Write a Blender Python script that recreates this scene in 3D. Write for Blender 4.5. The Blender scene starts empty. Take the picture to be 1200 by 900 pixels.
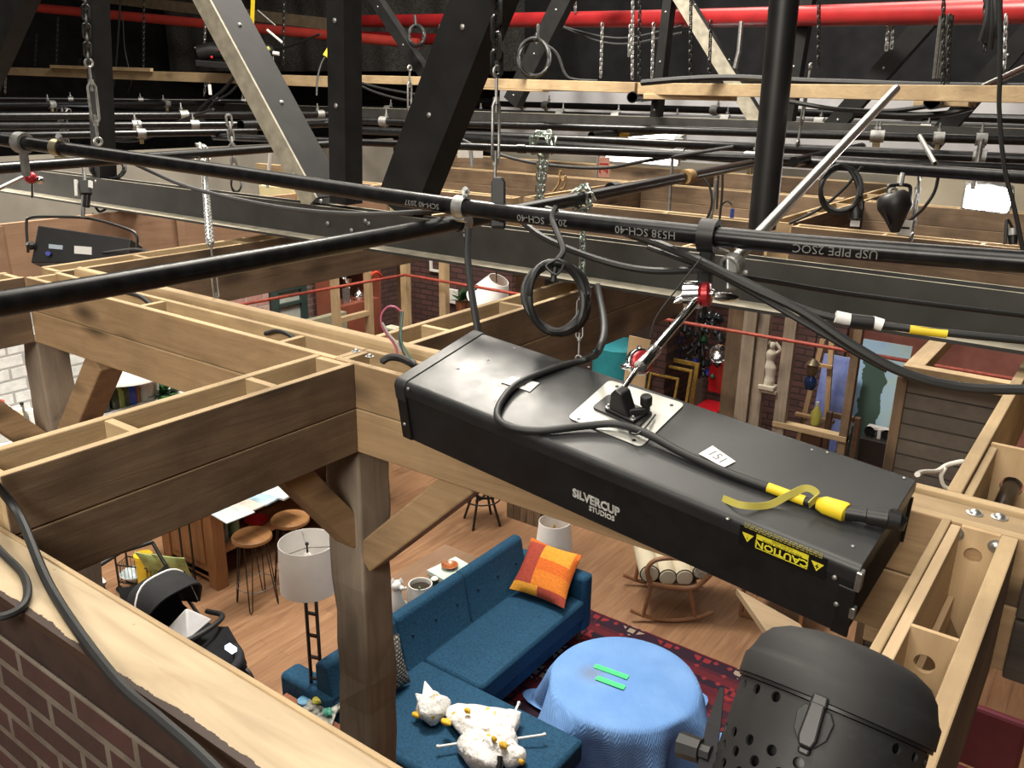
import bpy, bmesh, math, random
from mathutils import Vector as V, Matrix
random.seed(7)
sc = bpy.context.scene
C = sc.collection
PI = math.pi
CAMZ = 4.2
# ------------------------------------------------------------------ camera (measured from the photograph)
FPX = 1018.0
yaw, pit, rol = math.radians(-35.78), math.radians(18.6), math.radians(0.88)
cf = V((math.sin(yaw)*math.cos(pit), math.cos(yaw)*math.cos(pit), -math.sin(pit)))
r0 = V((math.cos(yaw), -math.sin(yaw), 0)); u0 = r0.cross(cf)
cr = r0*math.cos(rol) + u0*math.sin(rol); cu = -r0*math.sin(rol) + u0*math.cos(rol)
CAM = V((0, 0, CAMZ))
cam = bpy.data.cameras.new('camera'); camo = bpy.data.objects.new('camera', cam); C.objects.link(camo)
camo.matrix_world = Matrix(((cr.x, cu.x, -cf.x, 0), (cr.y, cu.y, -cf.y, 0), (cr.z, cu.z, -cf.z, CAMZ), (0, 0, 0, 1)))
cam.sensor_fit = 'HORIZONTAL'; cam.sensor_width = 36.0; cam.lens = 36.0*FPX/1200.0; cam.clip_start = 0.02; cam.clip_end = 200
sc.camera = camo
def ray(x, y): return cf + cr*((x-600)/FPX) - cu*((y-450)/FPX)
def P(x, y, d): return CAM + ray(x, y)*d                      # a measured point at depth d
def PZ(x, y, z):                                              # ... on the level z
    v = ray(x, y); return CAM + v*((z-CAMZ)/v.z)
def PX(x, y, X): v = ray(x, y); return CAM + v*(X/v.x)        # ... on the plane x = X
def PY(x, y, Y): v = ray(x, y); return CAM + v*(Y/v.y)        # ... on the plane y = Y
def PN(x, y, o, n): v = ray(x, y); return CAM + v*((o-CAM).dot(n)/v.dot(n))
def depth(p): return (p-CAM).dot(cf)
# ------------------------------------------------------------------ mesh builder
def basis(d):
    d = d.normalized(); a = V((0, 0, 1)) if abs(d.z) < .9 else V((1, 0, 0))
    x = a.cross(d).normalized(); return x, d.cross(x).normalized(), d
def frame(o, x, y, z=None):
    x = V(x).normalized(); z = (x.cross(V(y))).normalized() if z is None else V(z).normalized(); y = z.cross(x)
    o = V(o); return Matrix(((x.x, y.x, z.x, o.x), (x.y, y.y, z.y, o.y), (x.z, y.z, z.z, o.z), (0, 0, 0, 1)))
class MB:
    def __init__(s): s.v = []; s.f = []; s.m = []
    def add(s, vs, fs, m=0, M=None):
        b = len(s.v)
        for p in vs: s.v.append(M @ V(p) if M else V(p))
        for f in fs: s.f.append([b+i for i in f]); s.m.append(m)
        return s
    def box(s, x0, x1, y0, y1, z0, z1, m=0, M=None):
        x0, x1 = min(x0, x1), max(x0, x1); y0, y1 = min(y0, y1), max(y0, y1); z0, z1 = min(z0, z1), max(z0, z1)
        return s.add([(x0,y0,z0),(x1,y0,z0),(x1,y1,z0),(x0,y1,z0),(x0,y0,z1),(x1,y0,z1),(x1,y1,z1),(x0,y1,z1)],
              [(0,3,2,1),(4,5,6,7),(0,1,5,4),(1,2,6,5),(2,3,7,6),(3,0,4,7)], m, M)
    def bar(s, p, q, w, h, m=0, up=(0, 0, 1)):                 # rectangular bar from p to q
        p, q = V(p), V(q); d = (q-p); L = d.length; d.normalize(); up = V(up)
        if abs(d.dot(up)) > .98: up = V((0, 1, 0))
        x = d.cross(up).normalized(); z = x.cross(d)
        return s.box(-w/2, w/2, 0, L, -h/2, h/2, m, frame(p, x, d, z))
    def tube(s, pts, r, n=10, m=0, caps=True, closed=False):
        pts = [V(p) for p in pts]; k = len(pts); rs = r if isinstance(r, (list, tuple)) else [r]*k
        vs = []; pv = None
        for i, p in enumerate(pts):
            if closed: t = pts[(i+1) % k]-pts[i-1]
            else: t = pts[min(i+1, k-1)]-pts[max(i-1, 0)]
            t.normalize()
            if pv is None: x, y, _ = basis(t)
            else:
                x = pv - t*pv.dot(t)
                if x.length < 1e-5: x = basis(t)[0]
                x.normalize(); y = t.cross(x)
            pv = x
            for j in range(n):
                a = 2*PI*j/n; vs.append(p + (x*math.cos(a)+y*math.sin(a))*rs[i])
        fs = []
        for i in range(k if closed else k-1):
            b0 = i*n; b1 = ((i+1) % k)*n
            for j in range(n): fs.append((b0+j, b0+(j+1) % n, b1+(j+1) % n, b1+j))
        if caps and not closed: fs.append(tuple(range(n))[::-1]); fs.append(tuple(range((k-1)*n, k*n)))
        return s.add(vs, fs, m)
    def pipe(s, p, q, r, t=.004, n=16, m=0):                   # open ended hollow pipe
        p, q = V(p), V(q); x, y, d = basis(q-p); vs = []; fs = []
        for (c, rr) in ((p, r), (q, r), (q, r-t), (p, r-t)):
            for j in range(n): a = 2*PI*j/n; vs.append(c+(x*math.cos(a)+y*math.sin(a))*rr)
        for i in range(4):
            for j in range(n): fs.append((i*n+j, i*n+(j+1) % n, ((i+1) % 4)*n+(j+1) % n, ((i+1) % 4)*n+j))
        return s.add(vs, fs, m)
    def lathe(s, prof, n=24, m=0, M=None, a0=0, a1=2*PI):      # profile of (r, z)
        vs = []; fs = []; full = abs(a1-a0-2*PI) < 1e-6; k = n if full else n+1
        for r, z in prof:
            for j in range(k): a = a0+(a1-a0)*j/n; vs.append((r*math.cos(a), r*math.sin(a), z))
        for i in range(len(prof)-1):
            for j in range(n): fs.append((i*k+j, i*k+(j+1) % k, (i+1)*k+(j+1) % k, (i+1)*k+j))
        if full:
            if prof[0][0] > 1e-4: fs.append(tuple(range(k))[::-1])
            if prof[-1][0] > 1e-4: fs.append(tuple(range((len(prof)-1)*k, len(prof)*k)))
        return s.add(vs, fs, m, M)
    def shell(s, prof, n=24, m=0, M=None):                     # lathe without end caps (profile closes itself)
        vs = []; fs = []
        for r, z in prof:
            for j in range(n): a = 2*PI*j/n; vs.append((r*math.cos(a), r*math.sin(a), z))
        for i in range(len(prof)-1):
            for j in range(n): fs.append((i*n+j, i*n+(j+1) % n, (i+1)*n+(j+1) % n, (i+1)*n+j))
        return s.add(vs, fs, m, M)
    def prism(s, poly, z0, z1, m=0, M=None):
        k = len(poly); vs = [(x, y, z0) for x, y in poly]+[(x, y, z1) for x, y in poly]
        fs = [tuple(range(k))[::-1], tuple(range(k, 2*k))]+[(i, (i+1) % k, k+(i+1) % k, k+i) for i in range(k)]
        return s.add(vs, fs, m, M)
    def ball(s, c, r, n=12, m=0, M=None):
        rx, ry, rz = r if isinstance(r, (list, tuple)) else (r, r, r); c = V(c); vs = []; fs = []; k = max(4, n//2)
        for i in range(k+1):
            t = PI*i/k
            for j in range(n): a = 2*PI*j/n; vs.append((c.x+rx*math.sin(t)*math.cos(a), c.y+ry*math.sin(t)*math.sin(a), c.z-rz*math.cos(t)))
        for i in range(k):
            for j in range(n): fs.append((i*n+j, i*n+(j+1) % n, (i+1)*n+(j+1) % n, (i+1)*n+j))
        return s.add(vs, fs, m, M)
    def grid(s, fn, nu, nv, m=0, closeu=False):                # fn(u, v) in 0..1
        vs = []; fs = []; ku = nu if closeu else nu+1
        for j in range(nv+1):
            for i in range(ku): vs.append(fn(i/nu, j/nv))
        for j in range(nv):
            for i in range(nu): fs.append((j*ku+i, j*ku+(i+1) % ku, (j+1)*ku+(i+1) % ku, (j+1)*ku+i))
        return s.add(vs, fs, m if not callable(m) else 0)
    def up(s, m, lim=.7):                                      # faces that look upwards take slot m (raw sawn or dusty tops)
        for i, f in enumerate(s.f):
            a, b, c = s.v[f[0]], s.v[f[1]], s.v[f[2]]; n = (b-a).cross(c-a)
            if n.length > 1e-12 and n.normalized().z > lim: s.m[i] = m
        return s
def mesh_of(mb, name, mats, off):
    me = bpy.data.meshes.new(name); me.from_pydata([v-off for v in mb.v], [], mb.f)
    for mt in (mats if isinstance(mats, (list, tuple)) else [mats]): me.materials.append(mt)
    me.polygons.foreach_set('material_index', mb.m); me.validate(); me.update(); return me
def finish(o, bevel=0, smooth=False, sub=0):
    if bevel:
        b = o.modifiers.new('bevel', 'BEVEL'); b.width = bevel; b.segments = 2; b.limit_method = 'ANGLE'; b.angle_limit = math.radians(40)
    if sub: u = o.modifiers.new('sub', 'SUBSURF'); u.levels = sub; u.render_levels = sub
    if smooth:
        me = o.data
        for p in me.polygons: p.use_smooth = True
        try: me.set_sharp_from_angle(angle=math.radians(42 if smooth is True else smooth))
        except Exception: pass
def part(name, mb, mats, root, bevel=0, smooth=False, label=None, sub=0):
    base = root; off = V((0, 0, 0))
    while base is not None: off = off + base.location; base = base.parent
    o = bpy.data.objects.new(name, mesh_of(mb, name, mats, off)); C.objects.link(o)
    o.parent = root
    if label: o['label'] = label
    finish(o, bevel, smooth, sub); return o
def tagit(o, label, cat, group=None, kind=None):
    if label: o['label'] = label
    if cat: o['category'] = cat
    if group: o['group'] = group
    if kind: o['kind'] = kind
    return o
def thing(name, label, cat, loc, group=None):
    o = bpy.data.objects.new(name, None); C.objects.link(o); o.location = V(loc); o.empty_display_size = .05
    return tagit(o, label, cat, group)
def solo(name, mb, mats, label, cat, group=None, bevel=0, smooth=False, kind=None, sub=0):
    xs = [v.x for v in mb.v]; ys = [v.y for v in mb.v]; zs = [v.z for v in mb.v]
    off = V(((min(xs)+max(xs))/2, (min(ys)+max(ys))/2, min(zs)))
    o = bpy.data.objects.new(name, mesh_of(mb, name, mats, off)); C.objects.link(o); o.location = off
    finish(o, bevel, smooth, sub); return tagit(o, label, cat, group, kind)
def struct(name, mb, mats, parent=None, **k):
    o = part(name, mb, mats, parent, **k)
    if parent is None: o['kind'] = 'structure'
    return o
def dup(root, loc, label=None, rz=None, scale=None):
    r = root.copy(); C.objects.link(r); r.location = V(loc)
    if rz is not None: r.rotation_euler = (0, 0, rz)
    if scale: r.scale = (scale, scale, scale)
    if label: r['label'] = label
    for ch in root.children:
        c = ch.copy(); C.objects.link(c); c.parent = r
        for g in ch.children:
            d = g.copy(); C.objects.link(d); d.parent = c
    return r
def spline(pts, n=8):                                          # Catmull-Rom through pts
    p = [V(a) for a in pts]; p = [p[0]*2-p[1]]+p+[p[-1]*2-p[-2]]; out = []
    for i in range(1, len(p)-2):
        for j in range(n):
            t = j/n; a, b, c, d = p[i-1], p[i], p[i+1], p[i+2]
            out.append(.5*((2*b)+(c-a)*t+(2*a-5*b+4*c-d)*t*t+(3*b-a-3*c+d)*t*t*t))
    out.append(p[-2]); return out
def textmb(mb, s, size, M, m=0, ext=.0006, align='CENTER', bold=0, sx=1):
    cu_ = bpy.data.curves.new('t', 'FONT'); cu_.body = s; cu_.size = size; cu_.align_x = align; cu_.align_y = 'CENTER'; cu_.extrude = ext; cu_.offset = bold; cu_.resolution_u = 2
    o = bpy.data.objects.new('t', cu_); C.objects.link(o)
    me = bpy.data.meshes.new_from_object(o.evaluated_get(bpy.context.evaluated_depsgraph_get()))
    bpy.data.objects.remove(o); bpy.data.curves.remove(cu_)
    mb.add([(v.co.x*sx, v.co.y, v.co.z) for v in me.vertices], [tuple(p.vertices) for p in me.polygons], m, M)
    bpy.data.meshes.remove(me); return mb
# ------------------------------------------------------------------ materials
def new(name):
    m = bpy.data.materials.new(name); m.use_nodes = True; nt = m.node_tree; b = nt.nodes['Principled BSDF']; return m, nt, b
def nd(nt, t, ins=None, **kw):
    n = nt.nodes.new(t)
    for k, v in kw.items(): setattr(n, k, v)
    for k, v in (ins or {}).items():
        if hasattr(v, 'is_output') : nt.links.new(v, n.inputs[k])
        else: n.inputs[k].default_value = v
    return n
def rgb(c): return (c[0], c[1], c[2], 1)
def ramp(nt, fac, stops, interp='LINEAR'):
    r = nt.nodes.new('ShaderNodeValToRGB'); r.color_ramp.interpolation = interp; e = r.color_ramp.elements
    while len(e) < len(stops): e.new(.5)
    for i, (p, c) in enumerate(stops): e[i].position = p; e[i].color = rgb(c)
    nt.links.new(fac, r.inputs[0]); return r.outputs[0]
def mixc(nt, fac, a, b, mode='MIX'):
    n = nt.nodes.new('ShaderNodeMix'); n.data_type = 'RGBA'; n.blend_type = mode
    for s, v in ((0, fac), (6, a), (7, b)):
        if hasattr(v, 'is_output'): nt.links.new(v, n.inputs[s])
        else: n.inputs[s].default_value = v if s == 0 else rgb(v)
    return n.outputs[2]
def math_(nt, op, a, b=0.0, c=None):
    n = nt.nodes.new('ShaderNodeMath'); n.operation = op
    for i, v in enumerate((a, b) if c is None else (a, b, c)):
        if hasattr(v, 'is_output'): nt.links.new(v, n.inputs[i])
        else: n.inputs[i].default_value = v
    return n.outputs[0]
def coords(nt, scale=(1, 1, 1), rnd=True):
    t = nt.nodes.new('ShaderNodeTexCoord'); out = t.outputs['Object']
    if rnd:
        oi = nt.nodes.new('ShaderNodeObjectInfo'); mul = math_(nt, 'MULTIPLY', oi.outputs['Random'], 37.0)
        a = nt.nodes.new('ShaderNodeVectorMath'); a.operation = 'ADD'; nt.links.new(out, a.inputs[0]); nt.links.new(mul, a.inputs[1]); out = a.outputs[0]
    mp = nt.nodes.new('ShaderNodeMapping'); nt.links.new(out, mp.inputs[0]); mp.inputs['Scale'].default_value = scale
    return mp.outputs[0]
def bump(nt, b, h, s=.3, d=.01):
    n = nd(nt, 'ShaderNodeBump', {'Strength': s, 'Distance': d, 'Height': h}); nt.links.new(n.outputs[0], b.inputs['Normal'])
def simple(name, c, rough=.6, metal=0, var=.12, scale=12, bmp=0, spec=.5, emit=0, rnd=True):
    m, nt, b = new(name); co = coords(nt, rnd=rnd)
    nz = nd(nt, 'ShaderNodeTexNoise', {'Vector': co, 'Scale': scale, 'Detail': 4.0})
    lo = tuple(max(0, x*(1-var)) for x in c); hi = tuple(min(1, x*(1+var)) for x in c)
    col = ramp(nt, nz.outputs['Fac'], [(.3, lo), (.7, hi)])
    nt.links.new(col, b.inputs['Base Color']); b.inputs['Roughness'].default_value = rough; b.inputs['Metallic'].default_value = metal
    b.inputs['Specular IOR Level'].default_value = spec
    if bmp: bump(nt, b, nz.outputs['Fac'], bmp)
    if emit: b.inputs['Emission Color'].default_value = rgb(c); b.inputs['Emission Strength'].default_value = emit
    return m
def wood(name, c1, c2, axis, rough=.78, knots=.5, stain=.6, fine=1.0, stc=None):
    m, nt, b = new(name); sca = [7*fine]*3; sca[axis] = .55*fine
    co = coords(nt, tuple(sca)); nz = nd(nt, 'ShaderNodeTexNoise', {'Vector': co, 'Scale': 3.0, 'Detail': 8.0, 'Roughness': .7, 'Distortion': .9})
    col = ramp(nt, nz.outputs['Fac'], [(.25, c1), (.5, tuple((a+d)/2 for a, d in zip(c1, c2))), (.75, c2)])
    st = nd(nt, 'ShaderNodeTexNoise', {'Vector': coords(nt, (1, 1, 1)), 'Scale': 2.2, 'Detail': 5.0, 'Roughness': .6})
    sf = ramp(nt, st.outputs['Fac'], [(.42, (0, 0, 0)), (.72, (min(.95, stain*1.25),)*3)])
    col = mixc(nt, sf, col, stc or tuple(x*.38 for x in c1))
    if knots:
        ks = [6.0]*3; ks[axis] = 2.4
        vo = nd(nt, 'ShaderNodeTexVoronoi', {'Vector': coords(nt, tuple(ks)), 'Scale': 1.0})
        kf = ramp(nt, vo.outputs['Distance'], [(.1, (min(1, knots*1.5),)*3), (.33, (0, 0, 0))])
        col = mixc(nt, kf, col, tuple(x*.3 for x in c1))
    nt.links.new(col, b.inputs['Base Color']); b.inputs['Roughness'].default_value = rough
    bump(nt, b, nz.outputs['Fac'], .35, .006); return m
def brick(name, u, c1, c2, mort, sc_=1.0, bw=.215, bh=.075, ms=.012, rough=.85, bmp=.6, off=.5):
    m, nt, b = new(name); t = nt.nodes.new('ShaderNodeTexCoord'); s = nd(nt, 'ShaderNodeSeparateXYZ', {0: t.outputs['Object']})
    cmb = nd(nt, 'ShaderNodeCombineXYZ', {0: s.outputs[u[0]], 1: s.outputs[u[1]], 2: 0.0})
    br = nd(nt, 'ShaderNodeTexBrick', {'Vector': cmb.outputs[0], 'Color1': rgb(c1), 'Color2': rgb(c2), 'Mortar': rgb(mort), 'Scale': sc_, 'Mortar Size': ms, 'Mortar Smooth': .2, 'Bias': 0.0, 'Brick Width': bw, 'Row Height': bh})
    br.offset = off
    nz = nd(nt, 'ShaderNodeTexNoise', {'Vector': t.outputs['Object'], 'Scale': 14.0, 'Detail': 6.0})
    col = mixc(nt, ramp(nt, nz.outputs['Fac'], [(.35, (0, 0, 0)), (.8, (.55, .55, .55))]), br.outputs['Color'], tuple(x*.45 for x in c1))
    nt.links.new(col, b.inputs['Base Color']); b.inputs['Roughness'].default_value = rough
    bump(nt, b, math_(nt, 'SUBTRACT', nz.outputs['Fac'], br.outputs['Fac']), bmp, .012); return m
BR = ((.115, .072, .041), (.25, .168, .1)); RAW = ((.36, .25, .135), (.53, .395, .225)); PLY = ((.42, .3, .175), (.54, .4, .25))
wx, wy, wz = [wood('stained_timber_'+'xyz'[i], BR[0], BR[1], i) for i in range(3)]
tx, ty, tz = [wood('tan_timber_'+'xyz'[i], (.29, .18, .09), (.48, .32, .17), i, knots=.7, stain=.35) for i in range(3)]
rx, ry, rz_ = [wood('raw_pine_'+'xyz'[i], RAW[0], RAW[1], i, knots=.25, stain=.45, stc=(.16, .1, .055)) for i in range(3)]
ply = wood('plywood', PLY[0], PLY[1], 0, knots=.15, stain=.25, fine=.7, stc=(.3, .2, .1))
plyy = wood('plywood_lengthwise', PLY[0], PLY[1], 1, knots=.15, stain=.25, fine=.7, stc=(.3, .2, .1))
plyz = wood('plywood_upright', (.42, .28, .15), (.58, .42, .24), 2, knots=.15, stain=.25, fine=.7, stc=(.3, .2, .1))
plyr = wood('reddish_plywood', (.3, .17, .1), (.42, .26, .16), 1, knots=.1, stain=.3, fine=.5)
black = simple('black_paint', (.008, .008, .0085), .45, 0, .3)
pipeb = simple('black_iron_pipe', (.012, .012, .013), .3, .45, .5, 30)
steel = simple('painted_truss_steel', (.035, .034, .032), .5, .1, .25, 8)
dust2 = simple('khaki_worn_primer', (.3, .275, .215), .8, 0, .25, 16)
steeld = simple('blackened_truss_steel', (.012, .012, .012), .7, 0, .3, 8, 0, .2)
dust = simple('dusty_steel', (.235, .215, .165), .95, 0, .25, 16)
zinc = simple('zinc_plated_steel', (.55, .56, .55), .35, .9, .25, 40)
dull = simple('dull_galvanised_steel', (.3, .3, .29), .5, .8, .3, 30)
chrome = simple('bright_chrome', (.75, .75, .75), .18, 1, .05)
rubber = simple('black_cable_rubber', (.011, .0115, .012), .55, 0, .3)
yellow = simple('yellow_tape', (.75, .55, .02), .55, 0, .15)
white = simple('white_card', (.75, .75, .73), .7, 0, .04)
wpaint = simple('white_paint', (.8, .79, .76), .5, 0, .03)
redp = simple('red_paint', (.45, .02, .02), .35, 0, .15)
redm = simple('red_anodised_metal', (.42, .03, .04), .3, .5, .1)
brass = simple('brass', (.55, .4, .14), .35, .9, .15)
velour = simple('black_drape', (.012, .012, .014), .95, 0, .4, 4)
# ================================================================== THE SETTING: sound stage shell
def floor_mat():
    m, nt, b = new('vinyl_plank_floor'); t = nt.nodes.new('ShaderNodeTexCoord'); s = nd(nt, 'ShaderNodeSeparateXYZ', {0: t.outputs['Object']})
    cmb = nd(nt, 'ShaderNodeCombineXYZ', {0: s.outputs[1], 1: s.outputs[0], 2: 0.0})
    br = nd(nt, 'ShaderNodeTexBrick', {'Vector': cmb.outputs[0], 'Color1': rgb((.31, .165, .085)), 'Color2': rgb((.2, .1, .052)), 'Mortar': rgb((.1, .05, .03)), 'Scale': 1.0, 'Mortar Size': .0035, 'Mortar Smooth': .1, 'Bias': 0.0, 'Brick Width': 1.22, 'Row Height': .125})
    mp = nd(nt, 'ShaderNodeMapping', {0: t.outputs['Object']}); mp.inputs['Scale'].default_value = (9, 1.0, 1)
    nz = nd(nt, 'ShaderNodeTexNoise', {'Vector': mp.outputs[0], 'Scale': 2.2, 'Detail': 7.0, 'Roughness': .6, 'Distortion': .6})
    col = mixc(nt, .55, br.outputs['Color'], ramp(nt, nz.outputs['Fac'], [(.25, (.15, .075, .04)), (.5, (.29, .16, .085)), (.75, (.42, .26, .15))]))
    nt.links.new(col, b.inputs['Base Color']); b.inputs['Roughness'].default_value = .42
    bump(nt, b, br.outputs['Fac'], -.3, .003); return m
struct('floor', MB().box(-24, 9, -5, 18, -.1, 0), floor_mat(), None)
ceil_m = simple('black_ceiling', (.02, .02, .021), .95, 0, .3, 3)
struct('ceiling', MB().box(-24, 9, -5, 18, 9.5, 9.6), ceil_m, None)
struct('wall_far', MB().box(-24, 9, 18, 18.1, 0, 9.5), velour, None)
struct('wall_left', MB().box(-24.1, -24, -5, 18, 0, 9.5), velour, None)
struct('wall_right', MB().box(9, 9.1, -5, 18, 0, 9.5), velour, None)
struct('wall_back', MB().box(-24, 9, -5.1, -5, 0, 9.5), velour, None)
# sound absorbing grey blanket on the far wall, upper left; pale canvas backing along the far wall
def draped(x0, x1, y, z0, z1, amp=.04, f=5.0, n=160, ph=0):
    mb = MB()
    def fn(u, v):
        x = x0+(x1-x0)*u; return (x, y+amp*math.sin(x*f+ph)+amp*.6*math.sin(x*f*2.3+1.7+2*v), z0+(z1-z0)*v)
    mb.grid(fn, n, 8); k = len(mb.v)
    mb.grid(lambda u, v: V(fn(u, v))+V((0, .03, 0)), n, 8); return mb
greyb = simple('grey_sound_blanket', (.11, .11, .105), .95, 0, .55, 26, .6)
solo('sound_blanket', draped(-23, -10.5, 15.3, 4.6, 7.0, .05, 3.1), greyb, 'grey textured sound blanket hung high on the far wall below the left red pipe', 'sound blanket', smooth=True)
canv = simple('pale_canvas', (.62, .62, .64), .9, 0, .08, 3)
solo('canvas_backing', draped(-10.2, 1.8, 13.6, 2.9, 4.22, .05, 4.2), canv, 'long pale canvas drop showing below the lumber at far right', 'backdrop', smooth=True)
solo('black_drape', draped(-10.4, 8.5, 14.6, 4.3, 9.0, .1, 2.3), velour, 'tall black drape hanging behind the long dark red pipe', 'drape', smooth=True)
# ================================================================== SET BEAMS (hollow box beams of stained boards)
ZT = 3.4; BH = .295
MATS = {'x': (wx, rx), 'y': (wy, ry), 'tx': (tx, rx), 'ty': (ty, ry)}
def abox(ax, a0, a1, c0, c1, z0, z1):
    return (a0, a1, c0, c1, z0, z1) if ax == 'x' else (c0, c1, a0, a1, z0, z1)
def board(ax, a0, a1, c0, c1, z0, z1, outer):                  # outer: which cross side (-1/+1) is the stained show face
    mb = MB().box(*abox(ax, a0, a1, c0, c1, z0, z1), m=1)
    if ax == 'x': mb.m = [0, 1, 0 if outer < 0 else 1, 1, 0 if outer > 0 else 1, 1]
    else: mb.m = [0, 1, 1, 0 if outer > 0 else 1, 1, 0 if outer < 0 else 1]
    return mb
def box_beam(label, ax, a0, a1, c0, c1, divs=(), t=.026, zt=ZT, h=BH, look=None, ends=True, split=.5, group=None):
    root = thing('timber_box_beam', label, 'beam', (((a0+a1)/2, (c0+c1)/2, zt-h) if ax == 'x' else ((c0+c1)/2, (a0+a1)/2, zt-h)), group)
    fm = MATS[look or ax]; zs = zt-h*(1-split)
    for (o, q0, q1) in ((-1, c0, c0+t), (1, c1-t, c1)):
        part('side_board', board(ax, a0, a1, q0, q1, zs+.0015, zt, o), fm, root, bevel=.0035)
        part('side_board', board(ax, a0, a1, q0, q1, zt-h, zs-.0015, o), fm, root, bevel=.0035)
    dl = list(divs)+([a0+.012, a1-.012] if ends else [])
    for d in dl:
        part('divider', MB().box(*abox(ax, d-.012, d+.012, c0+t, c1-t, zt-h+.02, zt-.004)), rx if ax == 'y' else ry, root, bevel=.002)
    part('bottom_board', MB().box(*abox(ax, a0, a1, c0+t, c1-t, zt-h, zt-h+.02)), fm[0], root)
    return root
XA0, XA1 = -2.06, -1.885; YD0, YD1 = 1.785, 1.937
dA = [PZ(x, y, ZT).y for x, y in ((140, 495), (310, 447))]
beamA = box_beam('near hollow timber beam running from the post corner to the brick wall', 'y', .738, YD0-.001, XA0, XA1, dA)
beamB = box_beam('knotty tan timber beam running left from the post corner to the far left post', 'x', -3.92, -1.975, YD0, YD1, [PZ(x, y, ZT).x for x, y in ((200, 350), (355, 392))], look='tx')
beamD = box_beam('timber beam passing behind and under the black light housing', 'x', -1.972, 1.3, YD0, YD1, [-1.6, -1.2], look='tx')
part('top_plate', MB().box(-.62, 1.3, YD0+.03, YD1-.03, ZT-.03, ZT-.012, 0), rx, beamD)
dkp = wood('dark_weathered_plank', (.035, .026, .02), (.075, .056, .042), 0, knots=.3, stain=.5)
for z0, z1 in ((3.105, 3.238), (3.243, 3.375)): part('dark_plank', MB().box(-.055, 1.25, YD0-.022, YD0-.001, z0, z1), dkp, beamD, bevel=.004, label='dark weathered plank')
def lag_bolt(mb, p, r=.011, n=V((0, 0, 1))):
    x, y, d = basis(V(n)); M = frame(p, x, y, d)
    mb.lathe([(r*1.5, 0), (r*1.5, .0025), (r, .003), (r*.95, .006), (r*.6, .009), (0, .0095)], 14, 0, M); return mb
for x, y in ((1142, 602), (1171, 607)):
    part('bolt', lag_bolt(MB(), PZ(x, y, ZT-.012)), zinc, beamD, smooth=True)
# the far edge of the left beam carries a thick rounded rail
mb = MB(); xs0, xs1 = -3.8, -1.4
prof = [(YD1+.002, ZT-.1), (YD1+.055, ZT-.1), (YD1+.06, ZT), (YD1+.052, ZT+.026), (YD1+.03, ZT+.036), (YD1+.008, ZT+.03), (YD1+.002, ZT+.015)]
mb.prism([(y, z) for y, z in prof], xs0, xs1, 0, Matrix(((0, 0, 1, 0), (1, 0, 0, 0), (0, 1, 0, 0), (0, 0, 0, 1))))
rail = solo('timber_rail', mb, rx, 'pale rounded timber rail bolted along the back of the left beam', 'rail', bevel=.006)
for x, y in ((417, 412), (433, 418)):
    part('bolt', lag_bolt(MB(), PZ(x, y, ZT+.032), .009), dull, rail, smooth=True)
beamE = box_beam('hollow timber beam with ladder-like dividers leading away behind the corner', 'y', YD1+.066, 5.3, XA0-.01, XA1-.01, [2.28, 2.75, 3.3, 3.9, 4.5])
beamC = box_beam('timber beam at far left edge running toward the camera from the left post', 'y', .75, YD0-.001, -4.1, -3.922, [1.3])
beamG = box_beam('timber beam beneath the thick black pipe at left, leading away', 'y', YD1+.005, 5.3, -4.1, -3.922, [2.4, 3.0, 3.6, 4.3])
HY0, HY1 = 5.65, 5.8
box_beam('timber cross beam right of the black pole, behind the steel chord', 'x', -1.86, 1.6, HY0, HY1, [-1.3, -.75, -.2, .4])
box_beam('timber cross beam beyond the steel chord, in the middle bay', 'x', -3.9, -2.08, HY0, HY1, [-3.4, -2.8])
box_beam('timber cross beam beyond the steel chord, in the left bay', 'x', -6.6, -4.12, HY0, HY1, [-5.6, -4.8])
box_beam('far timber beam leading away left of the hanging pink tag', 'y', HY1+.01, 9.6, -4.1, -3.93, [6.6, 7.3, 8.0, 8.8])
box_beam('far timber beam leading away behind the coiled cable on the right', 'y', HY1+.01, 9.6, -2.06, -1.9, [6.5, 7.2, 8.1])
box_beam('second far timber cross beam, behind the hanging black lamp', 'x', -1.88, 1.8, 7.45, 7.6, [-1.2, -.5, .3])
box_beam('second far timber cross beam, behind the silver chain knot', 'x', -3.91, -2.08, 7.45, 7.6, [-3.2, -2.6])
box_beam('second far timber cross beam, behind the black diagonal brace', 'x', -6.9, -4.12, 7.45, 7.6, [-6.2, -5.1])
box_beam('farthest timber cross beam in the middle, under the fluorescent tube', 'x', -8, -4.12, 9.1, 9.25, [-7, -5.4])
box_beam('farthest timber cross beam on the right', 'x', -3.9, -2.1, 9.1, 9.25, [-3.2])
# beige flats behind the farthest beams
beige = simple('beige_flat_paint', (.36, .32, .24), .85, 0, .15, 3)
greyp = simple('warm_grey_flat', (.22, .2, .165), .85, 0, .2, 2)
struct('wall_beige', MB().box(-1.85, 1.9, 8.3, 8.36, 3.0, 3.62), beige, None)
struct('wall_grey', MB().box(-7.6, -1.95, 10.0, 10.06, 2.95, 3.42), greyp, None)
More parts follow.
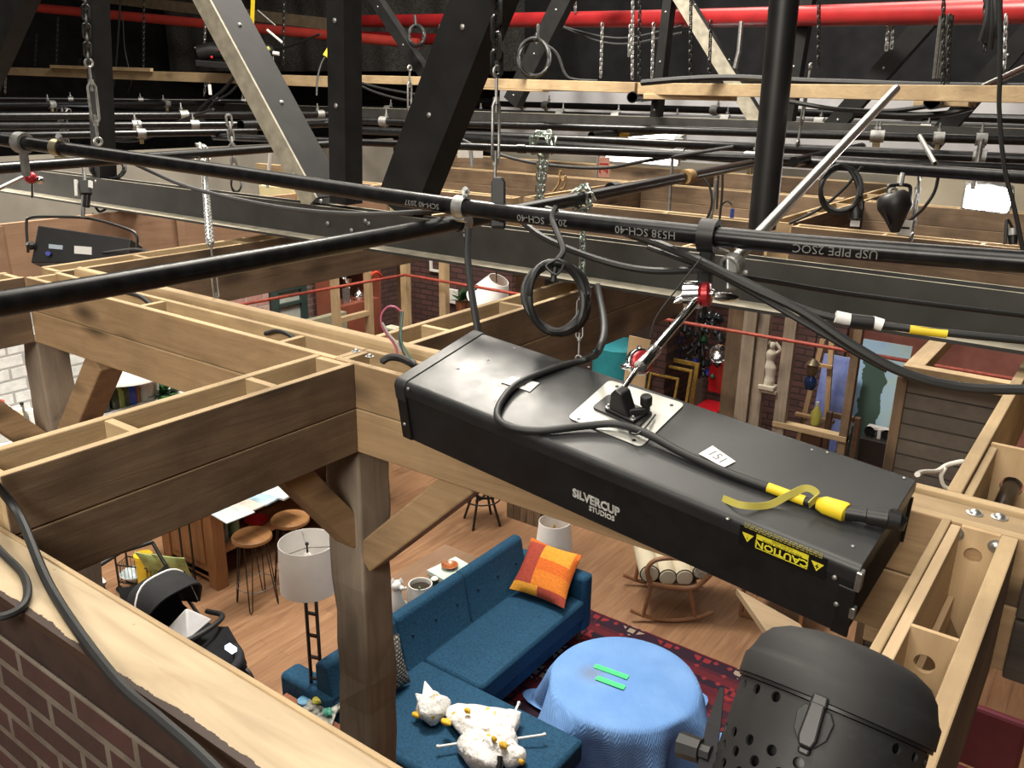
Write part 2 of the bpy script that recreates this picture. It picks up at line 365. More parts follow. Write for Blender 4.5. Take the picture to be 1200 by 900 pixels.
# ------------------------------------------------------------------ open plywood-lined box beam, lower right
RX0, RX1 = -.214, -.078
def plate_hole(mb, w, h, cx, cz, r, t, M, n=28, m=0):           # plate in local xz, hole at (cx, cz)
    ring = []; out = []
    for i in range(n):
        a = 2*PI*i/n; c, s_ = math.cos(a), math.sin(a); ring.append((cx+r*c, cz+r*s_))
        k = 1e9
        for d, lo, hi, o in ((c, 0, w, cx), (s_, 0, h, cz)):
            if d > 1e-9: k = min(k, (hi-o)/d)
            if d < -1e-9: k = min(k, (lo-o)/d)
        out.append((cx+c*k, cz+s_*k))
    for cxr, czr in ((0, 0), (w, 0), (w, h), (0, h)):              # snap nearest to the corners
        j = min(range(n), key=lambda i: (out[i][0]-cxr)**2+(out[i][1]-czr)**2); out[j] = (cxr, czr)
    vs = []
    for y in (0, t):
        for p in ring: vs.append((p[0], y, p[1]))
        for p in out: vs.append((p[0], y, p[1]))
    fs = []
    for i in range(n):
        j = (i+1) % n
        fs.append((i, j, n+j, n+i)); fs.append((2*n+i, 3*n+i, 3*n+j, 2*n+j)); fs.append((i, 2*n+i, 2*n+j, j)); fs.append((n+i, n+j, 3*n+j, 3*n+i))
    return mb.add(vs, fs, m, M)
root = thing('timber_box_beam', 'open pale plywood box beam with round holes at lower right', 'beam', (-.145, 1.3, 3.1))
Y0, Y1 = .72, YD0-.002
part('outer_board', board('y', Y0, Y1, RX0, RX0+.017, 3.1, ZT+.004, -1), (wy, ry), root, bevel=.003)
part('inner_board', MB().box(RX0+.018, RX0+.037, Y0, Y1-.012, 3.12, ZT), plyy, root, bevel=.002)
part('inner_board', MB().box(RX0+.038, RX0+.05, Y0, Y1-.02, 3.12, 3.25), plyy, root, bevel=.002)
part('outer_board', board('y', Y0, Y1, RX1-.03, RX1, 3.1, ZT, 1), (wy, ry), root, bevel=.003)
W_ = RX1-.03-(RX0+.037)
hp = PY(1140, 651, Y1-.012)
part('end_panel', plate_hole(MB(), W_, .3, hp.x-(RX0+.037), hp.z-3.1, .0165, .012, Matrix.Translation((RX0+.037, Y1-.013, 3.1))), plyz, root)
yd = PZ(1090, 741, ZT).y; hp = PY(1083, 778, yd)
part('divider', plate_hole(MB(), W_, .3, min(max(hp.x-(RX0+.037), .02), W_-.02), hp.z-3.1, .0165, .009, Matrix.Translation((RX0+.037, yd, 3.1))), plyz, root)
part('bottom_board', MB().box(RX0+.02, RX1-.03, Y0, Y1, 3.1, 3.115), plyy, root)
for x, y in ((1121, 625), (1167, 640)):
    part('bolt', lag_bolt(MB(), PY(x, y, Y1-.013), .0095, (0, -1, 0)), zinc, root, smooth=True)
root = thing('timber_box_beam', 'weathered box beam at right edge with a black pipe inside', 'beam', (-.16, 3.4, 3.1))
Y0, Y1 = YD1+.004, 5.6
part('outer_board', board('y', Y0, Y1, -.236, -.206, 3.1, ZT, -1), (wy, ry), root, bevel=.003)
part('outer_board', board('y', Y0, Y1, -.085, -.06, 3.1, ZT, 1), (wy, ry), root, bevel=.003)
part('inner_board', MB().box(-.204, -.186, Y0, 2.3, 3.12, ZT-.01), ry, root, bevel=.003)
part('divider', plate_hole(MB(), .118, .28, .062, .18, .026, .015, Matrix.Translation((-.204, 2.32, 3.11))), plyz, root)
part('divider', MB().box(-.204, -.086, 3.3, 3.32, 3.11, 3.39), plyz, root)
part('pipe', MB().tube([(-.142, 1.96, 3.29), (-.142, 2.42, 3.29)], .021, 20), pipeb, root, smooth=True)
# ------------------------------------------------------------------ posts and knee braces
def post(label, x0, x1, y0, y1, z1, mt=wz, z0=0, braces=()):
    mb = MB(); n = 24
    def fn(u, v):                                              # hewn square post with slightly uneven edges
        k = 4*u; i = int(k) % 4; f = k-int(k); c = [(x0, y0), (x1, y0), (x1, y1), (x0, y1), (x0, y0)]
        w = .004*math.sin(v*23+i*2.1)+.003*math.sin(v*61+i)
        p = (c[i][0]+(c[i+1][0]-c[i][0])*f, c[i][1]+(c[i+1][1]-c[i][1])*f)
        return (p[0]+w*(1 if p[0] > (x0+x1)/2 else -1), p[1]+w*(1 if p[1] > (y0+y1)/2 else -1), z0+(z1-z0)*v)
    mb.grid(fn, 4, n, closeu=True)
    mb.f.append([0, 3, 2, 1]); mb.m.append(0); mb.f.append([n*4+i for i in range(4)]); mb.m.append(0)
    if not braces: return solo('timber_post', mb, mt, label, 'post', bevel=.008)
    root = thing('timber_post', label, 'post', ((x0+x1)/2, (y0+y1)/2, z0))
    part('shaft', mb, mt, root, bevel=.008)
    for p, q, w, h, m in braces: part('knee_brace', MB().bar(p, q, w, h), m, root, bevel=.007)
    return root
gwz = wood('grey_brown_timber_z', (.23, .18, .135), (.4, .325, .245), 2, knots=.5, stain=.4)
post('square timber post with two knee braces in front of the blue sofa', -2.05, -1.895, 1.79, 1.93, 3.103, gwz, 0,
     [((-1.91, 1.86, 2.7), (-1.47, 1.86, 3.12), .12, .1, tx), ((-1.97, 1.82, 2.77), (-1.97, 1.55, 3.12), .09, .09, ty)])
post('square timber post with knee braces at far left before the white tiles', -4.07, -3.93, 1.79, 1.93, 3.103, gwz, 0,
     [((-3.94, 1.86, 2.55), (-3.47, 1.86, 3.1), .12, .11, tx), ((-4.0, 1.8, 2.55), (-4.0, 1.35, 3.1), .12, .11, ty)])
post('grey timber post standing below the near beam beside the cart', -2.03, -1.97, .8, .86, 3.103, gwz)
# ------------------------------------------------------------------ near brick set wall with plywood cap
def cap_mat():
    m, nt, b = new('plywood_cap_with_paint_edge'); t = nt.nodes.new('ShaderNodeTexCoord'); s = nd(nt, 'ShaderNodeSeparateXYZ', {0: t.outputs['Object']})
    mp = nd(nt, 'ShaderNodeMapping', {0: t.outputs['Object']}); mp.inputs['Scale'].default_value = (1.2, 9, 9)
    nz = nd(nt, 'ShaderNodeTexNoise', {'Vector': mp.outputs[0], 'Scale': 2.6, 'Detail': 6.0, 'Distortion': 1.2})
    col = ramp(nt, nz.outputs['Fac'], [(.25, (.33, .245, .15)), (.55, (.43, .335, .21)), (.8, (.5, .395, .26))])
    n2 = nd(nt, 'ShaderNodeTexNoise', {'Vector': t.outputs['Object'], 'Scale': 9.0, 'Detail': 8.0, 'Roughness': .7})
    e = math_(nt, 'ADD', s.outputs[1], math_(nt, 'MULTIPLY', math_(nt, 'SUBTRACT', n2.outputs['Fac'], .5), .035))
    f = ramp(nt, math_(nt, 'GREATER_THAN', .617, e), [(0, (0, 0, 0)), (1, (1, 1, 1))])
    n3 = nd(nt, 'ShaderNodeTexVoronoi', {'Vector': t.outputs['Object'], 'Scale': 26.0})
    col = mixc(nt, ramp(nt, n3.outputs['Distance'], [(.05, (.6, .6, .6)), (.1, (0, 0, 0))]), col, (.2, .13, .06))
    nt.links.new(mixc(nt, f, col, (.035, .018, .012)), b.inputs['Base Color']); b.inputs['Roughness'].default_value = .6; return m
WZ = CAMZ-.935
wall = struct('wall_front', MB().box(-3.4, -.35, .606, .72, 0, WZ-.02), simple('dark_brown_paint', (.028, .014, .011), .7, 0, .3, 20), None)
part('cap_board', MB().box(-3.4, -.35, .604, .727, WZ-.018, WZ), cap_mat(), wall)
part('rim_strip', MB().box(-3.4, -.35, .727, .737, WZ-.03, WZ+.004), rx, wall, bevel=.002)
part('brick_face', MB().box(-3.4, -.35, .598, .6055, 0, WZ-.1), brick('dark_red_brick', (0, 2), (.06, .022, .017), (.032, .014, .012), (.14, .115, .09), 1, .2, .066, .01), wall, bevel=.006)
# ------------------------------------------------------------------ plywood set wall at far left, seen below the steel chord
wl = struct('wall_left_set', MB().box(-5.46, -5.42, .6, 5.6, 2.95, 3.42), plyr, None)
for i, y in enumerate((2.35, 3.55, 4.8)):
    part('batten', MB().box(-5.42, -5.405, y-.03, y+.03, 2.96, 3.41), plyr, wl)
part('batten', MB().box(-5.42, -5.4, .6, 5.6, 3.0, 3.03), plyr, wl)
struct('wall_left_far', MB().box(-9.56, -9.5, 1.5, 10.0, 2.0, 3.5), greyp, None)
# ------------------------------------------------------------------ grey plank flat with frame top, right
gp = brick('grey_weathered_planks', (0, 2), (.16, .13, .105), (.1, .085, .07), (.03, .025, .02), 1, 3.0, .075, .004, bmp=.8)
pw = struct('wall_plank', MB().box(-.74, -.3, 4.1, 4.13, 1.72, 3.02), gp, None)
part('frame_top', MB().box(-.76, -.28, 4.06, 4.12, 3.0, 3.06), ry, pw, bevel=.003)
part('frame_side', MB().box(-.76, -.68, 4.12, 4.9, 3.0, 3.06), ry, pw, bevel=.003)
part('frame_post', MB().box(-.78, -.735, 4.08, 4.14, 0, 3.0), wz, pw, bevel=.003)
part('bottom_rail', MB().box(-.74, -.3, 4.07, 4.14, 1.62, 1.72), rx, pw, bevel=.003)
part('skirt', MB().box(-.74, -.3, 4.1, 4.13, 0, 1.62), gp, pw)
# dark planks below the box beam at right edge belong to the beam face; maroon flat edge beyond it
# ================================================================== ROOF TRUSSES
dsteel = [steel, dust]; msteel = [steeld, dust2]
def angle_bar(p, q, leg, n1, t=.012, flip=1, w2=None):         # L section from p to q; leg along n1, second leg along n1 x d
    p, q = V(p), V(q); d = (q-p).normalized(); n1 = V(n1); n1 = (n1-d*n1.dot(d)).normalized(); n2 = d.cross(n1)*flip; w2 = w2 or leg
    M = frame(p, d, n1, n2) if flip > 0 else frame(p, d, n1, n2); L = (q-p).length
    mb = MB(); mb.box(0, L, 0, leg, 0, t, 0, M); mb.box(0, L, 0, t, 0, w2, 0, M)
    return mb
t1 = thing('roof_truss', 'dark steel roof truss nearest the camera, its dusty bottom chord crossing the picture', 'truss', (-2.5, 3.1, 3.47))
mb = MB(); mb.box(-9, 2.5, 2.97, 3.085, 3.463, 3.475); mb.box(-9, 2.5, 3.073, 3.085, 3.475, 3.63); mb.up(1)
part('bottom_chord', mb, dsteel, t1)
mb = MB(); mb.box(-9, 2.5, 3.16, 3.275, 3.463, 3.475); mb.box(-9, 2.5, 3.16, 3.172, 3.475, 3.63); mb.up(1)
part('bottom_chord', mb, dsteel, t1)
def ppy(x, y, Y=3.12): return PY(x, y, Y)
# members: pixel of top and foot measured on the truss plane, then run on up to the roof
def member(top, foot, w, Y=3.12, ext=1.6, name='diagonal', root=t1, tilt=0, riv=3, dustface=False, depthw=.075):
    a, b = PY(top[0], top[1], Y), PY(foot[0], foot[1], Y); d = (a-b).normalized(); a = a+d*ext
    mb = MB(); L = (a-b).length
    M = frame(b, d.cross(V((0, -1, 0))), d, V((0, -1, 0)))
    fm = 1 if dustface else 0                                  # the khaki flange faces out into the room
    mb.box(-w/2, w/2, 0, L, .03, .042, fm, M); mb.box(-w/2, -w/2+.012, 0, L, -depthw, .03, 0, M); mb.box(w/2-.012, w/2, 0, L, -depthw, .03, 0, M)
    o = part(name, mb, msteel, root)
    for k in range(riv):
        y = .09+k*(L-1.4)/max(1, riv-1)
        part('rivet', MB().ball((w/2, y, -depthw*.4) if dustface else (0, y, .043), (.009, .013, .013) if dustface else (.013, .013, .009), 10, 0, M), dull, o, smooth=True)
    return o
t1m = [member((400, 0), (403, 238), .115, name='vertical', riv=4), member((110, 0), (121, 228), .09, name='vertical', riv=2),
       member((20, 0), (-90, 260), .2, riv=0)]
member((243, 0), (371, 238), .115, dustface=True, riv=4, depthw=.17)
member((562, 0), (468, 245), .235, riv=4, depthw=.1)
for x, y in ((432, 262), (412, 270), (428, 259), (384, 262), (345, 205), (376, 236), (668, 257), (874, 320)):
    part('rivet', MB().ball(PY(x, y, 3.07), (.012, .008, .012), 10), dull, t1, smooth=True)
p = PY(893, 268, 3.12); q = PY(919, 0, 3.12); q = q+(q-p).normalized()*1.6
part('round_strut', MB().tube([p, q], .05, 24), black, t1, smooth=True)
part('top_chord', MB().box(-9, 2.5, 3.05, 3.2, 6.0, 6.2), steel, t1)
t2 = thing('roof_truss', 'second dark steel roof truss, standing behind the long lumber', 'truss', (-3, 8.2, 4.0))
for top, foot, w, nm, dfc in (((800, 0), (893, 150), .13, 'diagonal', True), ((1108, 0), (975, 150), .16, 'diagonal', False), ((945, 0), (920, 150), .13, 'vertical', False),
        ((784, 0), (768, 140), .09, 'vertical', False), ((660, 0), (600, 120), .2, 'diagonal', False), ((440, 0), (510, 105), .13, 'diagonal', False), ((1195, 50), (1090, 170), .15, 'diagonal', False)):
    member(top, foot, w, 8.2, 1.2, nm, t2, riv=3, dustface=dfc)
part('bottom_chord', MB().box(-16, 6, 8.15, 8.3, 3.86, 3.98).up(1), dsteel, t2)
part('top_chord', MB().box(-16, 6, 8.15, 8.3, 6.4, 6.6).up(1), dsteel, t2)
# ================================================================== RED SPRINKLER MAINS AND LUMBER
redpipe = simple('red_enamel_pipe', (.27, .015, .017), .35, 0, .15, 5)
def pipe_thing(name, label, cat, pts, r, mt, bands=(), hollow=False, group=None, n=18):
    mb = MB()
    if hollow: mb.pipe(pts[0], pts[-1], r, r*.16, n)
    else: mb.tube(spline(pts, 10) if len(pts) > 2 else pts, r, n)
    o = solo(name, mb, mt, label, cat, group, smooth=True)
    L = [V(p) for p in pts]; d = (L[-1]-L[0])
    for t in bands:
        c = L[0]+d*t; dd = d.normalized(); part('coupling', MB().tube([c-dd*r*1.1, c+dd*r*1.1], r*1.2, n), mt, o, smooth=True)
    return o
a, b = PY(-60, 3, 12), PY(250, 30, 12); pipe_thing('sprinkler_pipe', 'bright red sprinkler pipe at upper left in front of the grey blanket', 'pipe', [PX(20, 7, -19) if a.x < -20 else a, a+(b-a)*1.48], .085, simple('lit_red_enamel_pipe', (.6, .07, .055), .3, 0, .1, 5), ())  # lighter copy of the red enamel, light on this pipe put into its colour
a, b = PY(400, 42, 13), PY(535, 47, 13); pipe_thing('sprinkler_pipe', 'short bright red pipe length below the dark red main, left of the black diagonal', 'pipe', [a, b], .1, redpipe, (.5,))
a, b = PY(300, 36, 11), PY(1600, 2, 6.2)
a = PY(420, 25, 10); pipe_thing('sprinkler_pipe', 'long dark red sprinkler main crossing the top of the picture', 'pipe', [a, PY(820, 21, 8.6), b], .085, redpipe, ())
# long timbers resting on the truss, seen edge on
def lumber(label, p, q, w, h, mt=rx): return solo('lumber_plank', MB().bar(p, q, w, h), mt, label, 'lumber', bevel=.004)
YL = 7.2
def LP(x, y): return PY(x, y, YL)
lumber('long pine plank on edge at upper left, crossing behind the dusty diagonal', PY(-30, 82, 7.9), PY(395, 96, 7.9), .09, .13)
lumber('narrow pine strip lying on the upper left plank beside the turnbuckle', PY(60, 78, 7.8), PY(178, 82, 7.8), .05, .05)
lumber('long pine plank in the middle, running behind the black diagonal', PY(402, 92, 7.5), PY(748, 103, 6.6), .09, .085)
lumber('short pine plank under the middle plank, below the coiled cable', PY(540, 101, 7.4), PY(640, 105, 7.2), .09, .045)
lumber('long pine plank at upper right behind the round black strut', PY(752, 104, 6.4), PY(1620, 117, 4.9), .09, .085)
lumber('short pine plank under the right plank, left of the round black strut', PY(758, 113, 6.35), PY(860, 115, 6.2), .09, .04)
lumber('second short pine plank under the right plank, near the open pipe end', PY(1075, 119, 5.9), PY(1140, 120, 5.8), .09, .05)
tanp = simple('tan_kraft_duct', (.3, .23, .15), .8, 0, .2, 6)
lumber('tan timber ledger running above the upper left red pipe', PY(90, -6, 12.8), PY(400, 30, 12.8), .1, .22, tanp)
# black cable bundle lying along the lumber
def cable(label, pts, r, mt=rubber, name='cable', cat='cable', n=8, sm=8, extra=None):
    mb = MB().tube(spline(pts, sm), r, n); return solo(name, mb, mt, label, cat, smooth=True)
# ================================================================== PIPE GRID
def grid_pipe(label, pts, r=.024, bands=(), hollow=False): return pipe_thing('grid_pipe', label, 'pipe', pts, r, pipeb, bands, hollow)
ZG = CAMZ-.33
# main pipe across the picture
MP = [P(-40, 158, 3.3), P(270, 202, 2.82), P(545, 243, 2.4), P(880, 281, 2.02), P(1250, 311, 1.74), P(1560, 334, 1.5)]
mp = grid_pipe('long black grid pipe with white stencilling crossing in front, left to right', MP, .0235)
def onmain(x):                                                 # point on the main pipe axis at picture column x
    sp = spline(MP, 12); best = None
    for a_, b_ in zip(sp, sp[1:]):
        def col(p): q = p-CAM; return 600+FPX*q.dot(cr)/q.dot(cf)
        ca, cb = col(a_), col(b_)
        if ca <= x <= cb: return a_+(b_-a_)*((x-ca)/(cb-ca))
    return sp[-1]
def stencil(s, x, size):
    c = onmain(x); d = (onmain(x+20)-onmain(x-20)).normalized(); tocam = (CAM-c); nrm = (tocam-d*tocam.dot(d)).normalized()
    up_ = nrm.cross(d); nrm2 = (nrm-up_*.35).normalized(); mb = MB()
    M = frame(c+nrm2*.0243, -d, -(nrm2.cross(d)), nrm2)
    textmb(mb, s, size, M, 0, .0002); part('stencil', mb, simple('faded_white_stencil', (.2, .2, .19), .8), mp)
stencil('2037  SCH-40', 640, .026); stencil('H538 SCH-40', 760, .028); stencil('USP PIPE 2SOC', 980, .028); stencil('SCH-40 2037', 500, .022)
# pipe passing beneath it, running away
LPZ = ZG-.04
A_ = PZ(-200, 392, LPZ); B_ = PZ(880, 192, LPZ+.02)
grid_pipe('thick black pipe rising from the left edge to the central clamp and the black strut', [A_, PZ(540, 260, LPZ), B_], .0235, (.62,))
FARP = []
def xpipe(label, a, b, z, r=.024, bands=(), hollow=False, ya=None):
    p, q = PZ(a[0], a[1], z), PZ(b[0], b[1], z)
    if b[0] > 1200: q = q+(q-p)*.12
    if a[0] < 0: p = p-(q-p)*.06
    if q.y > 13.2: q = p+(q-p)*((13.2-p.y)/(q.y-p.y))          # stop short of the canvas drop
    if p.x < -23: p = q+(p-q)*((q.x+23)/(q.x-p.x))
    FARP.append((p, q, r)); return grid_pipe(label, [p, q], r, bands, hollow)
xpipe('black pipe crossing under the main pipe at far left, running away to the truss post', (-40, 200), (400, 168), ZG-.03, .026)
xpipe('thick black pipe crossing behind the black strut just above the timber bays', (470, 158), (1260, 212), ZG-.05, .034, (.5,))
xpipe('black pipe at left passing level with the open pipe end by the dusty diagonal', (-40, 148), (395, 145), ZG+.02, .03)
xpipe('black clamped pipe second below the left lumber, left of the dusty diagonal', (-40, 123), (285, 121), ZG+.11, .034)
xpipe('thin black pipe highest on the left below the lumber', (-40, 115), (290, 118), ZG+.13, .03)
xpipe('open ended black pipe right of the dusty diagonal', (282, 147), (398, 143), ZG+.03, .045, (), True)
xpipe('open ended black pipe with the yellow wrap, by the fluorescent tube', (693, 159), (880, 146), ZG-.02, .036, (), True)
xpipe('black pipe behind the turnbuckle, third row from the timber bays', (405, 141), (1240, 166), ZG+.03, .036, (.3,))
xpipe('black pipe of the fourth row beyond the timber bays', (405, 152), (1240, 188), ZG-.02, .034)
xpipe('black pipe of the fifth row beyond the timber bays', (405, 127), (1240, 152), ZG+.08, .04)
xpipe('black pipe of the sixth row, under the canvas drop', (560, 121), (1240, 141), ZG+.12, .05)
xpipe('black pipe of the farthest row, below the right lumber', (560, 133), (1240, 158), ZG+.05, .04)
xpipe('black pipe of the second row beyond the bays, passing behind the bulb', (250, 160), (1240, 199), ZG-.035, .026, (.4,))
xpipe('black pipe at left crossing between the dusty diagonal and the tall upright', (-40, 136), (398, 134), ZG+.06, .036)
xpipe('thin black pipe just under the left lumber row', (-40, 160), (300, 154), ZG+.0, .026)
xpipe('thin black pipe high in the grid, under the right lumber', (420, 114), (1240, 134), ZG+.15, .04)
xpipe('black pipe slanting away right of the pole toward the rear grid', (930, 190), (1010, 172), ZG-.03, .03)
xpipe('dark pipe slanting away at upper right edge', (985, 150), (1200, 133), ZG+.06, .03)
grid_pipe('open ended pipe end facing the camera below the middle lumber', [PY(741, 114, 6.5), PY(770, 112, 8.5)], .045, (), True)
grid_pipe('open ended pipe end facing the camera below the right lumber', [PY(1092, 119, 5.6), PY(1120, 117, 7.5)], .045, (), True)
# aluminium tube leaning through the clamp
alu = simple('brushed_aluminium_tube', (.6, .6, .56), .3, .9, .08)
a, b = P(858, 308, 2.05), P(1050, 104, 3.3)
solo('aluminium_tube', MB().pipe(a, b, .0155, .002), alu, 'long pale aluminium tube slanting up to the right through a clamp', 'tube', smooth=True)
solo('aluminium_tube', MB().pipe(P(1096, 192, 4.0), P(1078, 160, 4.4), .012, .002), alu, 'short pale tube end sticking out of the tangle above the bright lamp', 'tube', smooth=True)
a, b = P(1178, 100, 5), P(1197, 80, 5.2)
solo('aluminium_tube', MB().pipe(P(1150, 103, 5.0), P(1199, 80, 5.2), .02, .003), alu, 'short grey tube tilted at the upper right edge above the lumber', 'tube', smooth=True)
# ------------------------------------------------------------------ clamps
def ring_seg(mb, c, d, r, w, m=0, t=.006):
    x, y, dd = basis(V(d)); M = frame(V(c), x, y, dd)
    mb.shell([(r, -w/2), (r+t, -w/2), (r+t, w/2), (r, w/2), (r, -w/2)], 18, m, M)
def clamp(label, c1, d1, c2, d2, r=.0245, s=1.0, mt=dull, bolt=True):
    c1, c2 = V(c1), V(c2); mid = (c1+c2)/2; root = thing('pipe_clamp', label, 'clamp', mid)
    mb = MB(); ring_seg(mb, c1, d1, r, .034*s); part('upper_jaw', mb, mt, root, smooth=True)
    mb = MB(); ring_seg(mb, c2, d2, r, .034*s); part('lower_jaw', mb, mt, root, smooth=True)
    g = (c2-c1); g = g.normalized() if g.length > 1e-4 else V((0, 0, -1))
    side = V(d1).cross(g).normalized()
    part('swivel_block', MB().box(-.02*s, .02*s, -.02*s, .02*s, -.012, .012, 0, frame(mid, V(d1), side)), mt, root, bevel=.004)
    for sg, c, d in ((1, c1, d1), (-1, c2, d2)):
        sd = V(d).cross(g).normalized(); o = c+sd*(r+.014)*sg
        part('eye_bolt', MB().tube([o-g*.03, o+g*.055*(1 if sg < 0 else -1)], .006*s, 8), zinc, root, smooth=True)
        part('nut', MB().lathe([(.012*s, -.006), (.012*s, .006)], 6, 0, frame(o+g*.02*(1 if sg < 0 else -1), *basis(g))), zinc, root)
    return root
dm = (onmain(560)-onmain(520)); dl = B_-A_
clamp('silver swivel clamp joining the two crossing pipes at the picture centre', onmain(541), dm, PZ(541, 260, LPZ), dl, mt=zinc)
clamp('brassy swivel clamp joining the pipes at upper left', onmain(68), onmain(100)-onmain(60), PZ(72, 184, ZG-.03), V((-.2, 1, 0)), mt=simple('brassy_zinc', (.5, .45, .3), .4, .9, .2))
c = onmain(26); dd = onmain(60)-onmain(20)
mb = MB(); ring_seg(mb, c, dd, .026, .04, 0, .012); mb.box(-.012, .012, -.01, .01, -.12, -.02, 0, frame(c, dd, V((0, 1, 0))))
solo('hook_clamp', mb, dull, 'grey C-shaped hook clamp at the far left end of the main pipe', 'clamp', smooth=True)
# black hook clamp that carries the light housing
c = onmain(831); dd = (onmain(850)-onmain(810)).normalized()
hk = thing('hook_clamp', 'black hook clamp on the main pipe holding the housing arm', 'clamp', c+V((0, 0, -.1)))
mb = MB(); ring_seg(mb, c, dd, .026, .04, 0, .014); part('hook', mb, black, hk, smooth=True)
part('shank', MB().box(-.016, .016, -.014, .014, -.145, -.026, 0, frame(c, dd, V((0, 1, 0)))), black, hk, bevel=.004)
part('set_screw', MB().tube([c+V((0, .02, -.03)), c+V((.02, .08, -.05))], .006, 8), dull, hk, smooth=True)
# grey rounded jaw gripping the aluminium tube
mb = MB(); ring_seg(mb, P(858, 310, 2.04), a-b, .017, .03, 0, .01)
mb.box(-.013, .013, -.008, .008, -.05, .03, 0, frame(P(857, 315, 2.03), cr, cf)); solo('tube_jaw', mb, dull, 'small grey jaw gripping the lower end of the aluminium tube', 'clamp', bevel=.004)
# clamps along the rear pipes
k = 0; cl = None
brz = simple('bronze_clamp', (.3, .24, .14), .45, .8, .3)
spots = [(165, 116), (165, 165), (83, 118), (255, 111), (215, 133), (228, 141), (285, 115), (160, 148), (60, 125), (195, 123), (375, 124), (612, 126), (640, 128), (682, 121), (657, 131), (722, 134), (838, 128), (850, 139), (880, 186), (1030, 162), (1026, 168), (1085, 152), (1100, 165), (1150, 165), (1148, 176), (455, 125), (520, 140), (560, 134), (586, 117), (497, 142), (450, 140), (790, 140), (960, 142), (893, 146)]
def imgx(p): q = p-CAM; d = q.dot(cf); return 600+FPX*q.dot(cr)/d, 450-FPX*q.dot(cu)/d
for x, y in spots:
    best = None
    for p, q, r in FARP:                                       # the pipe that passes nearest under this column
        lo, hi = 0.0, 1.0
        if not (min(imgx(p)[0], imgx(q)[0]) < x < max(imgx(p)[0], imgx(q)[0])): continue
        for _ in range(24):
            mid = (lo+hi)/2
            if (imgx(p+(q-p)*mid)[0] < x) == (imgx(p)[0] < imgx(q)[0]): lo = mid
            else: hi = mid
        c = p+(q-p)*lo; e = abs(imgx(c)[1]-y)
        if best is None or e < best[0]: best = (e, c, (q-p).normalized(), r)
    if best is None: continue
    _, p, d, r = best; s = r/.0265
    if cl is None:
        mbj = MB(); mbj.shell([(.027, -.03), (.036, -.03), (.036, .03), (.027, .03), (.027, -.03)], 14, 0, Matrix.Rotation(PI/2, 4, 'Y'))
        cl = thing('beam_clamp', '', 'clamp', (0, 0, 0))
        part('jaw', mbj, dull, cl, smooth=True); part('bolt', MB().tube([(0, .038, -.03), (0, .038, .085)], .006, 8), zinc, cl, smooth=True)
        part('nut', MB().lathe([(.013, .04), (.013, .052)], 6, 0, Matrix.Translation((0, .038, 0))), zinc, cl); part('eye', MB().box(-.012, .012, -.012, .012, -.075, -.034), brz, cl, bevel=.003)
        o = cl; o.location = p
    else: o = dup(cl, p)
    o.scale = (s, s, s); o.rotation_euler = (0, 0, math.atan2(d.y, d.x)); o['group'] = 'clamps along the rear grid pipes'; o['label'] = 'small bolted clamp with upright bolt on the rear grid pipes'
# ================================================================== BLACK LIGHT HOUSING hung below the main pipe
w_ = V((.23, .08, -.05)); BR_ = Matrix.Rotation(w_.length, 3, w_.normalized())
BC = P(734.8, 495.9, 1.85); BL, BW, BHt = 1.10, .30, .167
BM = Matrix.Translation(BC) @ BR_.to_4x4()
bx, by, bz = BR_.col[0], BR_.col[1], BR_.col[2]
def T_(x, y, h=0): return PN(x, y, BC+bz*h, bz)                # on the housing's lid
def F_(x, y, h=0): return PN(x, y, BC-by*(BW/2+h), by)         # on its front face
def scuff(name, c, r):
    m, nt, b = new(name); co = coords(nt)
    nz = nd(nt, 'ShaderNodeTexNoise', {'Vector': co, 'Scale': 5.0, 'Detail': 10.0, 'Roughness': .75})
    mp = nd(nt, 'ShaderNodeMapping', {0: co}); mp.inputs['Scale'].default_value = (3, 60, 60); mp.inputs['Rotation'].default_value = (0, 0, .5)
    n2 = nd(nt, 'ShaderNodeTexNoise', {'Vector': mp.outputs[0], 'Scale': 3.0, 'Detail': 3.0})
    col = mixc(nt, ramp(nt, n2.outputs['Fac'], [(.62, (0, 0, 0)), (.8, (.35, .35, .35))]), ramp(nt, nz.outputs['Fac'], [(.3, tuple(x*.8 for x in c)), (.7, tuple(x*1.3 for x in c))]), tuple(x*3 for x in c))
    nt.links.new(col, b.inputs['Base Color']); nt.links.new(ramp(nt, nz.outputs['Fac'], [(.35, (r-.08,)*3), (.7, (r+.14,)*3)]), b.inputs['Roughness']); return m
lidm = scuff('scuffed_black_lid', (.016, .017, .018), .42); bodym = scuff('matt_black_housing', (.006, .006, .0065), .55)
hs = thing('studio_light_housing', 'long black light housing with white stencilled lettering hanging at the picture centre', 'studio light', BC-V((0, 0, .19)))
def prof_box(x0, x1, pf, m=0): return MB().prism(pf, x0, x1, m, BM @ Matrix(((0, 0, 1, 0), (1, 0, 0, 0), (0, 1, 0, 0), (0, 0, 0, 1))))
def rounded(w, zt, zb, r):
    o = [(-w/2, zb), (w/2, zb)]
    for k in range(7): a = PI/2*k/6; o.append((w/2-r+r*math.cos(a), zt-r+r*math.sin(a)))
    for k in range(7): a = PI/2+PI/2*k/6; o.append((-w/2+r+r*math.cos(a), zt-r+r*math.sin(a)))
    return o
part('body', prof_box(-BL/2+.004, BL/2-.004, [(-BW/2+.004, -BHt), (BW/2-.004, -BHt), (BW/2-.004, -.03), (-BW/2+.004, -.03)]), bodym, hs, bevel=.004)
part('lid', prof_box(-BL/2, BL/2, rounded(BW, 0, -.036, .016)), lidm, hs, smooth=True, bevel=.001)
part('end_band', prof_box(-BL/2-.003, -BL/2+.03, rounded(BW+.006, .0025, -.05, .018)), lidm, hs, smooth=True, bevel=.0015)
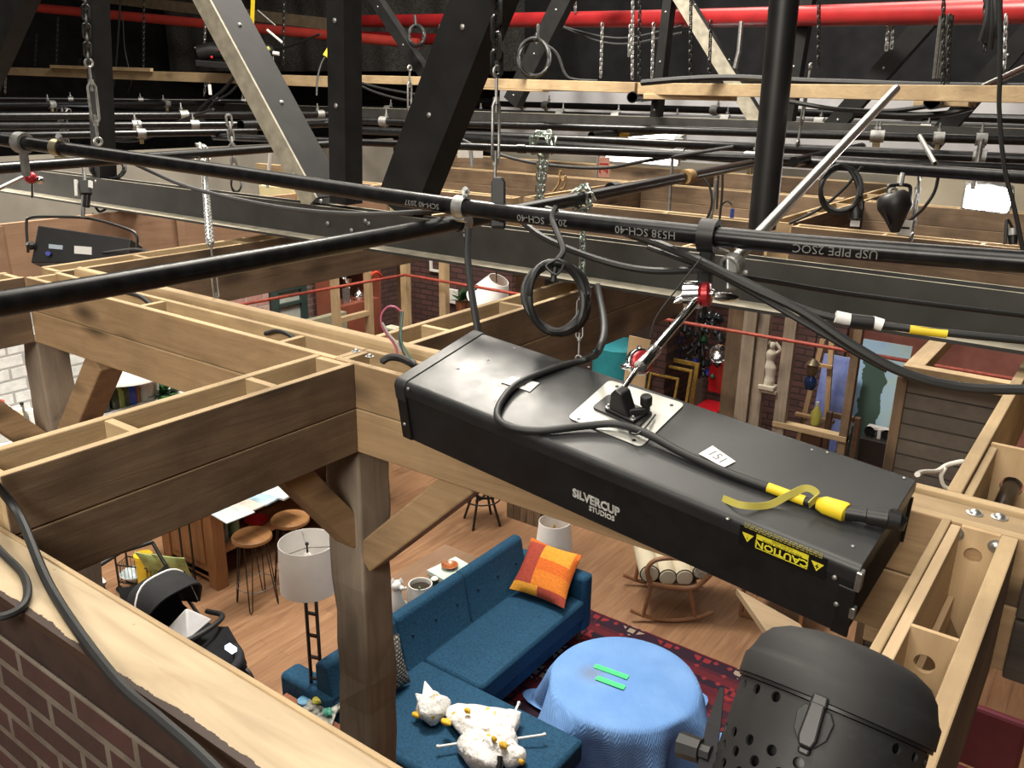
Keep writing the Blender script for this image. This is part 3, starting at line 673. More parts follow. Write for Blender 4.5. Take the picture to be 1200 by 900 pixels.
for sx in (-1, 1):
    for sy in (-1, 1):
        part('corner_plate', MB().box(sx*(BL/2-.03), sx*(BL/2+.001), sy*(BW/2-.004), sy*(BW/2+.0025), -BHt+.004, -.05, 0, BM), black, hs, bevel=.002)
for px, py in ((603, 408), (572, 422), (537, 432), (853, 608), (1000, 640), (1060, 560), (952, 527), (970, 530), (940, 570), (690, 430)):
    part('lid_rivet', MB().ball(T_(px, py), (.004, .004, .002), 8), dull, hs, smooth=True)
for px, py in ((478, 456), (474, 497), (978, 677), (980, 708)):
    p = F_(px, py, .003); part('rivet', MB().ball(p, (.005, .003, .005), 8), dull, hs, smooth=True)
part('end_latch', MB().box(BL/2-.004, BL/2+.006, -BW/2-.003, -BW/2+.014, -.05, -.008, 0, BM), zinc, hs, bevel=.002)
part('end_latch', MB().box(BL/2-.004, BL/2+.006, -BW/2-.003, -BW/2+.01, -.115, -.09, 0, BM), zinc, hs, bevel=.002)
FX = frame((0, 0, 0), bx, bz, -by)                             # lettering frame on the front face
def fM(p, rot=0):
    M = FX.copy(); M.translation = p; return M @ Matrix.Rotation(rot, 4, 'Z')
stw = simple('worn_white_stencil_paint', (.45, .45, .42), .8, 0, .3, 60)
mb = MB(); textmb(mb, 'SILVERCUP', .031, fM(F_(698, 589, -.0036)), 0, .0004, bold=.0012, sx=.78); textmb(mb, 'STUDIOS', .0185, fM(F_(705, 602, -.0036)), 0, .0004, bold=.0006, sx=.85)
part('stencil_lettering', mb, stw, hs)
# warning sticker, upside down
c0 = F_(916, 646, .0); Lx = ((F_(968, 664)-F_(866, 622)).dot(bx)); sm_ = fM(c0, PI)
st = part('warning_sticker', MB().box(-Lx/2, Lx/2, -.024, .024, -.0012, .0003, 0, sm_), simple('glossy_black_sticker', (.008, .008, .008), .3), hs)
yl = simple('sticker_yellow', (.8, .72, .04), .5, 0, .05)
mb = MB(); w2 = Lx*.30
for (a_, b_, c_, d_) in ((-w2, w2, -.0165, .0165),):
    t = .0012; z0, z1 = .0003, .0009
    mb.box(a_, b_, c_, c_+t, z0, z1, 0, sm_); mb.box(a_, b_, d_-t, d_, z0, z1, 0, sm_); mb.box(a_, a_+t, c_, d_, z0, z1, 0, sm_); mb.box(b_-t, b_, c_, d_, z0, z1, 0, sm_)
    mb.box(a_, b_, c_, c_+.0115, z0, z1, 0, sm_)
textmb(mb, 'CAUTION', .021, sm_ @ Matrix.Translation((0, .0055, .0006)), 0, .0003, bold=.0005, sx=1.05)
for sx in (-1, 1):
    o = sx*Lx*.4; mb.add([(o-.011, -.008, .0004), (o+.011, -.008, .0004), (o, .011, .0004), (o-.011, -.008, .001), (o+.011, -.008, .001), (o, .011, .001)], [(0, 2, 1), (3, 4, 5), (0, 1, 4, 3), (1, 2, 5, 4), (2, 0, 3, 5)], 0, sm_)
part('sticker_print', mb, yl, st)
mb = MB(); textmb(mb, 'RISK OF ELECTRIC SHOCK', .0062, sm_ @ Matrix.Translation((0, -.0075, .001)), 0, .0002); textmb(mb, 'DO NOT OPEN', .0055, sm_ @ Matrix.Translation((0, -.0135, .001)), 0, .0002)
textmb(mb, '!', .014, sm_ @ Matrix.Translation((Lx*.4, -.0005, .0011)), 0, .0002); o = -Lx*.4
mb.add([(o+.001, .007, .0012), (o-.004, -.0005, .0012), (o-.0005, -.0005, .0012), (o-.002, -.007, .0012), (o+.004, .0015, .0012), (o+.0008, .0015, .0012)], [(0, 1, 2, 5), (2, 3, 4, 5)], 0, sm_)
part('sticker_print', mb, black, st)
mb = MB()
for r_ in range(3):
    y = -.0265-r_*.0045+.004
    x = -Lx*.44
    while x < Lx*.44:
        L_ = random.uniform(.004, .011); mb.box(x, min(x+L_, Lx*.45), y, y+.0016, .0003, .0007, 0, sm_); x += L_+.0018
part('sticker_print', mb, simple('dim_yellow_print', (.35, .3, .05), .6), st)
# paper cards stuck on the lid
def quad_card(name, px, label, txt, size, root, rot=0):
    pts = [T_(x, y, .0016) for x, y in px]; mb = MB(); n = bz*.0008
    mb.add(pts+[p+n for p in pts], [(3, 2, 1, 0), (4, 5, 6, 7), (0, 1, 5, 4), (1, 2, 6, 5), (2, 3, 7, 6), (3, 0, 4, 7)])
    o = part(name, mb, white, root, label=label)
    c = sum(pts, V())/4; u = (pts[2]-pts[1]).normalized(); M = frame(c+bz*.0011, u, bz.cross(u), bz)
    mb = MB(); textmb(mb, txt, size, M, 0, .0002); part('handwriting', mb, simple('grey_pencil', (.12, .12, .13), .8), o)
quad_card('paper_tag', [(819, 532), (835, 522.5), (862, 541), (848, 548)], 'white paper tag with handwritten number', '151', .03, hs)
quad_card('paper_tag', [(587, 448), (600, 441.5), (632, 449), (621, 459)], 'white paper tag under the looping cable', '151', .026, hs)
# mounting plate, black bracket and knob
pl = [T_(665, 490, .001), T_(751, 525, .001), T_(803, 474, .001), T_(714, 446, .001)]
def rquad(pts, r, h, n):
    o = []; k = len(pts)
    for i in range(k):
        p, a_, b_ = pts[i], (pts[i-1]-pts[i]).normalized(), (pts[(i+1) % k]-pts[i]).normalized()
        for j in range(5):
            t = j/4; o.append(p+a_*r*(1-t)**2+b_*r*t**2)
    m_ = len(o); mb = MB(); mb.add(o+[q+n*h for q in o], [tuple(range(m_))[::-1], tuple(range(m_, 2*m_))]+[(i, (i+1) % m_, m_+(i+1) % m_, m_+i) for i in range(m_)]); return mb
plate = part('mounting_plate', rquad(pl, .014, .0025, bz), simple('brushed_aluminium_plate', (.5, .5, .46), .45, .55, .12, 20), hs, bevel=.0006)
for px, py in ((678, 491), (743, 516), (787, 475), (723, 453)):
    part('hole_plug', MB().lathe([(.0045, 0), (.0045, .0008)], 10, 0, frame(T_(px, py, .0034), bx, by, bz)), black, plate)
part('base_plate', rquad([T_(693, 479, .004), T_(748, 503, .004), T_(766, 485, .004), T_(714, 463, .004)], .012, .005, bz), black, hs, bevel=.001)
Bo = T_(728, 482, .009); Bs = frame(Bo, (T_(748, 490)-T_(710, 472)), by, bz)
part('swivel_bracket', MB().prism([(-.022, 0), (.034, 0), (.012, .055), (-.006, .06), (-.018, .045)], -.016, .016, 0, Bs @ Matrix.Rotation(PI/2, 4, 'X')), black, hs, bevel=.004)
part('bracket_foot', MB().box(-.03, .05, -.02, .02, 0, .006, 0, Bs), black, hs, bevel=.002)
for x in (-.024, .044): part('bolt', lag_bolt(MB(), (Bs @ V((x, -.014, .006))), .004, bz), zinc, hs, smooth=True)
part('knob', MB().lathe([(.009, 0), (.009, .012), (.0085, .014), (.013, .016), (.013, .034), (.011, .037), (0, .037)], 14, 0, frame(T_(757, 481, .012), bx, by, bz)), black, hs, smooth=True)
part('knob_arm', MB().bar(T_(737, 483, .02), T_(757, 481, .02), .014, .014), black, hs, bevel=.003)
# ------------------------------------------------------------------ chromed double knuckle arm up to the hook clamp
K1 = P(752, 424, 1.9); K2 = onmain(831)+V((-.01, -.01, -.17))
K2 = P(822, 345, depth(K2)-.02)
ka = thing('knuckle_arm', 'chromed two-knuckle arm with red discs linking the black housing to the pipe', 'grip arm', K1-V((0, 0, .05)))
def disc(c, n, r, t, mt, nm='knuckle'):
    x, y, d = basis(n); return part(nm, MB().lathe([(r*.85, -t/2), (r, -t/2+.003), (r, t/2-.003), (r*.85, t/2)], 22, 0, frame(c, x, y, d)), mt, ka, smooth=True)
tc = (CAM-K1).normalized()
part('lower_rod', MB().tube([Bo+bz*.05, K1], .0065, 12), chrome, ka, smooth=True)
n1 = (tc+cr*.5).normalized()
disc(K1-n1*.011, n1, .03, .02, chrome); disc(K1+n1*.004, n1, .025, .014, redm); 
part('wing_screw', MB().ball((0, 0, 0), (.02, .008, .012), 12, 0, frame(K1-cr*.034+cu*-.01, n1, cu)), chrome, ka, smooth=True)
part('pin', MB().tube([K1-n1*.02+cu*.02, K1-n1*.01+cu*.034], .005, 8), chrome, ka, smooth=True)
ad = (K2-K1).normalized()
part('arm_tube', MB().tube([K1+n1*.014-ad*.015, K2+n1*.0], .0105, 14), chrome, ka, smooth=True)
part('arm_socket', MB().tube([K1+n1*.014-ad*.02, K1+n1*.014+ad*.05, K1+n1*.014+ad*.056], [.0155, .015, .011], 14), chrome, ka, smooth=True)
n2 = (cr*1.0+tc*.45).normalized()
disc(K2-n2*.02, n2, .034, .044, chrome); disc(K2+n2*.012, n2, .03, .02, redm); disc(K2+n2*.026, n2, .012, .014, chrome, 'boss')
def lever(p, q, w, up):
    p, q = V(p), V(q); d = (q-p); L = d.length; M = frame(p, d, up); return MB().grid(lambda u, v: M @ V((L*v, w*math.cos(2*PI*u)*math.sin(PI*min(1, .12+.88*v))**.6, .006*math.sin(2*PI*u)*math.sin(PI*(.1+.85*v)))), 12, 12, closeu=True)
part('lever', lever(K2+n2*.03-cu*.006, K2+n2*.03+cr*.062-cu*.01, .012, cu), chrome, ka, smooth=True)
part('lever', lever(K2-n2*.03+cu*.012+cr*.012, K2-n2*.035-cr*.034-cu*.02, .012, cu+cr), chrome, ka, smooth=True)
part('spigot', MB().tube([K2+n2*.012, onmain(831)+V((0, -.005, -.13))], .008, 12), chrome, ka, smooth=True)
# ------------------------------------------------------------------ black perforated lamp head, lower right
def lamp_head():
    c = P(976, 831, .88); R = .0925; e = ray(982, 836).normalized()
    ax = ((cr*.30+cu*.95).normalized()*math.cos(math.radians(14))+e*math.sin(math.radians(14))).normalized()
    tc = (-e-ax*(-e).dot(ax)).normalized()                     # side of the body facing the camera
    M = frame(c, tc.cross(ax), -tc, ax) if False else frame(c, tc, ax.cross(tc), ax)
    hb = scuff('matt_black_lamp', (.011, .011, .0115), .6)
    rt = thing('lamp_head', 'black perforated cylindrical lamp head in the bottom right foreground', 'stage lamp', c-ax*.35)
    part('dome_cap', MB().lathe([(R-.002, -.001), (R+.0045, 0), (R+.0045, .02), (R+.0015, .024), (R*.99, .03), (R*.95, .042), (R*.86, .053), (R*.7, .061), (R*.45, .0665), (R*.2, .0685), (0, .069)], 64, 0, M), hb, rt, smooth=60)
    part('cap_lip', MB().lathe([(R-.001, -.004), (R+.003, -.004), (R+.003, -.001), (R-.001, -.001)], 64, 0, M), black, rt, smooth=True)
    NC = 44; RH = .0155; NR = 20; vs = []; mb = MB(); da = 2*PI/NC
    def cyl(a, z, r=R): return (r*math.cos(a), r*math.sin(a), z)
    def holed(i, j):
        k = (i+NC//2) % NC-NC//2                               # column from the camera-facing line (+ = to the right)
        if j == 0: return (k % 2 == 0 and k <= -3) or (k % 2 == 1 and k >= 4)
        if j in (1, 2): return False
        if 3 <= j: return (k+j) % 2 == 0 and (k <= -1 or (k <= 3 and j >= 5) or j >= 7)
        return False
    for j in range(NR):
        z1 = -.005-j*RH; z0 = z1-RH
        for i in range(NC):
            a0 = (i-.5)*da; a1 = a0+da; am = i*da; zm = (z0+z1)/2
            if not holed(i, j): mb.add([cyl(a0, z0), cyl(a1, z0), cyl(a1, z1), cyl(a0, z1)], [(0, 1, 2, 3)]); continue
            rh = .0052; N = 16; ins = []; inn = []; out = []
            for q in range(N):
                t = 2*PI*q/N; ca, sa = math.cos(t), math.sin(t); ins.append(cyl(am+rh*ca/R, zm+rh*sa)); inn.append(cyl(am+rh*ca/R, zm+rh*sa, R-.003))
                k = max(abs(ca), abs(sa)); out.append(cyl(am+da/2*ca/k, zm+RH/2*sa/k))
            b = [(N+q, N+(q+1) % N, (q+1) % N, q) for q in range(N)]+[(q, (q+1) % N, 2*N+(q+1) % N, 2*N+q) for q in range(N)]
            mb.add(ins+out+inn, b)
    for v in range(len(mb.v)): mb.v[v] = M @ mb.v[v]
    pbo = part('perforated_body', mb, hb, rt); bmx = bmesh.new(); bmx.from_mesh(pbo.data); bmesh.ops.remove_doubles(bmx, verts=bmx.verts, dist=2e-5); bmx.to_mesh(pbo.data); bmx.free(); finish(pbo, 0, 30)
    part('inner_liner', MB().lathe([(R*.86, -.31), (R*.86, -.006)], 40, 0, M), black, rt, smooth=True)
    part('base_ring', MB().shell([(R*.8, -.315), (R+.004, -.315), (R+.004, -.3), (R*.8, -.3), (R*.8, -.315)], 48, 0, M), hb, rt, smooth=True)
    # latch
    az = -.12; LM = M @ Matrix.Rotation(az, 4, 'Z') @ Matrix.Translation((R, 0, -.02)) @ Matrix(((0, 0, 1, 0), (1, 0, 0, 0), (0, 1, 0, 0), (0, 0, 0, 1)))
    l = part('latch_plate', MB().prism([(-.012, .012), (.012, .012), (.017, .004), (.015, -.012), (.006, -.024), (-.006, -.024), (-.015, -.012), (-.017, .004)], -.001, .004, 0, LM), hb, rt, bevel=.001)
    part('latch_lever', MB().prism([(-.007, .016), (.007, .016), (.0085, -.016), (.006, -.024), (-.006, -.024), (-.0085, -.016)], .004, .013, 0, LM), black, l, bevel=.002)
    part('latch_hook', MB().prism([(-.008, .013), (.008, .013), (.007, .024), (-.007, .024)], .003, .01, 0, LM), black, l, bevel=.002)
    part('latch_tip', MB().prism([(-.006, -.024), (.006, -.024), (.005, -.031), (-.005, -.031)], .001, .009, 0, LM), black, l, bevel=.002)
    # yoke with clamp knob, left side
    yk = [P(846, 806, .93), P(836, 850, .9), P(826, 905, .87), P(815, 980, .83)]
    mb = MB(); ws = [.004, .013, .0155, .0165]
    for i in range(3):
        d = (yk[i+1]-yk[i]).normalized(); s_ = d.cross(e).normalized()
        a_, b_ = yk[i], yk[i+1]; vs = []
        for p, w in ((a_, ws[i]), (b_, ws[i+1])):
            for q in (-1, 1):
                for r_ in (0, 1): vs.append(p+s_*q*w*.55+e*(r_*.006)+cr*0)
        mb.add(vs, [(0, 2, 3, 1), (4, 5, 7, 6), (0, 1, 5, 4), (2, 6, 7, 3), (0, 4, 6, 2), (1, 3, 7, 5)])
    part('yoke', mb, velour, rt)
    k0, k1 = P(833, 884, .88), P(797, 872, .9)
    part('yoke_knob', MB().tube([k0, k0+(k1-k0)*.3, k0+(k1-k0)*.32, k1, k1], [.0085, .0085, .0125, .0135, .009], 8), black, rt, smooth=30)
    return rt
lamp_head()
# ------------------------------------------------------------------ cables around the housing
rc = .0085
lid = [T_(x, y, rc+.001) for x, y in ((690, 420), (650, 431), (608, 449), (588, 470), (583, 488), (596, 500), (632, 505))]
over = [T_(685, 499, rc+.004), T_(722, 497, rc+.009), T_(757, 508, rc+.009), T_(800, 531, rc+.003), T_(850, 553, rc+.001), T_(905, 573, rc+.001), T_(960, 592, rc+.001), T_(1000, 601, rc+.003)]
coilc = [P(700, 335, 2.14), P(708, 380, 2.02), P(703, 408, 1.93)]
pc = thing('power_cable', 'black power cable looping down from a hanging coil and across the housing lid', 'cable', T_(740, 505))
part('cable_jacket', MB().tube(spline(coilc+lid+over, 8), rc, 12), rubber, pc, smooth=True)
def coil(cx, cy, d, rx_, ry_, turns, r, tilt=0, jit=.06):
    pts = []; n = 28
    for i in range(int(turns*n)+1):
        a = 2*PI*i/n; k = 1+jit*math.sin(i*.37)+jit*.6*math.sin(i*.11+1); px = rx_*k*math.cos(a); py = ry_*k*math.sin(a)
        px, py = px*math.cos(tilt)-py*math.sin(tilt), px*math.sin(tilt)+py*math.cos(tilt)
        pts.append(P(cx+px+2*math.sin(i*.5), cy+py, d+.03*math.sin(a*1.0+i*.05)+.012*math.sin(i*.7)))
    return MB().tube(pts, r, 8)
part('coil', coil(652, 349, 2.14, 34, 40, 4.2, .0085, -.15), rubber, pc, smooth=True)
part('coil_tie', MB().tube(spline([P(652, 304, 2.1), P(640, 312, 2.1), P(652, 322, 2.08), P(660, 310, 2.1), P(652, 304, 2.1)], 6), .003, 6), rubber, pc, smooth=True)
part('coil_hanger', MB().tube(spline([onmain(651)+V((0, 0, .03)), onmain(655)+V((0, -.03, 0)), P(660, 292, 2.15), P(652, 308, 2.13), P(648, 330, 2.13)], 8), .008, 8), rubber, pc, smooth=True)
part('tape_band', MB().tube([T_(900, 571, rc+.001), T_(943, 587, rc+.001)], rc*1.12, 14), yellow, pc, smooth=True, label='yellow tape band')
part('connector', MB().tube([T_(957, 590, .014), T_(966, 592, .015), T_(990, 600, .016), T_(992, 601, .016)], [.01, .0165, .018, .0165], 16), yellow, pc, smooth=30, label='yellow cable boot')
part('plug', MB().tube([T_(991, 600, .016), T_(1015, 604, .018), T_(1016, 604, .018), T_(1040, 608, .02), T_(1041, 608, .02), T_(1055, 611, .02)], [.0135, .0135, .016, .016, .019, .016], 14), black, pc, smooth=30)
part('plug_elbow', MB().tube([T_(1042, 604, .02), T_(1052, 612, .008), T_(1050, 618, -.002)], [.017, .018, .014], 12), black, pc, smooth=30)
rb = spline([T_(847, 584, .003), T_(870, 592, .012), T_(900, 592, .006), T_(925, 580, .02), T_(945, 572, .03), T_(958, 580, .03), T_(948, 592, .024)], 8)
mb = MB(); n_ = len(rb)
vs_ = []
for i, p in enumerate(rb):
    d = (rb[min(i+1, n_-1)]-rb[max(i-1, 0)]).normalized(); s_ = (bz*.75+by*.6).normalized(); s_ = (s_-d*s_.dot(d)).normalized(); q = d.cross(s_)*.0012
    vs_ += [p-s_*.0065-q, p+s_*.0065-q, p+s_*.0065+q, p-s_*.0065+q]
mb.add(vs_, [(i*4+j, i*4+(j+1) % 4, i*4+4+(j+1) % 4, i*4+4+j) for i in range(n_-1) for j in range(4)])
part('tie_ribbon', mb, simple('khaki_yellow_tie', (.38, .33, .06), .7), pc, smooth=True)
mb = MB().tube(spline([T_(742, 500, .004), T_(738, 507, .01), T_(746, 509, .022), T_(757, 500, .02), T_(768, 486, .012)], 6), .0022, 6)
part('wire_tie', mb, black, pc, smooth=True)
part('shackle', MB().tube([T_(756, 512, .002), T_(757, 503, .012)], .004, 8), zinc, pc, smooth=True)
cable('black cable hanging straight down from the central clamp behind the housing', [P(549, 268, 2.38), P(548, 300, 2.36), P(553, 345, 2.32), P(560, 388, 2.3), P(564, 420, 2.3)], .0095)
hkp = [P(835, 318, 2.0)]
cable('thick black cable drooping from the hook clamp to the right edge', [P(770, 285, 2.2), P(820, 306, 2.03), P(880, 336, 1.95), P(940, 365, 1.9), P(1000, 405, 1.86), P(1060, 437, 1.83), P(1130, 454, 1.8), P(1230, 457, 1.75)], .011)
cable('second black cable bundled over the drooping cable near the hook clamp', [P(760, 290, 2.25), P(830, 316, 2.06), P(885, 345, 1.99), P(945, 380, 1.94), P(1000, 412, 1.9), P(1040, 434, 1.87)], .007)
cc = thing('power_cable', 'black cable with white tape tags and a yellow band at right', 'cable', P(1020, 380, 1.9))
part('cable_jacket', MB().tube(spline([P(838, 312, 2.06), P(880, 333, 2.0), P(930, 358, 1.96), P(975, 372, 1.93), P(1040, 382, 1.9), P(1110, 390, 1.86), P(1240, 403, 1.8)], 8), .0085, 10), rubber, cc, smooth=True)
def along(a_, b_, r, mt, nm, label=None): return part(nm, MB().tube([a_, b_], r, 14), mt, cc, smooth=True, label=label)
along(P(979, 371, 1.92), P(998, 375, 1.915), .0135, white, 'tape_tag', 'white tape tag'); along(P(996, 376, 1.915), P(1023, 379, 1.905), .0165, black, 'connector'); along(P(1021, 377, 1.905), P(1034, 381, 1.9), .0135, white, 'tape_tag', 'white tape tag'); along(P(1066, 386, 1.885), P(1110, 391, 1.86), .0098, yellow, 'tape_band', 'yellow tape band')
cable('thin black cable running right along the steel chord', [P(845, 322, 2.1), P(900, 329, 2.2), P(1000, 345, 2.3), P(1240, 375, 2.3)], .007)
cable('black cable sagging from the hook clamp toward the coil', [P(610, 258, 2.45), P(640, 280, 2.35), P(700, 304, 2.25), P(760, 317, 2.18), P(830, 316, 2.08)], .0095)
cable('pair cable running up left from the hook clamp under the main pipe', [P(640, 245, 2.6), P(700, 262, 2.45), P(770, 286, 2.25), P(835, 312, 2.05)], .011)
cable('grey cable sagging along the steel chord at left', [P(160, 193, 3.1), P(215, 217, 3.05), P(280, 234, 2.95), P(350, 246, 2.8), P(430, 251, 2.65), P(530, 246, 2.5)], .0075, simple('grey_cable', (.06, .06, .06), .6))
cable('thin black wire hanging from the hook clamp beside the silver arm', [P(822, 302, 2.0), P(800, 330, 2.0), P(770, 370, 2.0), P(762, 395, 2.0)], .002)
cable('black cable lying over the plywood wall cap at lower left', [PZ(-30, 540, WZ+.2), PZ(20, 600, WZ+.06), PZ(60, 690, WZ+.012), PZ(130, 790, WZ+.011), PZ(190, 845, WZ+.011), PZ(230, 880, WZ+.011), PZ(290, 940, WZ+.01)], .0095)
cable('shorter black cable curling over the plywood wall cap at left edge', [PZ(-40, 600, WZ+.06), PZ(0, 645, WZ+.012), PZ(28, 675, WZ+.01), PZ(30, 705, WZ+.01), PZ(5, 722, WZ+.008), PZ(-40, 722, WZ+.008)], .008)
# ================================================================== CHAINS, TURNBUCKLES AND HANGING GEAR
def chain_mb(p, q, r=.0035, pitch=.026, w=.011, mb=None, jit=0):
    mb = mb or MB(); p, q = V(p), V(q); L = (q-p).length; x, y, d = basis(q-p); n = max(1, int(L/pitch)); n = min(n, 90); pitch = L/n
    ln = pitch*.5+r*1.6
    for i in range(n):
        c = p+d*(pitch*(i+.5)); a = (i % 2)*PI/2+.4+jit*random.uniform(-1, 1); s_ = x*math.cos(a)+y*math.sin(a); pts = []
        for k in range(10):
            t = 2*PI*k/10; st = math.sin(t); ct = math.cos(t); pts.append(c+d*((ln-w*.6)*(1 if ct > 0 else -1)*(abs(ct) > .3)+w*.6*ct)+s_*w*st*.9)
        mb.tube(pts, r, 5, 0, False, True)
    return mb
CH = {'label': 0}
def chain(label, p, q, r=.0035, mt=zinc, pitch=.026, w=.011, group=None):
    return solo('chain', chain_mb(p, q, r, pitch, w), mt, label, 'chain', group, smooth=True)
def turnbuckle(label, p, q, w=.018, r=.004, mt=dull):          # eye, screw, two-bar body, screw, eye
    p, q = V(p), V(q); d = (q-p); L = d.length; x, y, dd = basis(d); root = thing('turnbuckle', label, 'turnbuckle', q)
    a, b = p+dd*L*.24, p+dd*L*.76; mb = MB(); xx = x if abs(x.dot(cr)) > .5 else y
    for s_ in (-1, 1): mb.tube([a+xx*w*s_*.35, a+xx*w*s_+dd*w, b+xx*w*s_-dd*w, b+xx*w*s_*.35], r, 8)
    mb.tube([a-dd*w*.6, a+dd*w*.6], w*.6, 8); mb.tube([b-dd*w*.6, b+dd*w*.6], w*.6, 8)
    part('body', mb, mt, root, smooth=True)
    for (s0, s1) in ((p, a+dd*w*2), (q, b-dd*w*2)):
        e = (s1-s0).normalized(); part('screw', MB().tube([s0+e*w, s1], r*1.1, 8), mt, root, smooth=True)
        part('eye', MB().tube([s0+(xx*math.cos(t)+e*math.sin(t))*w*.9 for t in [2*PI*k/14 for k in range(14)]], r*1.1, 7, 0, False, True), mt, root, smooth=True)
    return root
def knot(label, c, d, sz, r, mt, p=None, q=None, down=None):   # a bundle of chain wrapped round a pipe, with tail
    mb = MB()
    for k in range(7):
        a = 2*PI*k/7; u = V((math.cos(a), random.uniform(-.6, .6), math.sin(a)))*sz; v = V((math.cos(a+1.3), random.uniform(-.6, .6), math.sin(a+1.3)))*sz*1.05
        chain_mb(c+u, c+v, r, r*7, r*3, mb, .6)
    if down is not None:
        for o in ((-.25, .25) if r > .0055 else (0,)): chain_mb(c+cr*sz*o-cu*sz*.6, V(down)+cr*sz*o*.6, r, r*7, r*3, mb)
    return solo('chain', mb, mt, label, 'chain', smooth=True)
blk = simple('blackened_chain_steel', (.06, .06, .06), .4, .8, .4, 30)
grn = simple('greenish_zinc_chain', (.42, .48, .44), .35, .9, .25, 40)
chain('heavy dark chain coming down at upper left to a large turnbuckle', PY(97, -60, 2.95), PY(103, 74, 2.95), .008, blk, .05, .02)
turnbuckle('large grey turnbuckle at upper left, hanging in front of a truss upright', PY(104, 74, 2.95), PY(115, 166, 2.95), .025, .008)
chain('heavy dark chain coming down at top centre to a large turnbuckle', PY(584, -60, 2.62), PY(582, 84, 2.62), .009, blk, .05, .021)
turnbuckle('large grey turnbuckle at the picture centre above the main pipe', PY(582, 84, 2.62), PY(580, 222, 2.6), .02, .0055)
mb = MB(); c = onmain(579); mb.prism([(-.02, -.05), (.02, -.05), (.02, .075), (.012, .09), (-.012, .09), (-.02, .075)], -.012, .012, 0, frame(c+V((0, .02, 0)), cr, cu))
solo('pipe_lug', mb, black, 'black lug on the main pipe under the central turnbuckle', 'lug', bevel=.006)
knot('silver chain knotted round the thick pipe, with its tail hanging to the timber bay', PZ(637, 168, ZG), cu, .075, .0075, grn, down=PY(632, 238, 5.3))
pc2 = PZ(684, 232, LPZ+.005)
knot('silver chain wrapped round the pipe right of the picture centre, tail hanging toward the coil', pc2, cu, .045, .0042, grn, down=P(682, 330, depth(pc2)))
turnbuckle('slim turnbuckle hanging below the wrapped chain behind the coil', P(681, 328, depth(pc2)), P(678, 420, depth(pc2)-.05), .012, .003)
ck = PZ(238, 178, ZG-.04)
knot('silver chain wrapped round the pipe at left, tail dropping to the knotty beam', ck, cu, .045, .005, zinc, down=PY(246, 285, 1.99))
turnbuckle('slim turnbuckle ending on the knotty tan beam at left', PY(247, 286, 1.99), PY(256, 370, 1.97), .011, .0035)
chain('grey chain hanging right of the wrapped chain at left', PY(268, 137, 4.2), PY(275, 196, 4.2), .009, dull, .05, .022)
knot('rusty grey chain wrapped round a rear pipe at far left', PY(74, 133, 6.2), cu, .1, .01, dull, down=PY(77, 170, 6.2))
chain('greenish chain column hanging behind the black diagonal over a bay', PY(506, 168, 5.4), PY(510, 222, 5.4), .013, grn, .06, .03)
far = [(7, 55, 110, 9, zinc), (42, 40, 76, 9.5, blk), (67, 20, 76, 9, blk), (93, 70, 78, 9, blk), (123, 15, 76, 9, blk), (169, 0, 80, 9, blk), (240, 20, 60, 10, zinc), (240, 97, 112, 10, dull), (333, 0, 75, 9, blk),
       (705, 28, 90, 7.5, zinc), (738, 30, 65, 7.6, zinc), (742, 0, 92, 7.6, zinc), (750, 0, 96, 6.9, blk), (765, 28, 90, 7.5, zinc), (810, 0, 92, 6.8, blk), (832, 25, 92, 7, blk), (960, 0, 78, 6.2, blk), (1040, 20, 58, 7.8, zinc), (1046, 20, 56, 7.8, zinc), (1106, 0, 118, 5.7, blk), (1112, 18, 96, 5.8, blk), (1178, 18, 80, 7, zinc), (1155, 0, 60, 5.5, blk), (630, 30, 50, 8, dull), (515, 30, 42, 9, zinc), (675, 0, 14, 9, zinc)]
for i, (x, y0, y1, d, mt) in enumerate(far):
    s_ = d/7; chain('hanging %s chain %s' % ('silver' if mt is zinc else 'grey' if mt is dull else 'blackened', ['left of the tall upright', 'at far upper left above the plank clamp', 'above the left plank, second from the left picture edge', 'above the left plank, third from the left picture edge', 'just right of the left turnbuckle', 'above the plank clamp left of the dusty diagonal', 'behind the black spotlight on the plank', 'under the black spotlight', 'right of the yellow tape strip', 'left of the thin upright on the dark red main', 'shorter, beside the thin upright', 'longer, just right of the thin upright', 'that carries the open pipe end below the middle plank', 'alone between the open pipe end and the right diagonals', 'left of the silver hanger at upper right', 'close left of the round strut', 'carrying the grey turnbuckle right of the round strut', 'left one of a close pair by the right diagonal', 'right one of a close pair by the right diagonal', 'that carries the open pipe end below the right plank', 'doubled beside the right open pipe end', 'beside the dark cable hank at far upper right', 'behind the dark cable hank at upper right', 'short, above the hanging cable coil', 'short, right of the black wheel of cable', 'short, high at top centre'][i]),
          PY(x+(1 if y0 else 0), y0-(40 if y0 == 0 else 0), d), PY(x-1, y1, d), .0055*s_, mt, .034*s_, .013*s_)
turnbuckle('grey turnbuckle hanging right of the round black strut', PY(950, 78, 6.2), PY(935, 168, 6.2), .02, .008)
turnbuckle('slim grey turnbuckle hanging left of the central chain, by the middle plank', PY(480, 80, 6.6), PY(480, 146, 6.6), .025, .009)
turnbuckle('slim turnbuckle reaching down to the timber ladder bay left of centre', PY(516, 168, 5.5), PY(512, 226, 5.5), .02, .009)
turnbuckle('long clear turnbuckle hanging right of the black hanging lamp', PY(1078, 205, 5.55), PY(1068, 278, 5.55), .03, .008)
def rod(label, pts, r, mt, cat='rod', name='hanger_rod'): return solo(name, MB().tube([V(p) for p in pts], r, 10), mt, label, cat, smooth=True)
rod('white hanger rod dropping past the pipe by the dusty diagonal foot', [PY(318, 165, 4.0), PY(313, 220, 4.0)], .012, wpaint)
rod('silver hanger rod above the bright lamp', [PY(1150, 165, 5.9), PY(1140, 222, 5.9)], .016, zinc)
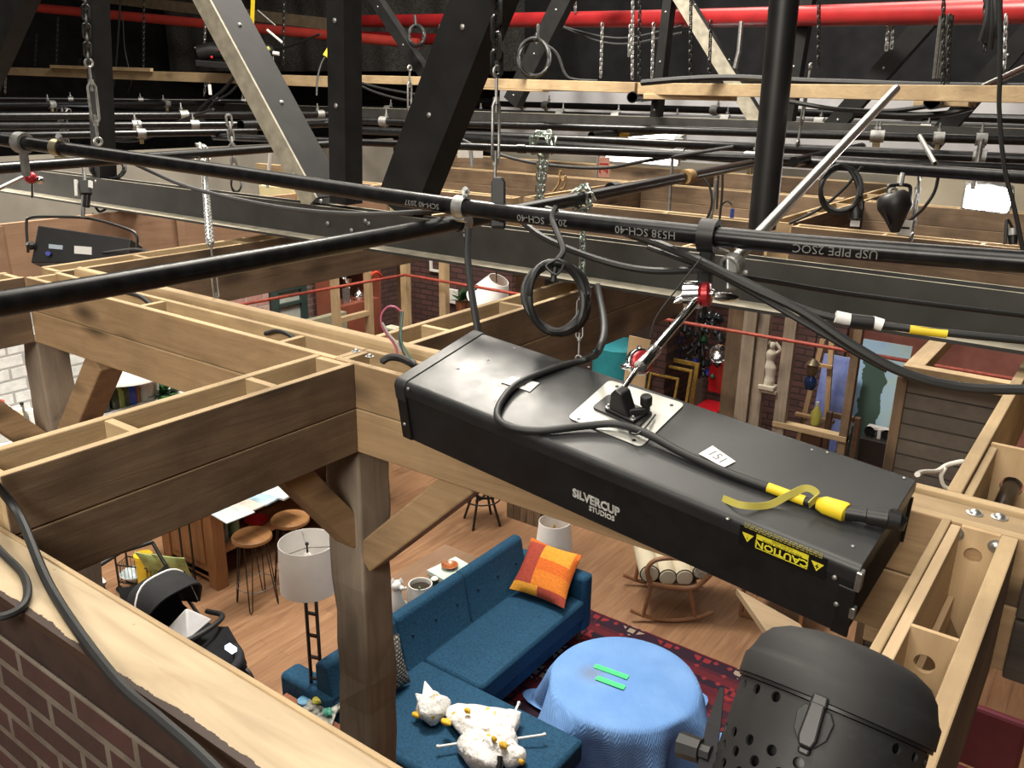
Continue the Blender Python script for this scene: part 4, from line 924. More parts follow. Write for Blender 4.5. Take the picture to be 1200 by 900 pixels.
rod('bright silver hanger with a hook at upper right below the red main', [PY(869, 25, 7.5), PY(866, 60, 7.5), PY(861, 80, 7.5)], .02, zinc)
rod('thin grey hanger rod beside the pink tag', [PY(702, 175, 6.5), PY(699, 208, 6.5)], .014, zinc)
rod('thin grey hanger rod left of the round strut, reaching into the bay', [PY(840, 210, 5.6), PY(832, 262, 5.6)], .013, dull)
rod('grey hanger rod in the right bay of the middle', [PY(788, 185, 6.5), PY(784, 252, 6.5)], .013, dull)
rod('grey hanger rod below the middle turnbuckle at left', [PY(551, 165, 6.5), PY(553, 195, 6.5)], .02, dull)
# hanks and coils of black cable
def hank(label, cx, cy, Y, rx_, ry_, turns, r, tilt=0, tail=None, root_name='cable_coil'):
    d0 = depth(PY(cx, cy, Y)); pts = []; n = 22
    for i in range(int(turns*n)+1):
        a = 2*PI*i/n-PI/2; k = 1+.07*math.sin(i*.41); px, py = rx_*k*math.cos(a), ry_*k*math.sin(a)
        px, py = px*math.cos(tilt)-py*math.sin(tilt), px*math.sin(tilt)+py*math.cos(tilt); pts.append(P(cx+px, cy+py, d0*(1+.006*math.sin(i*.6))))
    mb = MB().tube(pts, r, 7)
    if tail: mb.tube(spline([P(x, y, d0) for x, y in tail], 8), r, 7)
    return solo(root_name, mb, rubber, label, 'cable coil', smooth=True)
hank('large black cable coil hanging above the middle plank at top centre', 626, 68, 6.9, 18, 22, 4, .014, 0, [(632, 30), (632, 46), (652, 62), (662, 86), (672, 93), (700, 95)])
hank('small black cable wheel hanging left of the black diagonal', 488, 42, 8.0, 9, 12, 5, .018, 0, [(486, 18), (487, 30)])
hank('black cable coil hanging right of the round strut in front of a bay', 985, 222, 4.6, 23, 27, 2.3, .011, .2, [(975, 200), (985, 193), (1000, 205), (1010, 240), (1002, 258)])
hank('tangled black cable coil under the main pipe at left', 126, 196, 3.15, 20, 14, 4, .008, .1, [(140, 205), (132, 235), (118, 248), (110, 240)])
hank('black cable loop hanging by the dusty diagonal foot', 277, 215, 3.7, 6, 10, 2, .006, 0, [(271, 200), (271, 210)])
for lab, pts, Y, r in (('black cable sagging between the pipes right of the centre turnbuckle', [(520, 152), (560, 172), (620, 190), (700, 197), (760, 188), (860, 172)], 5.2, .011),
        ('black cable swagged below the left plank', [(375, 40), (330, 56), (300, 48)], 8.5, .015), ('pair of black cables falling from the spotlight to the left pipes', [(280, 82), (262, 105), (240, 122), (232, 135), (250, 150)], 6.8, .02),
        ('black cable falling beside the spotlight cable pair', [(290, 85), (270, 108), (250, 120), (238, 138)], 6.8, .014),
        ('grey cable draped along the pipes at left of the dusty diagonal', [(120, 166), (165, 160), (215, 140), (250, 128)], 5, .012), ('second grey cable draped lower along the pipes at left', [(122, 164), (160, 165), (195, 152), (232, 133)], 5, .012),
        ('black cable sweeping below the middle plank beside the black diagonal', [(420, 96), (450, 104), (500, 112), (540, 112)], 7, .012), ('second black cable sweeping below the middle plank', [(415, 96), (440, 108), (480, 118), (530, 119)], 7, .012),
        ('black cable lying along the top of the right plank', [(752, 97), (800, 93), (860, 91), (940, 95), (1000, 97), (1080, 100), (1210, 102)], 6.05, .022), ('black cable sagging across the canvas drop to the open pipe end', [(925, 119), (980, 128), (1040, 130), (1092, 124)], 5.8, .014),
        ('second black cable sagging across the canvas drop', [(1000, 132), (1060, 135), (1110, 133), (1140, 126)], 5.8, .018), ('thin black cable hanging at the right beside the hanging lamp', [(1100, 205), (1095, 225), (1083, 243), (1070, 255), (1054, 265)], 5.4, .009),
        ('long thin black cable falling at the far right', [(1172, 0), (1172, 80), (1171, 130), (1177, 195), (1190, 250), (1200, 300)], 4.6, .01), ('thin cable crossing from the coil to the left bay', [(1010, 195), (990, 220), (960, 245), (925, 262)], 4.8, .008),
        ('thin black drop cable left of the round strut', [(847, 200), (846, 230), (843, 260)], 5.5, .008), ('second thin black drop cable left of the round strut', [(842, 200), (841, 225), (840, 245)], 5.5, .007), ('black cable loop below the wrapped pipe left of the strut', [(822, 205), (832, 220), (834, 240), (828, 258)], 5.3, .008),
        ('white rope end hanging at upper left over the plank', [(144, 20), (146, 55), (151, 80), (154, 95), (150, 108)], 8.4, .009), ('black strap hanging at upper left past the plank', [(141, 0), (138, 50), (134, 95), (129, 115)], 8.4, .016),
        ('white wire curling beside the blue tag in the far bay', [(843, 258), (845, 242), (852, 236), (858, 240)], 5.5, .006), ('black cable swag hanging at the upper right between red main and drape', [(655, 30), (700, 42), (740, 44), (800, 30)], 8.6, .012),
        ('second black cable swag hanging below the first at upper right', [(660, 32), (700, 48), (740, 51), (800, 38)], 8.6, .012), ('black cable falling from the panel light coupler', [(109, 250), (107, 268), (92, 282), (82, 298)], 3.0, .006),
        ('second black cable falling from the panel light coupler', [(108, 255), (103, 272), (85, 290), (75, 302)], 3.0, .006), ('black cable lying along the tan beam at left', [(60, 305), (95, 300), (130, 295), (160, 292), (178, 297)], 2.62, .008),
        ('short black cable crossing the left beam top by the turnbuckle', [(222, 367), (237, 366), (250, 372), (257, 371)], 1.93, .009), ('dark cable lying in the left beam trough', [(148, 343), (165, 348), (180, 360)], 1.88, .009), ('dark cable arching out of the left beam trough near the corner', [(311, 391), (325, 388), (338, 392), (348, 401)], 1.9, .008)):
    cable(lab, [PY(x, y, Y) for x, y in pts], r)
# a dark bundle of straps at the far upper right
hb = thing('cable_hank', 'dark hank of cable and straps hanging over the red main at far upper right', 'cable hank', PY(1162, 60, 5.5))
for i, (x0, x1, y1) in enumerate(((1158, 1156, 50), (1163, 1160, 58), (1168, 1166, 45), (1161, 1150, 48), (1166, 1168, 30))):
    part('strand', MB().tube(spline([PY(x0, -20, 5.5), PY((x0+x1)/2+1, y1*.5, 5.48), PY(x1, y1, 5.5)], 6), .016, 8), rubber, hb, smooth=True)
hb = thing('chain_curtain', 'doubled dark bundle of rope hanging behind the right diagonal', 'rope', PY(1105, 80, 6.4))
for i in range(4): part('strand', MB().tube(spline([PY(1114-i*3, 18, 6.4), PY(1110-i*3, 50, 6.4), PY(1104-i*2.5, 92, 6.4)], 6), .022, 8), simple('dark_fibre_rope', (.045, .042, .036), .9, 0, .5, 40) if i == 0 else bpy.data.materials['dark_fibre_rope'], hb, smooth=True)
# wraps, ropes and tags
def wrap(label, c, d, r, w, mt, name='tape_wrap', cat='tape'):
    x, y, dd = basis(V(d)); return solo(name, MB().lathe([(r*.95, -w/2), (r*1.08, -w/2), (r*1.12, 0), (r*1.08, w/2), (r*.95, w/2)], 14, 0, frame(c, x, y, dd)), mt, label, cat, smooth=True)
orangey = simple('mustard_cloth_tape', (.5, .3, .04), .8, 0, .2); rope = simple('hemp_rope', (.32, .2, .08), .9, 0, .3, 60)
pq = PZ(693, 159, ZG-.02); pd = PZ(880, 146, ZG-.02)-pq
wrap('mustard yellow wrap on the open ended pipe by the fluorescent tube', pq+pd*.13, pd, .055, .16, orangey)
wrap('tan rope wrapped round the pipe left of the black strut', PZ(806, 207, LPZ+.015), dl, .03, .07, rope)
mb = MB(); c0 = PY(340, 140, 3.6)
for k in range(4): mb.tube([c0+V((.03*math.cos(t), .01*k-.02, .05*math.sin(t)-.03)) for t in [2*PI*i/12 for i in range(12)]], .007, 6, 0, False, True)
mb.tube(spline([c0+V((0, 0, -.06)), c0+V((-.02, 0, -.12)), c0+V((.01, 0, -.17))], 5), .007, 6); mb.tube(spline([c0+V((.01, 0, -.06)), c0+V((.03, 0, -.1)), c0+V((.025, 0, -.16))], 5), .007, 6)
solo('rope_tie', mb, rope, 'tan rope tied round the pipe where it crosses the dusty diagonal', 'rope', smooth=True)
mb = MB()
for pts in ([(657, 200), (655, 215), (648, 225)], [(655, 203), (660, 212), (663, 206), (662, 218), (657, 222)]): mb.tube(spline([PY(x, y, 5.55) for x, y in pts], 6), .008, 6)
solo('rope_tie', mb, rope, 'loose tan rope end on the ladder-like bay behind the silver chain', 'rope', smooth=True)
solo('caution_strap', MB().bar(PY(297, -20, 7.0), PY(295, 38, 7.0), .065, .004, 0, (0, 1, 0)), yellow, 'yellow tape strip hanging at top left over the black spotlight', 'tape')
def tag(label, cx, cy, Y, w, h, txt, mt, tcol=None, rot=0):
    c = PY(cx, cy, Y); n = (CAM-c); n.z = 0; n.normalize(); x = V((0, 0, 1)).cross(n); M = frame(c, x, V((0, 0, 1)), n)
    root = solo('hanging_tag', MB().box(-w/2, w/2, -h/2, h/2, -.003, .003, 0, M), mt, label, 'tag', bevel=.001)
    part('tag_string', MB().tube([c+V((0, 0, h/2)), c+V((0, 0, h/2+.05))], .003, 6), rope, root)
    if txt: mb = MB(); textmb(mb, txt, min(w, h)*1.15, M @ Matrix.Translation((0, 0, .0035)) @ Matrix.Rotation(rot, 4, 'Z'), 0, .0005, bold=.001); part('lettering', mb, tcol or black, root)
    return root
tag('pink tag numbered 21 hanging over the timber bays', 708, 196, 6.0, .085, .15, '21', simple('pink_card', (.7, .36, .28), .7), redp, PI/2)
tag('white tag with a vertical stroke, below the black hanging lamp', 1060, 267, 5.3, .075, .085, '1', white, None, PI/2)
tag('small white tag on the coiled cable plug at right', 1002, 262, 4.6, .045, .03, '', white)
tag('small white tag hanging below the left plank by the spotlight', 246, 105, 7.5, .04, .13, '', white)
tag('small blue tag on the white wire in the far bay', 858, 250, 5.5, .025, .06, '', simple('blue_tape', (.03, .06, .35), .6))
tag('pale rectangular tag behind the centre turnbuckle', 551, 178, 6.6, .24, .11, '', simple('pale_grey_card', (.38, .36, .33), .8))
# lamps of the stage
def emis(name, c, e): m, nt, b = new(name); b.inputs['Emission Color'].default_value = rgb(c); b.inputs['Emission Strength'].default_value = e; b.inputs['Base Color'].default_value = (.8, .8, .8, 1); return m
lc = PY(1158, 233, 6.0); wl_ = thing('work_lamp', 'glaring rectangular work lamp hanging at the right edge of the bays', 'lamp', lc-V((0, 0, .1)))
nn = (CAM-lc); nn.z -= 1.2; nn.normalize(); xx = V((0, 0, 1)).cross(nn).normalized(); LM = frame(lc, xx, nn.cross(xx), nn)
part('lamp_glass', MB().prism([(-.125, -.06), (.11, -.075), (.125, .0), (.11, .06), (.0, .078), (-.125, .07)], .0, .02, 0, LM), emis('lamp_glare', (1, .97, .93), 26), wl_, bevel=.01)
part('housing', MB().prism([(-.14, -.075), (.125, -.09), (.14, .0), (.125, .072), (.0, .092), (-.14, .085)], -.09, -.001, 0, LM), dull, wl_, bevel=.012)
part('bracket', MB().tube([lc+V((0, .02, .07)), lc+V((-.1, .02, .16))], .012, 8), zinc, wl_, smooth=True)
ft = thing('glowing_tube', 'lit fluorescent tube behind the rear pipes, right of the yellow wrap', 'lamp', PY(760, 165, 8.8))
a, b = PY(728, 162, 8.8), PY(797, 164, 8.8); part('tube', MB().tube([a, b], .045, 12), emis('tube_glow', (.93, .95, 1), 9), ft, smooth=True)
for p in (a, b): part('end_cap', MB().tube([p-(b-a).normalized()*.05, p+(b-a).normalized()*.05], .05, 12), zinc, ft, smooth=True)
part('batten', MB().box(a.x, b.x, 8.86, 8.95, a.z-.06, a.z+.06), wpaint, ft)
ft = thing('glowing_tube', 'dim strip of reflected glow, drawn as a tube, just below the yellow wrapped pipe', 'lamp', PY(750, 187, 9.0))
a, b = PY(712, 184, 9.0), PY(792, 190, 9.0); part('tube', MB().tube([a, b], .04, 12), emis('reflection_glow', (1, .95, .85), 3), ft, smooth=True); part('batten', MB().box(a.x, b.x, 9.05, 9.12, a.z-.05, a.z+.05), wpaint, ft)  # reflected glow modelled as a dim emissive strip, no lamp here
ft = thing('glowing_tube', 'lit tube behind the main pipe at left, beside the cable tangle', 'lamp', PY(175, 200, 6.5))
a, b = PY(146, 197, 6.5), PY(203, 203, 6.5); part('tube', MB().tube([a, b], .045, 12), emis('tube_glow_left', (.97, .97, 1), 6), ft, smooth=True); part('batten', MB().box(a.x, b.x, 6.55, 6.62, a.z-.05, a.z+.05), wpaint, ft)
# panel light on its yoke at left
pc_ = PY(93, 284, 2.55); dd_ = depth(pc_)
pl_ = thing('panel_light', 'black panel light on a thin bent yoke above the left timbers', 'stage lamp', pc_-V((0, 0, .1)))
def Q(x, y, o=0): return P(x, y, dd_+o)
f4 = [Q(36, 308), Q(150, 308), Q(153, 280, .02), Q(44, 264, .02)]; bk = (cf*.16+V((0, 0, -.02)))
part('housing', MB().add(f4+[p+bk for p in f4], [(3, 2, 1, 0), (4, 5, 6, 7), (0, 1, 5, 4), (1, 2, 6, 5), (2, 3, 7, 6), (3, 0, 4, 7)]), black, pl_, bevel=.006)
yk = [Q(33, 296), Q(31, 262), Q(36, 255), Q(60, 254), Q(105, 256), Q(148, 268), Q(160, 276), Q(160, 292)]
part('yoke', MB().tube(spline(yk, 5), .008, 8), black, pl_, smooth=True); part('pivot_block', MB().ball(Q(36, 288, -.02), .025, 10), black, pl_)
for nm, x0, y0, x1, y1, mt in (('label_plate', 87, 288, 107, 297, white), ('label_plate', 57, 286, 73, 291, simple('pale_blue_label', (.4, .48, .55), .5))):
    p = [Q(x0, y1, -.004), Q(x1, y1+1.5, -.004), Q(x1, y0+1.5, -.004), Q(x0, y0, -.004)]; part(nm, MB().add(p+[q+cf*.006 for q in p], [(3, 2, 1, 0), (4, 5, 6, 7), (0, 1, 5, 4), (1, 2, 6, 5), (2, 3, 7, 6), (3, 0, 4, 7)]), mt, pl_)
part('blue_knob', MB().tube([Q(57, 297), Q(56, 297, -.03)], .013, 12), simple('blue_plastic', (.03, .05, .4), .4), pl_, smooth=True)
jb = thing('junction_box', 'black and white cable junction box hanging over the panel light', 'junction box', PY(100, 245, 2.6))
d1 = depth(PY(98, 225, 2.6)); jq = lambda x, y, o=0: P(x, y, d1+o)
part('body', MB().bar(jq(99, 212), jq(101, 228), .06, .05), black, jb, bevel=.005); part('white_side', MB().bar(jq(89, 211, -.03), jq(90, 230, -.03), .014, .03), white, jb); part('white_side', MB().bar(jq(106, 212, -.03), jq(106, 220, -.03), .012, .03), white, jb)
part('hanger_bolt', MB().tube([jq(98, 196), jq(99, 212)], .01, 8), zinc, jb, smooth=True); part('lower_clip', MB().tube([jq(98, 228), jq(97, 255)], .012, 8), dull, jb, smooth=True); part('plug', MB().bar(jq(102, 228), jq(101, 243), .03, .03), black, jb, bevel=.004)
kn = thing('knuckle_arm', 'red and silver grip knuckle on a pale rod at the left edge', 'grip arm', PY(36, 212, 2.1))
d1 = depth(PY(36, 210, 2.1)); part('knuckle', MB().ball(P(36, 208, d1), (.035, .03, .03), 12), redm, kn, smooth=True); part('cap', MB().ball(P(47, 211, d1), (.022, .02, .02), 10), chrome, kn, smooth=True)
part('rod', MB().tube([P(-20, 230, d1-.1), P(28, 207, d1)], .01, 10), zinc, kn, smooth=True); part('wing_screw', MB().tube([P(38, 212, d1), P(38, 232, d1)], .006, 8), chrome, kn, smooth=True)
# spotlight lying on the upper left plank
sp_ = PY(262, 66, 7.6); d1 = depth(sp_); sq = lambda x, y, o=0: P(x, y, d1+o)
s_ = thing('moving_spotlight', 'black spotlight with red lights standing on the upper left plank', 'stage lamp', sq(262, 80))
part('base', MB().bar(sq(232, 74), sq(280, 78), .2, .08), black, s_, bevel=.01); part('head', MB().tube([sq(233, 62), sq(250, 59), sq(285, 64)], [.1, .11, .06], 16), black, s_, smooth=True); part('top_plate', MB().bar(sq(229, 56), sq(262, 52), .1, .012), dull, s_)
for x, y in ((248, 67), (257, 58), (263, 60)): part('red_light', MB().ball(sq(x, y, -.12), .018, 8), simple('red_lens', (.6, .02, .03), .3) if 'red_lens' not in bpy.data.materials else bpy.data.materials['red_lens'], s_)
s_ = thing('cable_junction', 'tangle of connectors and pale sleeves right of the yellow tape strip', 'connector', sq(315, 75))
part('body', MB().ball(sq(312, 60), (.13, .1, .09), 12), rubber, s_, smooth=True)
for (x0, y0, x1, y1, r, mt) in ((310, 60, 316, 56, .03, simple('lime_plug', (.5, .52, .15), .5)), (320, 62, 327, 63, .025, wpaint), (313, 35, 331, 50, .016, wpaint), (302, 12, 323, 30, .012, zinc), (290, 48, 300, 38, .02, wpaint)):
    part('sleeve', MB().tube([sq(x0, y0, -.1), sq(x1, y1, -.1)], r, 10), mt, s_, smooth=True)
part('legs', MB().tube([sq(320, 66), sq(321, 82)], .01, 8).tube([sq(312, 66), sq(304, 82)], .01, 8), dull, s_, smooth=True)
d1 = depth(PY(383, 62, 7)); mb = MB().tube([P(381, 66, d1), P(386, 58, d1)], .03, 10); o = solo('cable_plug', mb, yellow, 'yellow and white cable plug hanging left of the centre upright', 'plug', smooth=True); part('tail', MB().tube(spline([P(381, 66, d1), P(376, 76, d1), P(372, 92, d1), P(371, 112, d1)], 5), .012, 8), rubber, o, smooth=True)
# clear glass bulb near the dusty diagonal
bc_ = PY(340, 192, 3.3); b_ = thing('light_bulb', 'clear glass bulb hanging in front of the dusty diagonal foot', 'bulb', bc_)
gl, nt, bb = new('clear_glass'); bb.inputs['Transmission Weight'].default_value = 1; bb.inputs['Roughness'].default_value = .03; bb.inputs['Base Color'].default_value = (.95, .95, .93, 1)
part('glass', MB().lathe([(0, -.045), (.02, -.04), (.03, -.02), (.028, 0), (.016, .018), (.012, .028)], 18, 0, Matrix.Translation(bc_)), gl, b_, smooth=True); part('cap', MB().lathe([(.012, .026), (.012, .05), (.005, .055)], 14, 0, Matrix.Translation(bc_)), brass, b_, smooth=True)
# black lamp hanging over the right bay
hl = PY(1047, 232, 5.0); d1 = depth(hl); hq = lambda x, y, o=0: P(x, y, d1+o)
h_ = thing('hanging_lamp', 'black tapered stage lamp hanging over the right timber bay', 'stage lamp', hq(1048, 272))
part('body', MB().tube([hq(1046, 226), hq(1047, 231), hq(1049, 243), hq(1049, 256), hq(1049, 272)], [.06, .085, .09, .055, .022], 16), black, h_, smooth=True)
part('yoke', MB().tube(spline([hq(1041, 240), hq(1041, 222), hq(1044, 217), hq(1062, 217), hq(1067, 222), hq(1065, 242)], 5), .01, 8), black, h_, smooth=True)
part('ring', MB().tube([hq(1047+5*math.cos(t), 226+5*math.sin(t), -.05) for t in [2*PI*i/14 for i in range(14)]], .008, 6, 0, False, True), zinc, h_, smooth=True); part('clamp', MB().tube([hq(1058, 203), hq(1055, 218)], .014, 8), zinc, h_, smooth=True); part('side_barn', MB().bar(hq(1037, 240), hq(1045, 262), .09, .01), black, h_)
pb = thing('cable_plug', 'grey and black cable plug hanging at the right edge below the bright lamp', 'plug', PY(1187, 285, 5.2)); d1 = depth(PY(1187, 280, 5.2))
part('socket', MB().tube([P(1187, 268, d1), P(1187, 276, d1)], .03, 12), dull, pb, smooth=True); part('plug', MB().tube([P(1187, 276, d1), P(1187, 286, d1)], [.025, .02], 12), black, pb, smooth=True); part('tail', MB().tube(spline([P(1187, 268, d1), P(1180, 258, d1), P(1178, 286, d1)], 6), .008, 6), rubber, pb, smooth=True)
pp = thing('cable_plug', 'black round plug below the coiled cable at right, above its white tag', 'plug', PY(1002, 252, 4.6)); d1 = depth(PY(1002, 250, 4.6)); part('plug', MB().tube([P(1003, 243, d1), P(1003, 249, d1), P(1003, 257, d1)], [.02, .033, .033], 12), black, pp, smooth=True)
# pale boards lying on the far bays behind the dusty diagonal
pale = simple('pale_yellow_board', (.72, .62, .34), .7, 0, .06)
solo('foam_board', MB().box(PY(304, 224, 4.6).x, PY(368, 232, 4.6).x, 4.6, 4.64, PY(340, 238, 4.6).z, PY(340, 221, 4.6).z), pale, 'pale yellow board standing behind the chord at the dusty diagonal foot', 'board')
solo('foam_board', MB().box(PY(457, 240, 4.6).x, PY(476, 240, 4.6).x, 4.6, 4.64, PY(460, 249, 4.6).z, PY(460, 233, 4.6).z), pale, 'small pale yellow board right of the black diagonal foot', 'board')
solo('timber_sheet', MB().box(PY(300, 196, 5.5).x, PY(352, 200, 5.5).x, 5.5, 5.55, PY(340, 212, 5.5).z, PY(340, 195, 5.5).z), rx, 'pale timber sheet behind the clear bulb', 'board')
for i, (x, y, Y) in enumerate(((290, 168, 5.0), (415, 160, 5.5), (170, 175, 5.2))): pass
# ================================================================== LIVING ROOM SET BELOW
blue = simple('blue_woven_upholstery', (.012, .062, .125), .85, 0, .3, 60, .25, .3)
blued = simple('dark_blue_button', (.006, .03, .06), .85)
dkwood = wood('dark_brown_wood', (.07, .035, .018), (.14, .07, .035), 2, knots=0, stain=.3)
# rug
def rug_mat():
    m, nt, b = new('kilim_rug_weave'); t = nt.nodes.new('ShaderNodeTexCoord'); s = nd(nt, 'ShaderNodeSeparateXYZ', {0: t.outputs['Object']}); x, y = s.outputs[0], s.outputs[1]
    fr = math_(nt, 'FRACT', math_(nt, 'MULTIPLY', y, 1.55))
    band = ramp(nt, fr, [(0, (.035, .018, .03)), (.2, (.1, .018, .026)), (.3, (.05, .02, .035)), (.42, (.14, .024, .03)), (.55, (.1, .02, .03)), (.7, (.03, .018, .03)), (.82, (.12, .022, .03)), (.93, (.08, .02, .03))], 'CONSTANT')
    def cell(v, k): return math_(nt, 'ABSOLUTE', math_(nt, 'SUBTRACT', math_(nt, 'FRACT', math_(nt, 'MULTIPLY', v, k)), .5))
    def ids(k): 
        f1 = math_(nt, 'FLOOR', math_(nt, 'MULTIPLY', x, k)); f2 = math_(nt, 'FLOOR', math_(nt, 'MULTIPLY', y, k)); c = nd(nt, 'ShaderNodeCombineXYZ', {0: f1, 1: f2}); return nd(nt, 'ShaderNodeTexWhiteNoise', {0: c.outputs[0]}).outputs['Value']
    small = math_(nt, 'LESS_THAN', math_(nt, 'MAXIMUM', cell(x, 12), cell(y, 12)), .34)
    big = math_(nt, 'LESS_THAN', math_(nt, 'ADD', cell(x, 3.2), cell(y, 3.2)), .33)
    cr_ = math_(nt, 'GREATER_THAN', ids(3.2), .62)
    rd = math_(nt, 'LESS_THAN', ids(3.2), .5)
    edge = math_(nt, 'GREATER_THAN', math_(nt, 'ABSOLUTE', math_(nt, 'ADD', y, -.2)), .62)
    f_c = math_(nt, 'MULTIPLY', math_(nt, 'MULTIPLY', small, big), cr_); f_r = math_(nt, 'MULTIPLY', math_(nt, 'MULTIPLY', small, big), rd)
    col = mixc(nt, f_r, band, (.25, .03, .035)); col = mixc(nt, math_(nt, 'MULTIPLY', f_c, .8), col, (.42, .34, .26))
    s2 = math_(nt, 'MULTIPLY', math_(nt, 'LESS_THAN', math_(nt, 'ADD', cell(x, 9), cell(y, 9)), .22), math_(nt, 'GREATER_THAN', ids(9), .55))
    col = mixc(nt, math_(nt, 'MULTIPLY', s2, .7), col, (.3, .04, .045))
    nz = nd(nt, 'ShaderNodeTexNoise', {'Vector': t.outputs['Object'], 'Scale': 90.0}); col = mixc(nt, .25, col, nz.outputs['Fac'], 'MULTIPLY')
    nt.links.new(col, b.inputs['Base Color']); b.inputs['Roughness'].default_value = .95; b.inputs['Specular IOR Level'].default_value = .1; return m
solo('patterned_rug', MB().box(-3.34, -.6, 2.75, 5.63, 0.001, .012), rug_mat(), 'dark red patterned kilim rug under the blue draped table', 'rug', bevel=.003)
# sofa
sf = thing('sectional_sofa', 'blue tufted sectional sofa with a chaise, its orange pillow at the far end', 'sofa', (-3.2, 4.1, 0))
part('base', MB().box(-3.66, -3.01, 3.0, 5.27, .12, .27), blue, sf, bevel=.015); part('base', MB().box(-3.0, -2.2, 3.0, 3.8, .12, .27), blue, sf, bevel=.015)
def cushion(x0, x1, y0, y1, z0, z1, tufts, crown=.018):
    nx, ny = 26, 26
    def fn(u, v):
        x, y = x0+(x1-x0)*u, y0+(y1-y0)*v; h = z1+crown*(1-(2*u-1)**4)*(1-(2*v-1)**4)-crown
        for tx_, ty_ in tufts: h -= .014*math.exp(-((x-tx_)**2+(y-ty_)**2)/.0016)
        return (x, y, h)
    mb = MB(); mb.grid(fn, nx, ny); k = nx+1
    rim = [i for i in range(nx+1)]+[j*k+nx for j in range(1, ny+1)]+[ny*k+i for i in range(nx-1, -1, -1)]+[j*k for j in range(ny-1, 0, -1)]
    b0 = len(mb.v)
    for i in rim: p = mb.v[i]; mb.v.append(V((p.x, p.y, z0)))
    n = len(rim)
    for i in range(n): j = (i+1) % n; mb.f.append([rim[j], rim[i], b0+i, b0+j]); mb.m.append(0)
    mb.f.append([b0+i for i in range(n)][::-1]); mb.m.append(0); return mb
tl = [(x, y) for x in (-3.32, -3.12) for y in (4.02, 4.25, 4.48, 4.71, 4.94)]
part('seat_cushion', cushion(-3.5, -2.97, 3.83, 5.14, .26, .445, tl), blue, sf, bevel=.025, smooth=True)
tc_ = [(x, y) for x in (-3.2, -2.9, -2.6, -2.35) for y in (3.3, 3.6)]
part('seat_cushion', cushion(-3.5, -2.17, 3.02, 3.825, .26, .445, tc_), blue, sf, bevel=.025, smooth=True)
for y0, y1 in ((3.02, 3.655), (3.66, 4.38), (4.385, 5.12)):
    pf = [(-3.47, .42), (-3.5, .45), (-3.565, .79), (-3.59, .81), (-3.64, .81), (-3.67, .78), (-3.68, .2), (-3.5, .2)]
    o = part('back_cushion', MB().prism(pf, y0, y1, 0, Matrix(((1, 0, 0, 0), (0, 0, -1, y0+y1), (0, 1, 0, 0), (0, 0, 0, 1)))), blue, sf, bevel=.016, smooth=True)
    for k in range(3):
        y = y0+(y1-y0)*(k+.5)/3; part('button', MB().ball((-3.536, y, .63), (.012, .014, .014), 8), blued, o, smooth=True)
part('arm', MB().box(-3.66, -2.98, 5.15, 5.28, .12, .61), blue, sf, bevel=.03, smooth=True); part('arm', MB().box(-3.98, -3.52, 2.98, 3.14, .12, .6), blue, sf, bevel=.03, smooth=True)
for x, y in ((-3.05, 5.2), (-3.6, 5.2), (-2.28, 3.1), (-2.28, 3.72), (-3.6, 3.1)): part('leg', MB().lathe([(.018, 0), (.028, .13)], 10, 0, Matrix.Translation((x, y, 0))), dkwood, sf, smooth=True)
# orange patchwork pillow leaning at the far end
def pillow(name, label, cat, BLp, BRp, TLp, TRp, th, mats, cellfn, n=14):
    BLp, BRp, TLp, TRp = map(V, (BLp, BRp, TLp, TRp)); nrm = (BRp-BLp).cross(TLp-BLp).normalized(); mb = MB(); k = n+1
    for side in (1, -1):
        for j in range(n+1):
            for i in range(n+1):
                u, v = i/n, j/n; p = BLp*(1-u)*(1-v)+BRp*u*(1-v)+TLp*(1-u)*v+TRp*u*v; c = (BLp+BRp+TLp+TRp)/4
                e = (1-(2*u-1)**2)*(1-(2*v-1)**2); pin = 1-.07*((1-(2*u-1)**2)*abs(2*v-1)**2+(1-(2*v-1)**2)*abs(2*u-1)**2); p = c+(p-c)*pin
                mb.v.append(p+nrm*side*(th*e**.42+.004))
    for side in (0, 1):
        o = side*k*k
        for j in range(n):
            for i in range(n):
                f = [o+j*k+i, o+j*k+i+1, o+(j+1)*k+i+1, o+(j+1)*k+i]; mb.f.append(f if side == 0 else f[::-1]); mb.m.append(cellfn((i+.5)/n, (j+.5)/n, side))
    rim = [i for i in range(k)]+[j*k+n for j in range(1, k)]+[n*k+i for i in range(n-1, -1, -1)]+[j*k for j in range(n-1, 0, -1)]
    for a, b in zip(rim, rim[1:]+rim[:1]): mb.f.append([b, a, a+k*k, b+k*k]); mb.m.append(0)
    return solo(name, mb, mats, label, cat, smooth=True)
fab = lambda n, c: simple(n, c, .9, 0, .18, 70, .2, .2)
pm = [fab('orange_cloth', (.62, .14, .025)), fab('amber_cloth', (.68, .31, .04)), fab('brick_red_cloth', (.34, .06, .04)), fab('bright_orange_cloth', (.66, .2, .03))]
def pcell(u, v, s):
    if v < .12: return 1 if u < .5 else 2
    if u < .34: return 2 if v < .9 else 0
    if v > .66: return 1 if u < .93 else 0
    return 3 if u > .3 and v < .4 else 0
pBL, pBR = PZ(597, 690, .5), PZ(661, 713, .5)
def atdist(px, py, o, L):                                     # nearest-higher point on the pixel ray at distance L from o
    v = ray(px, py); a = v.dot(v); b = v.dot(CAM-o); c = (CAM-o).dot(CAM-o)-L*L; D = b*b-a*c
    t = -b/a if D < 0 else max((-b+math.sqrt(D))/a, (-b-math.sqrt(D))/a); return CAM+v*t
W0 = (pBR-pBL).length
pTL, pTR = atdist(623, 630, pBL, W0*.98), atdist(682, 651, pBR, W0*.98)
pillow('throw_pillow', 'orange and amber patchwork pillow propped at the far end of the blue sofa', 'pillow', pBL, pBR, pTL, pTR, .075, pm, pcell)
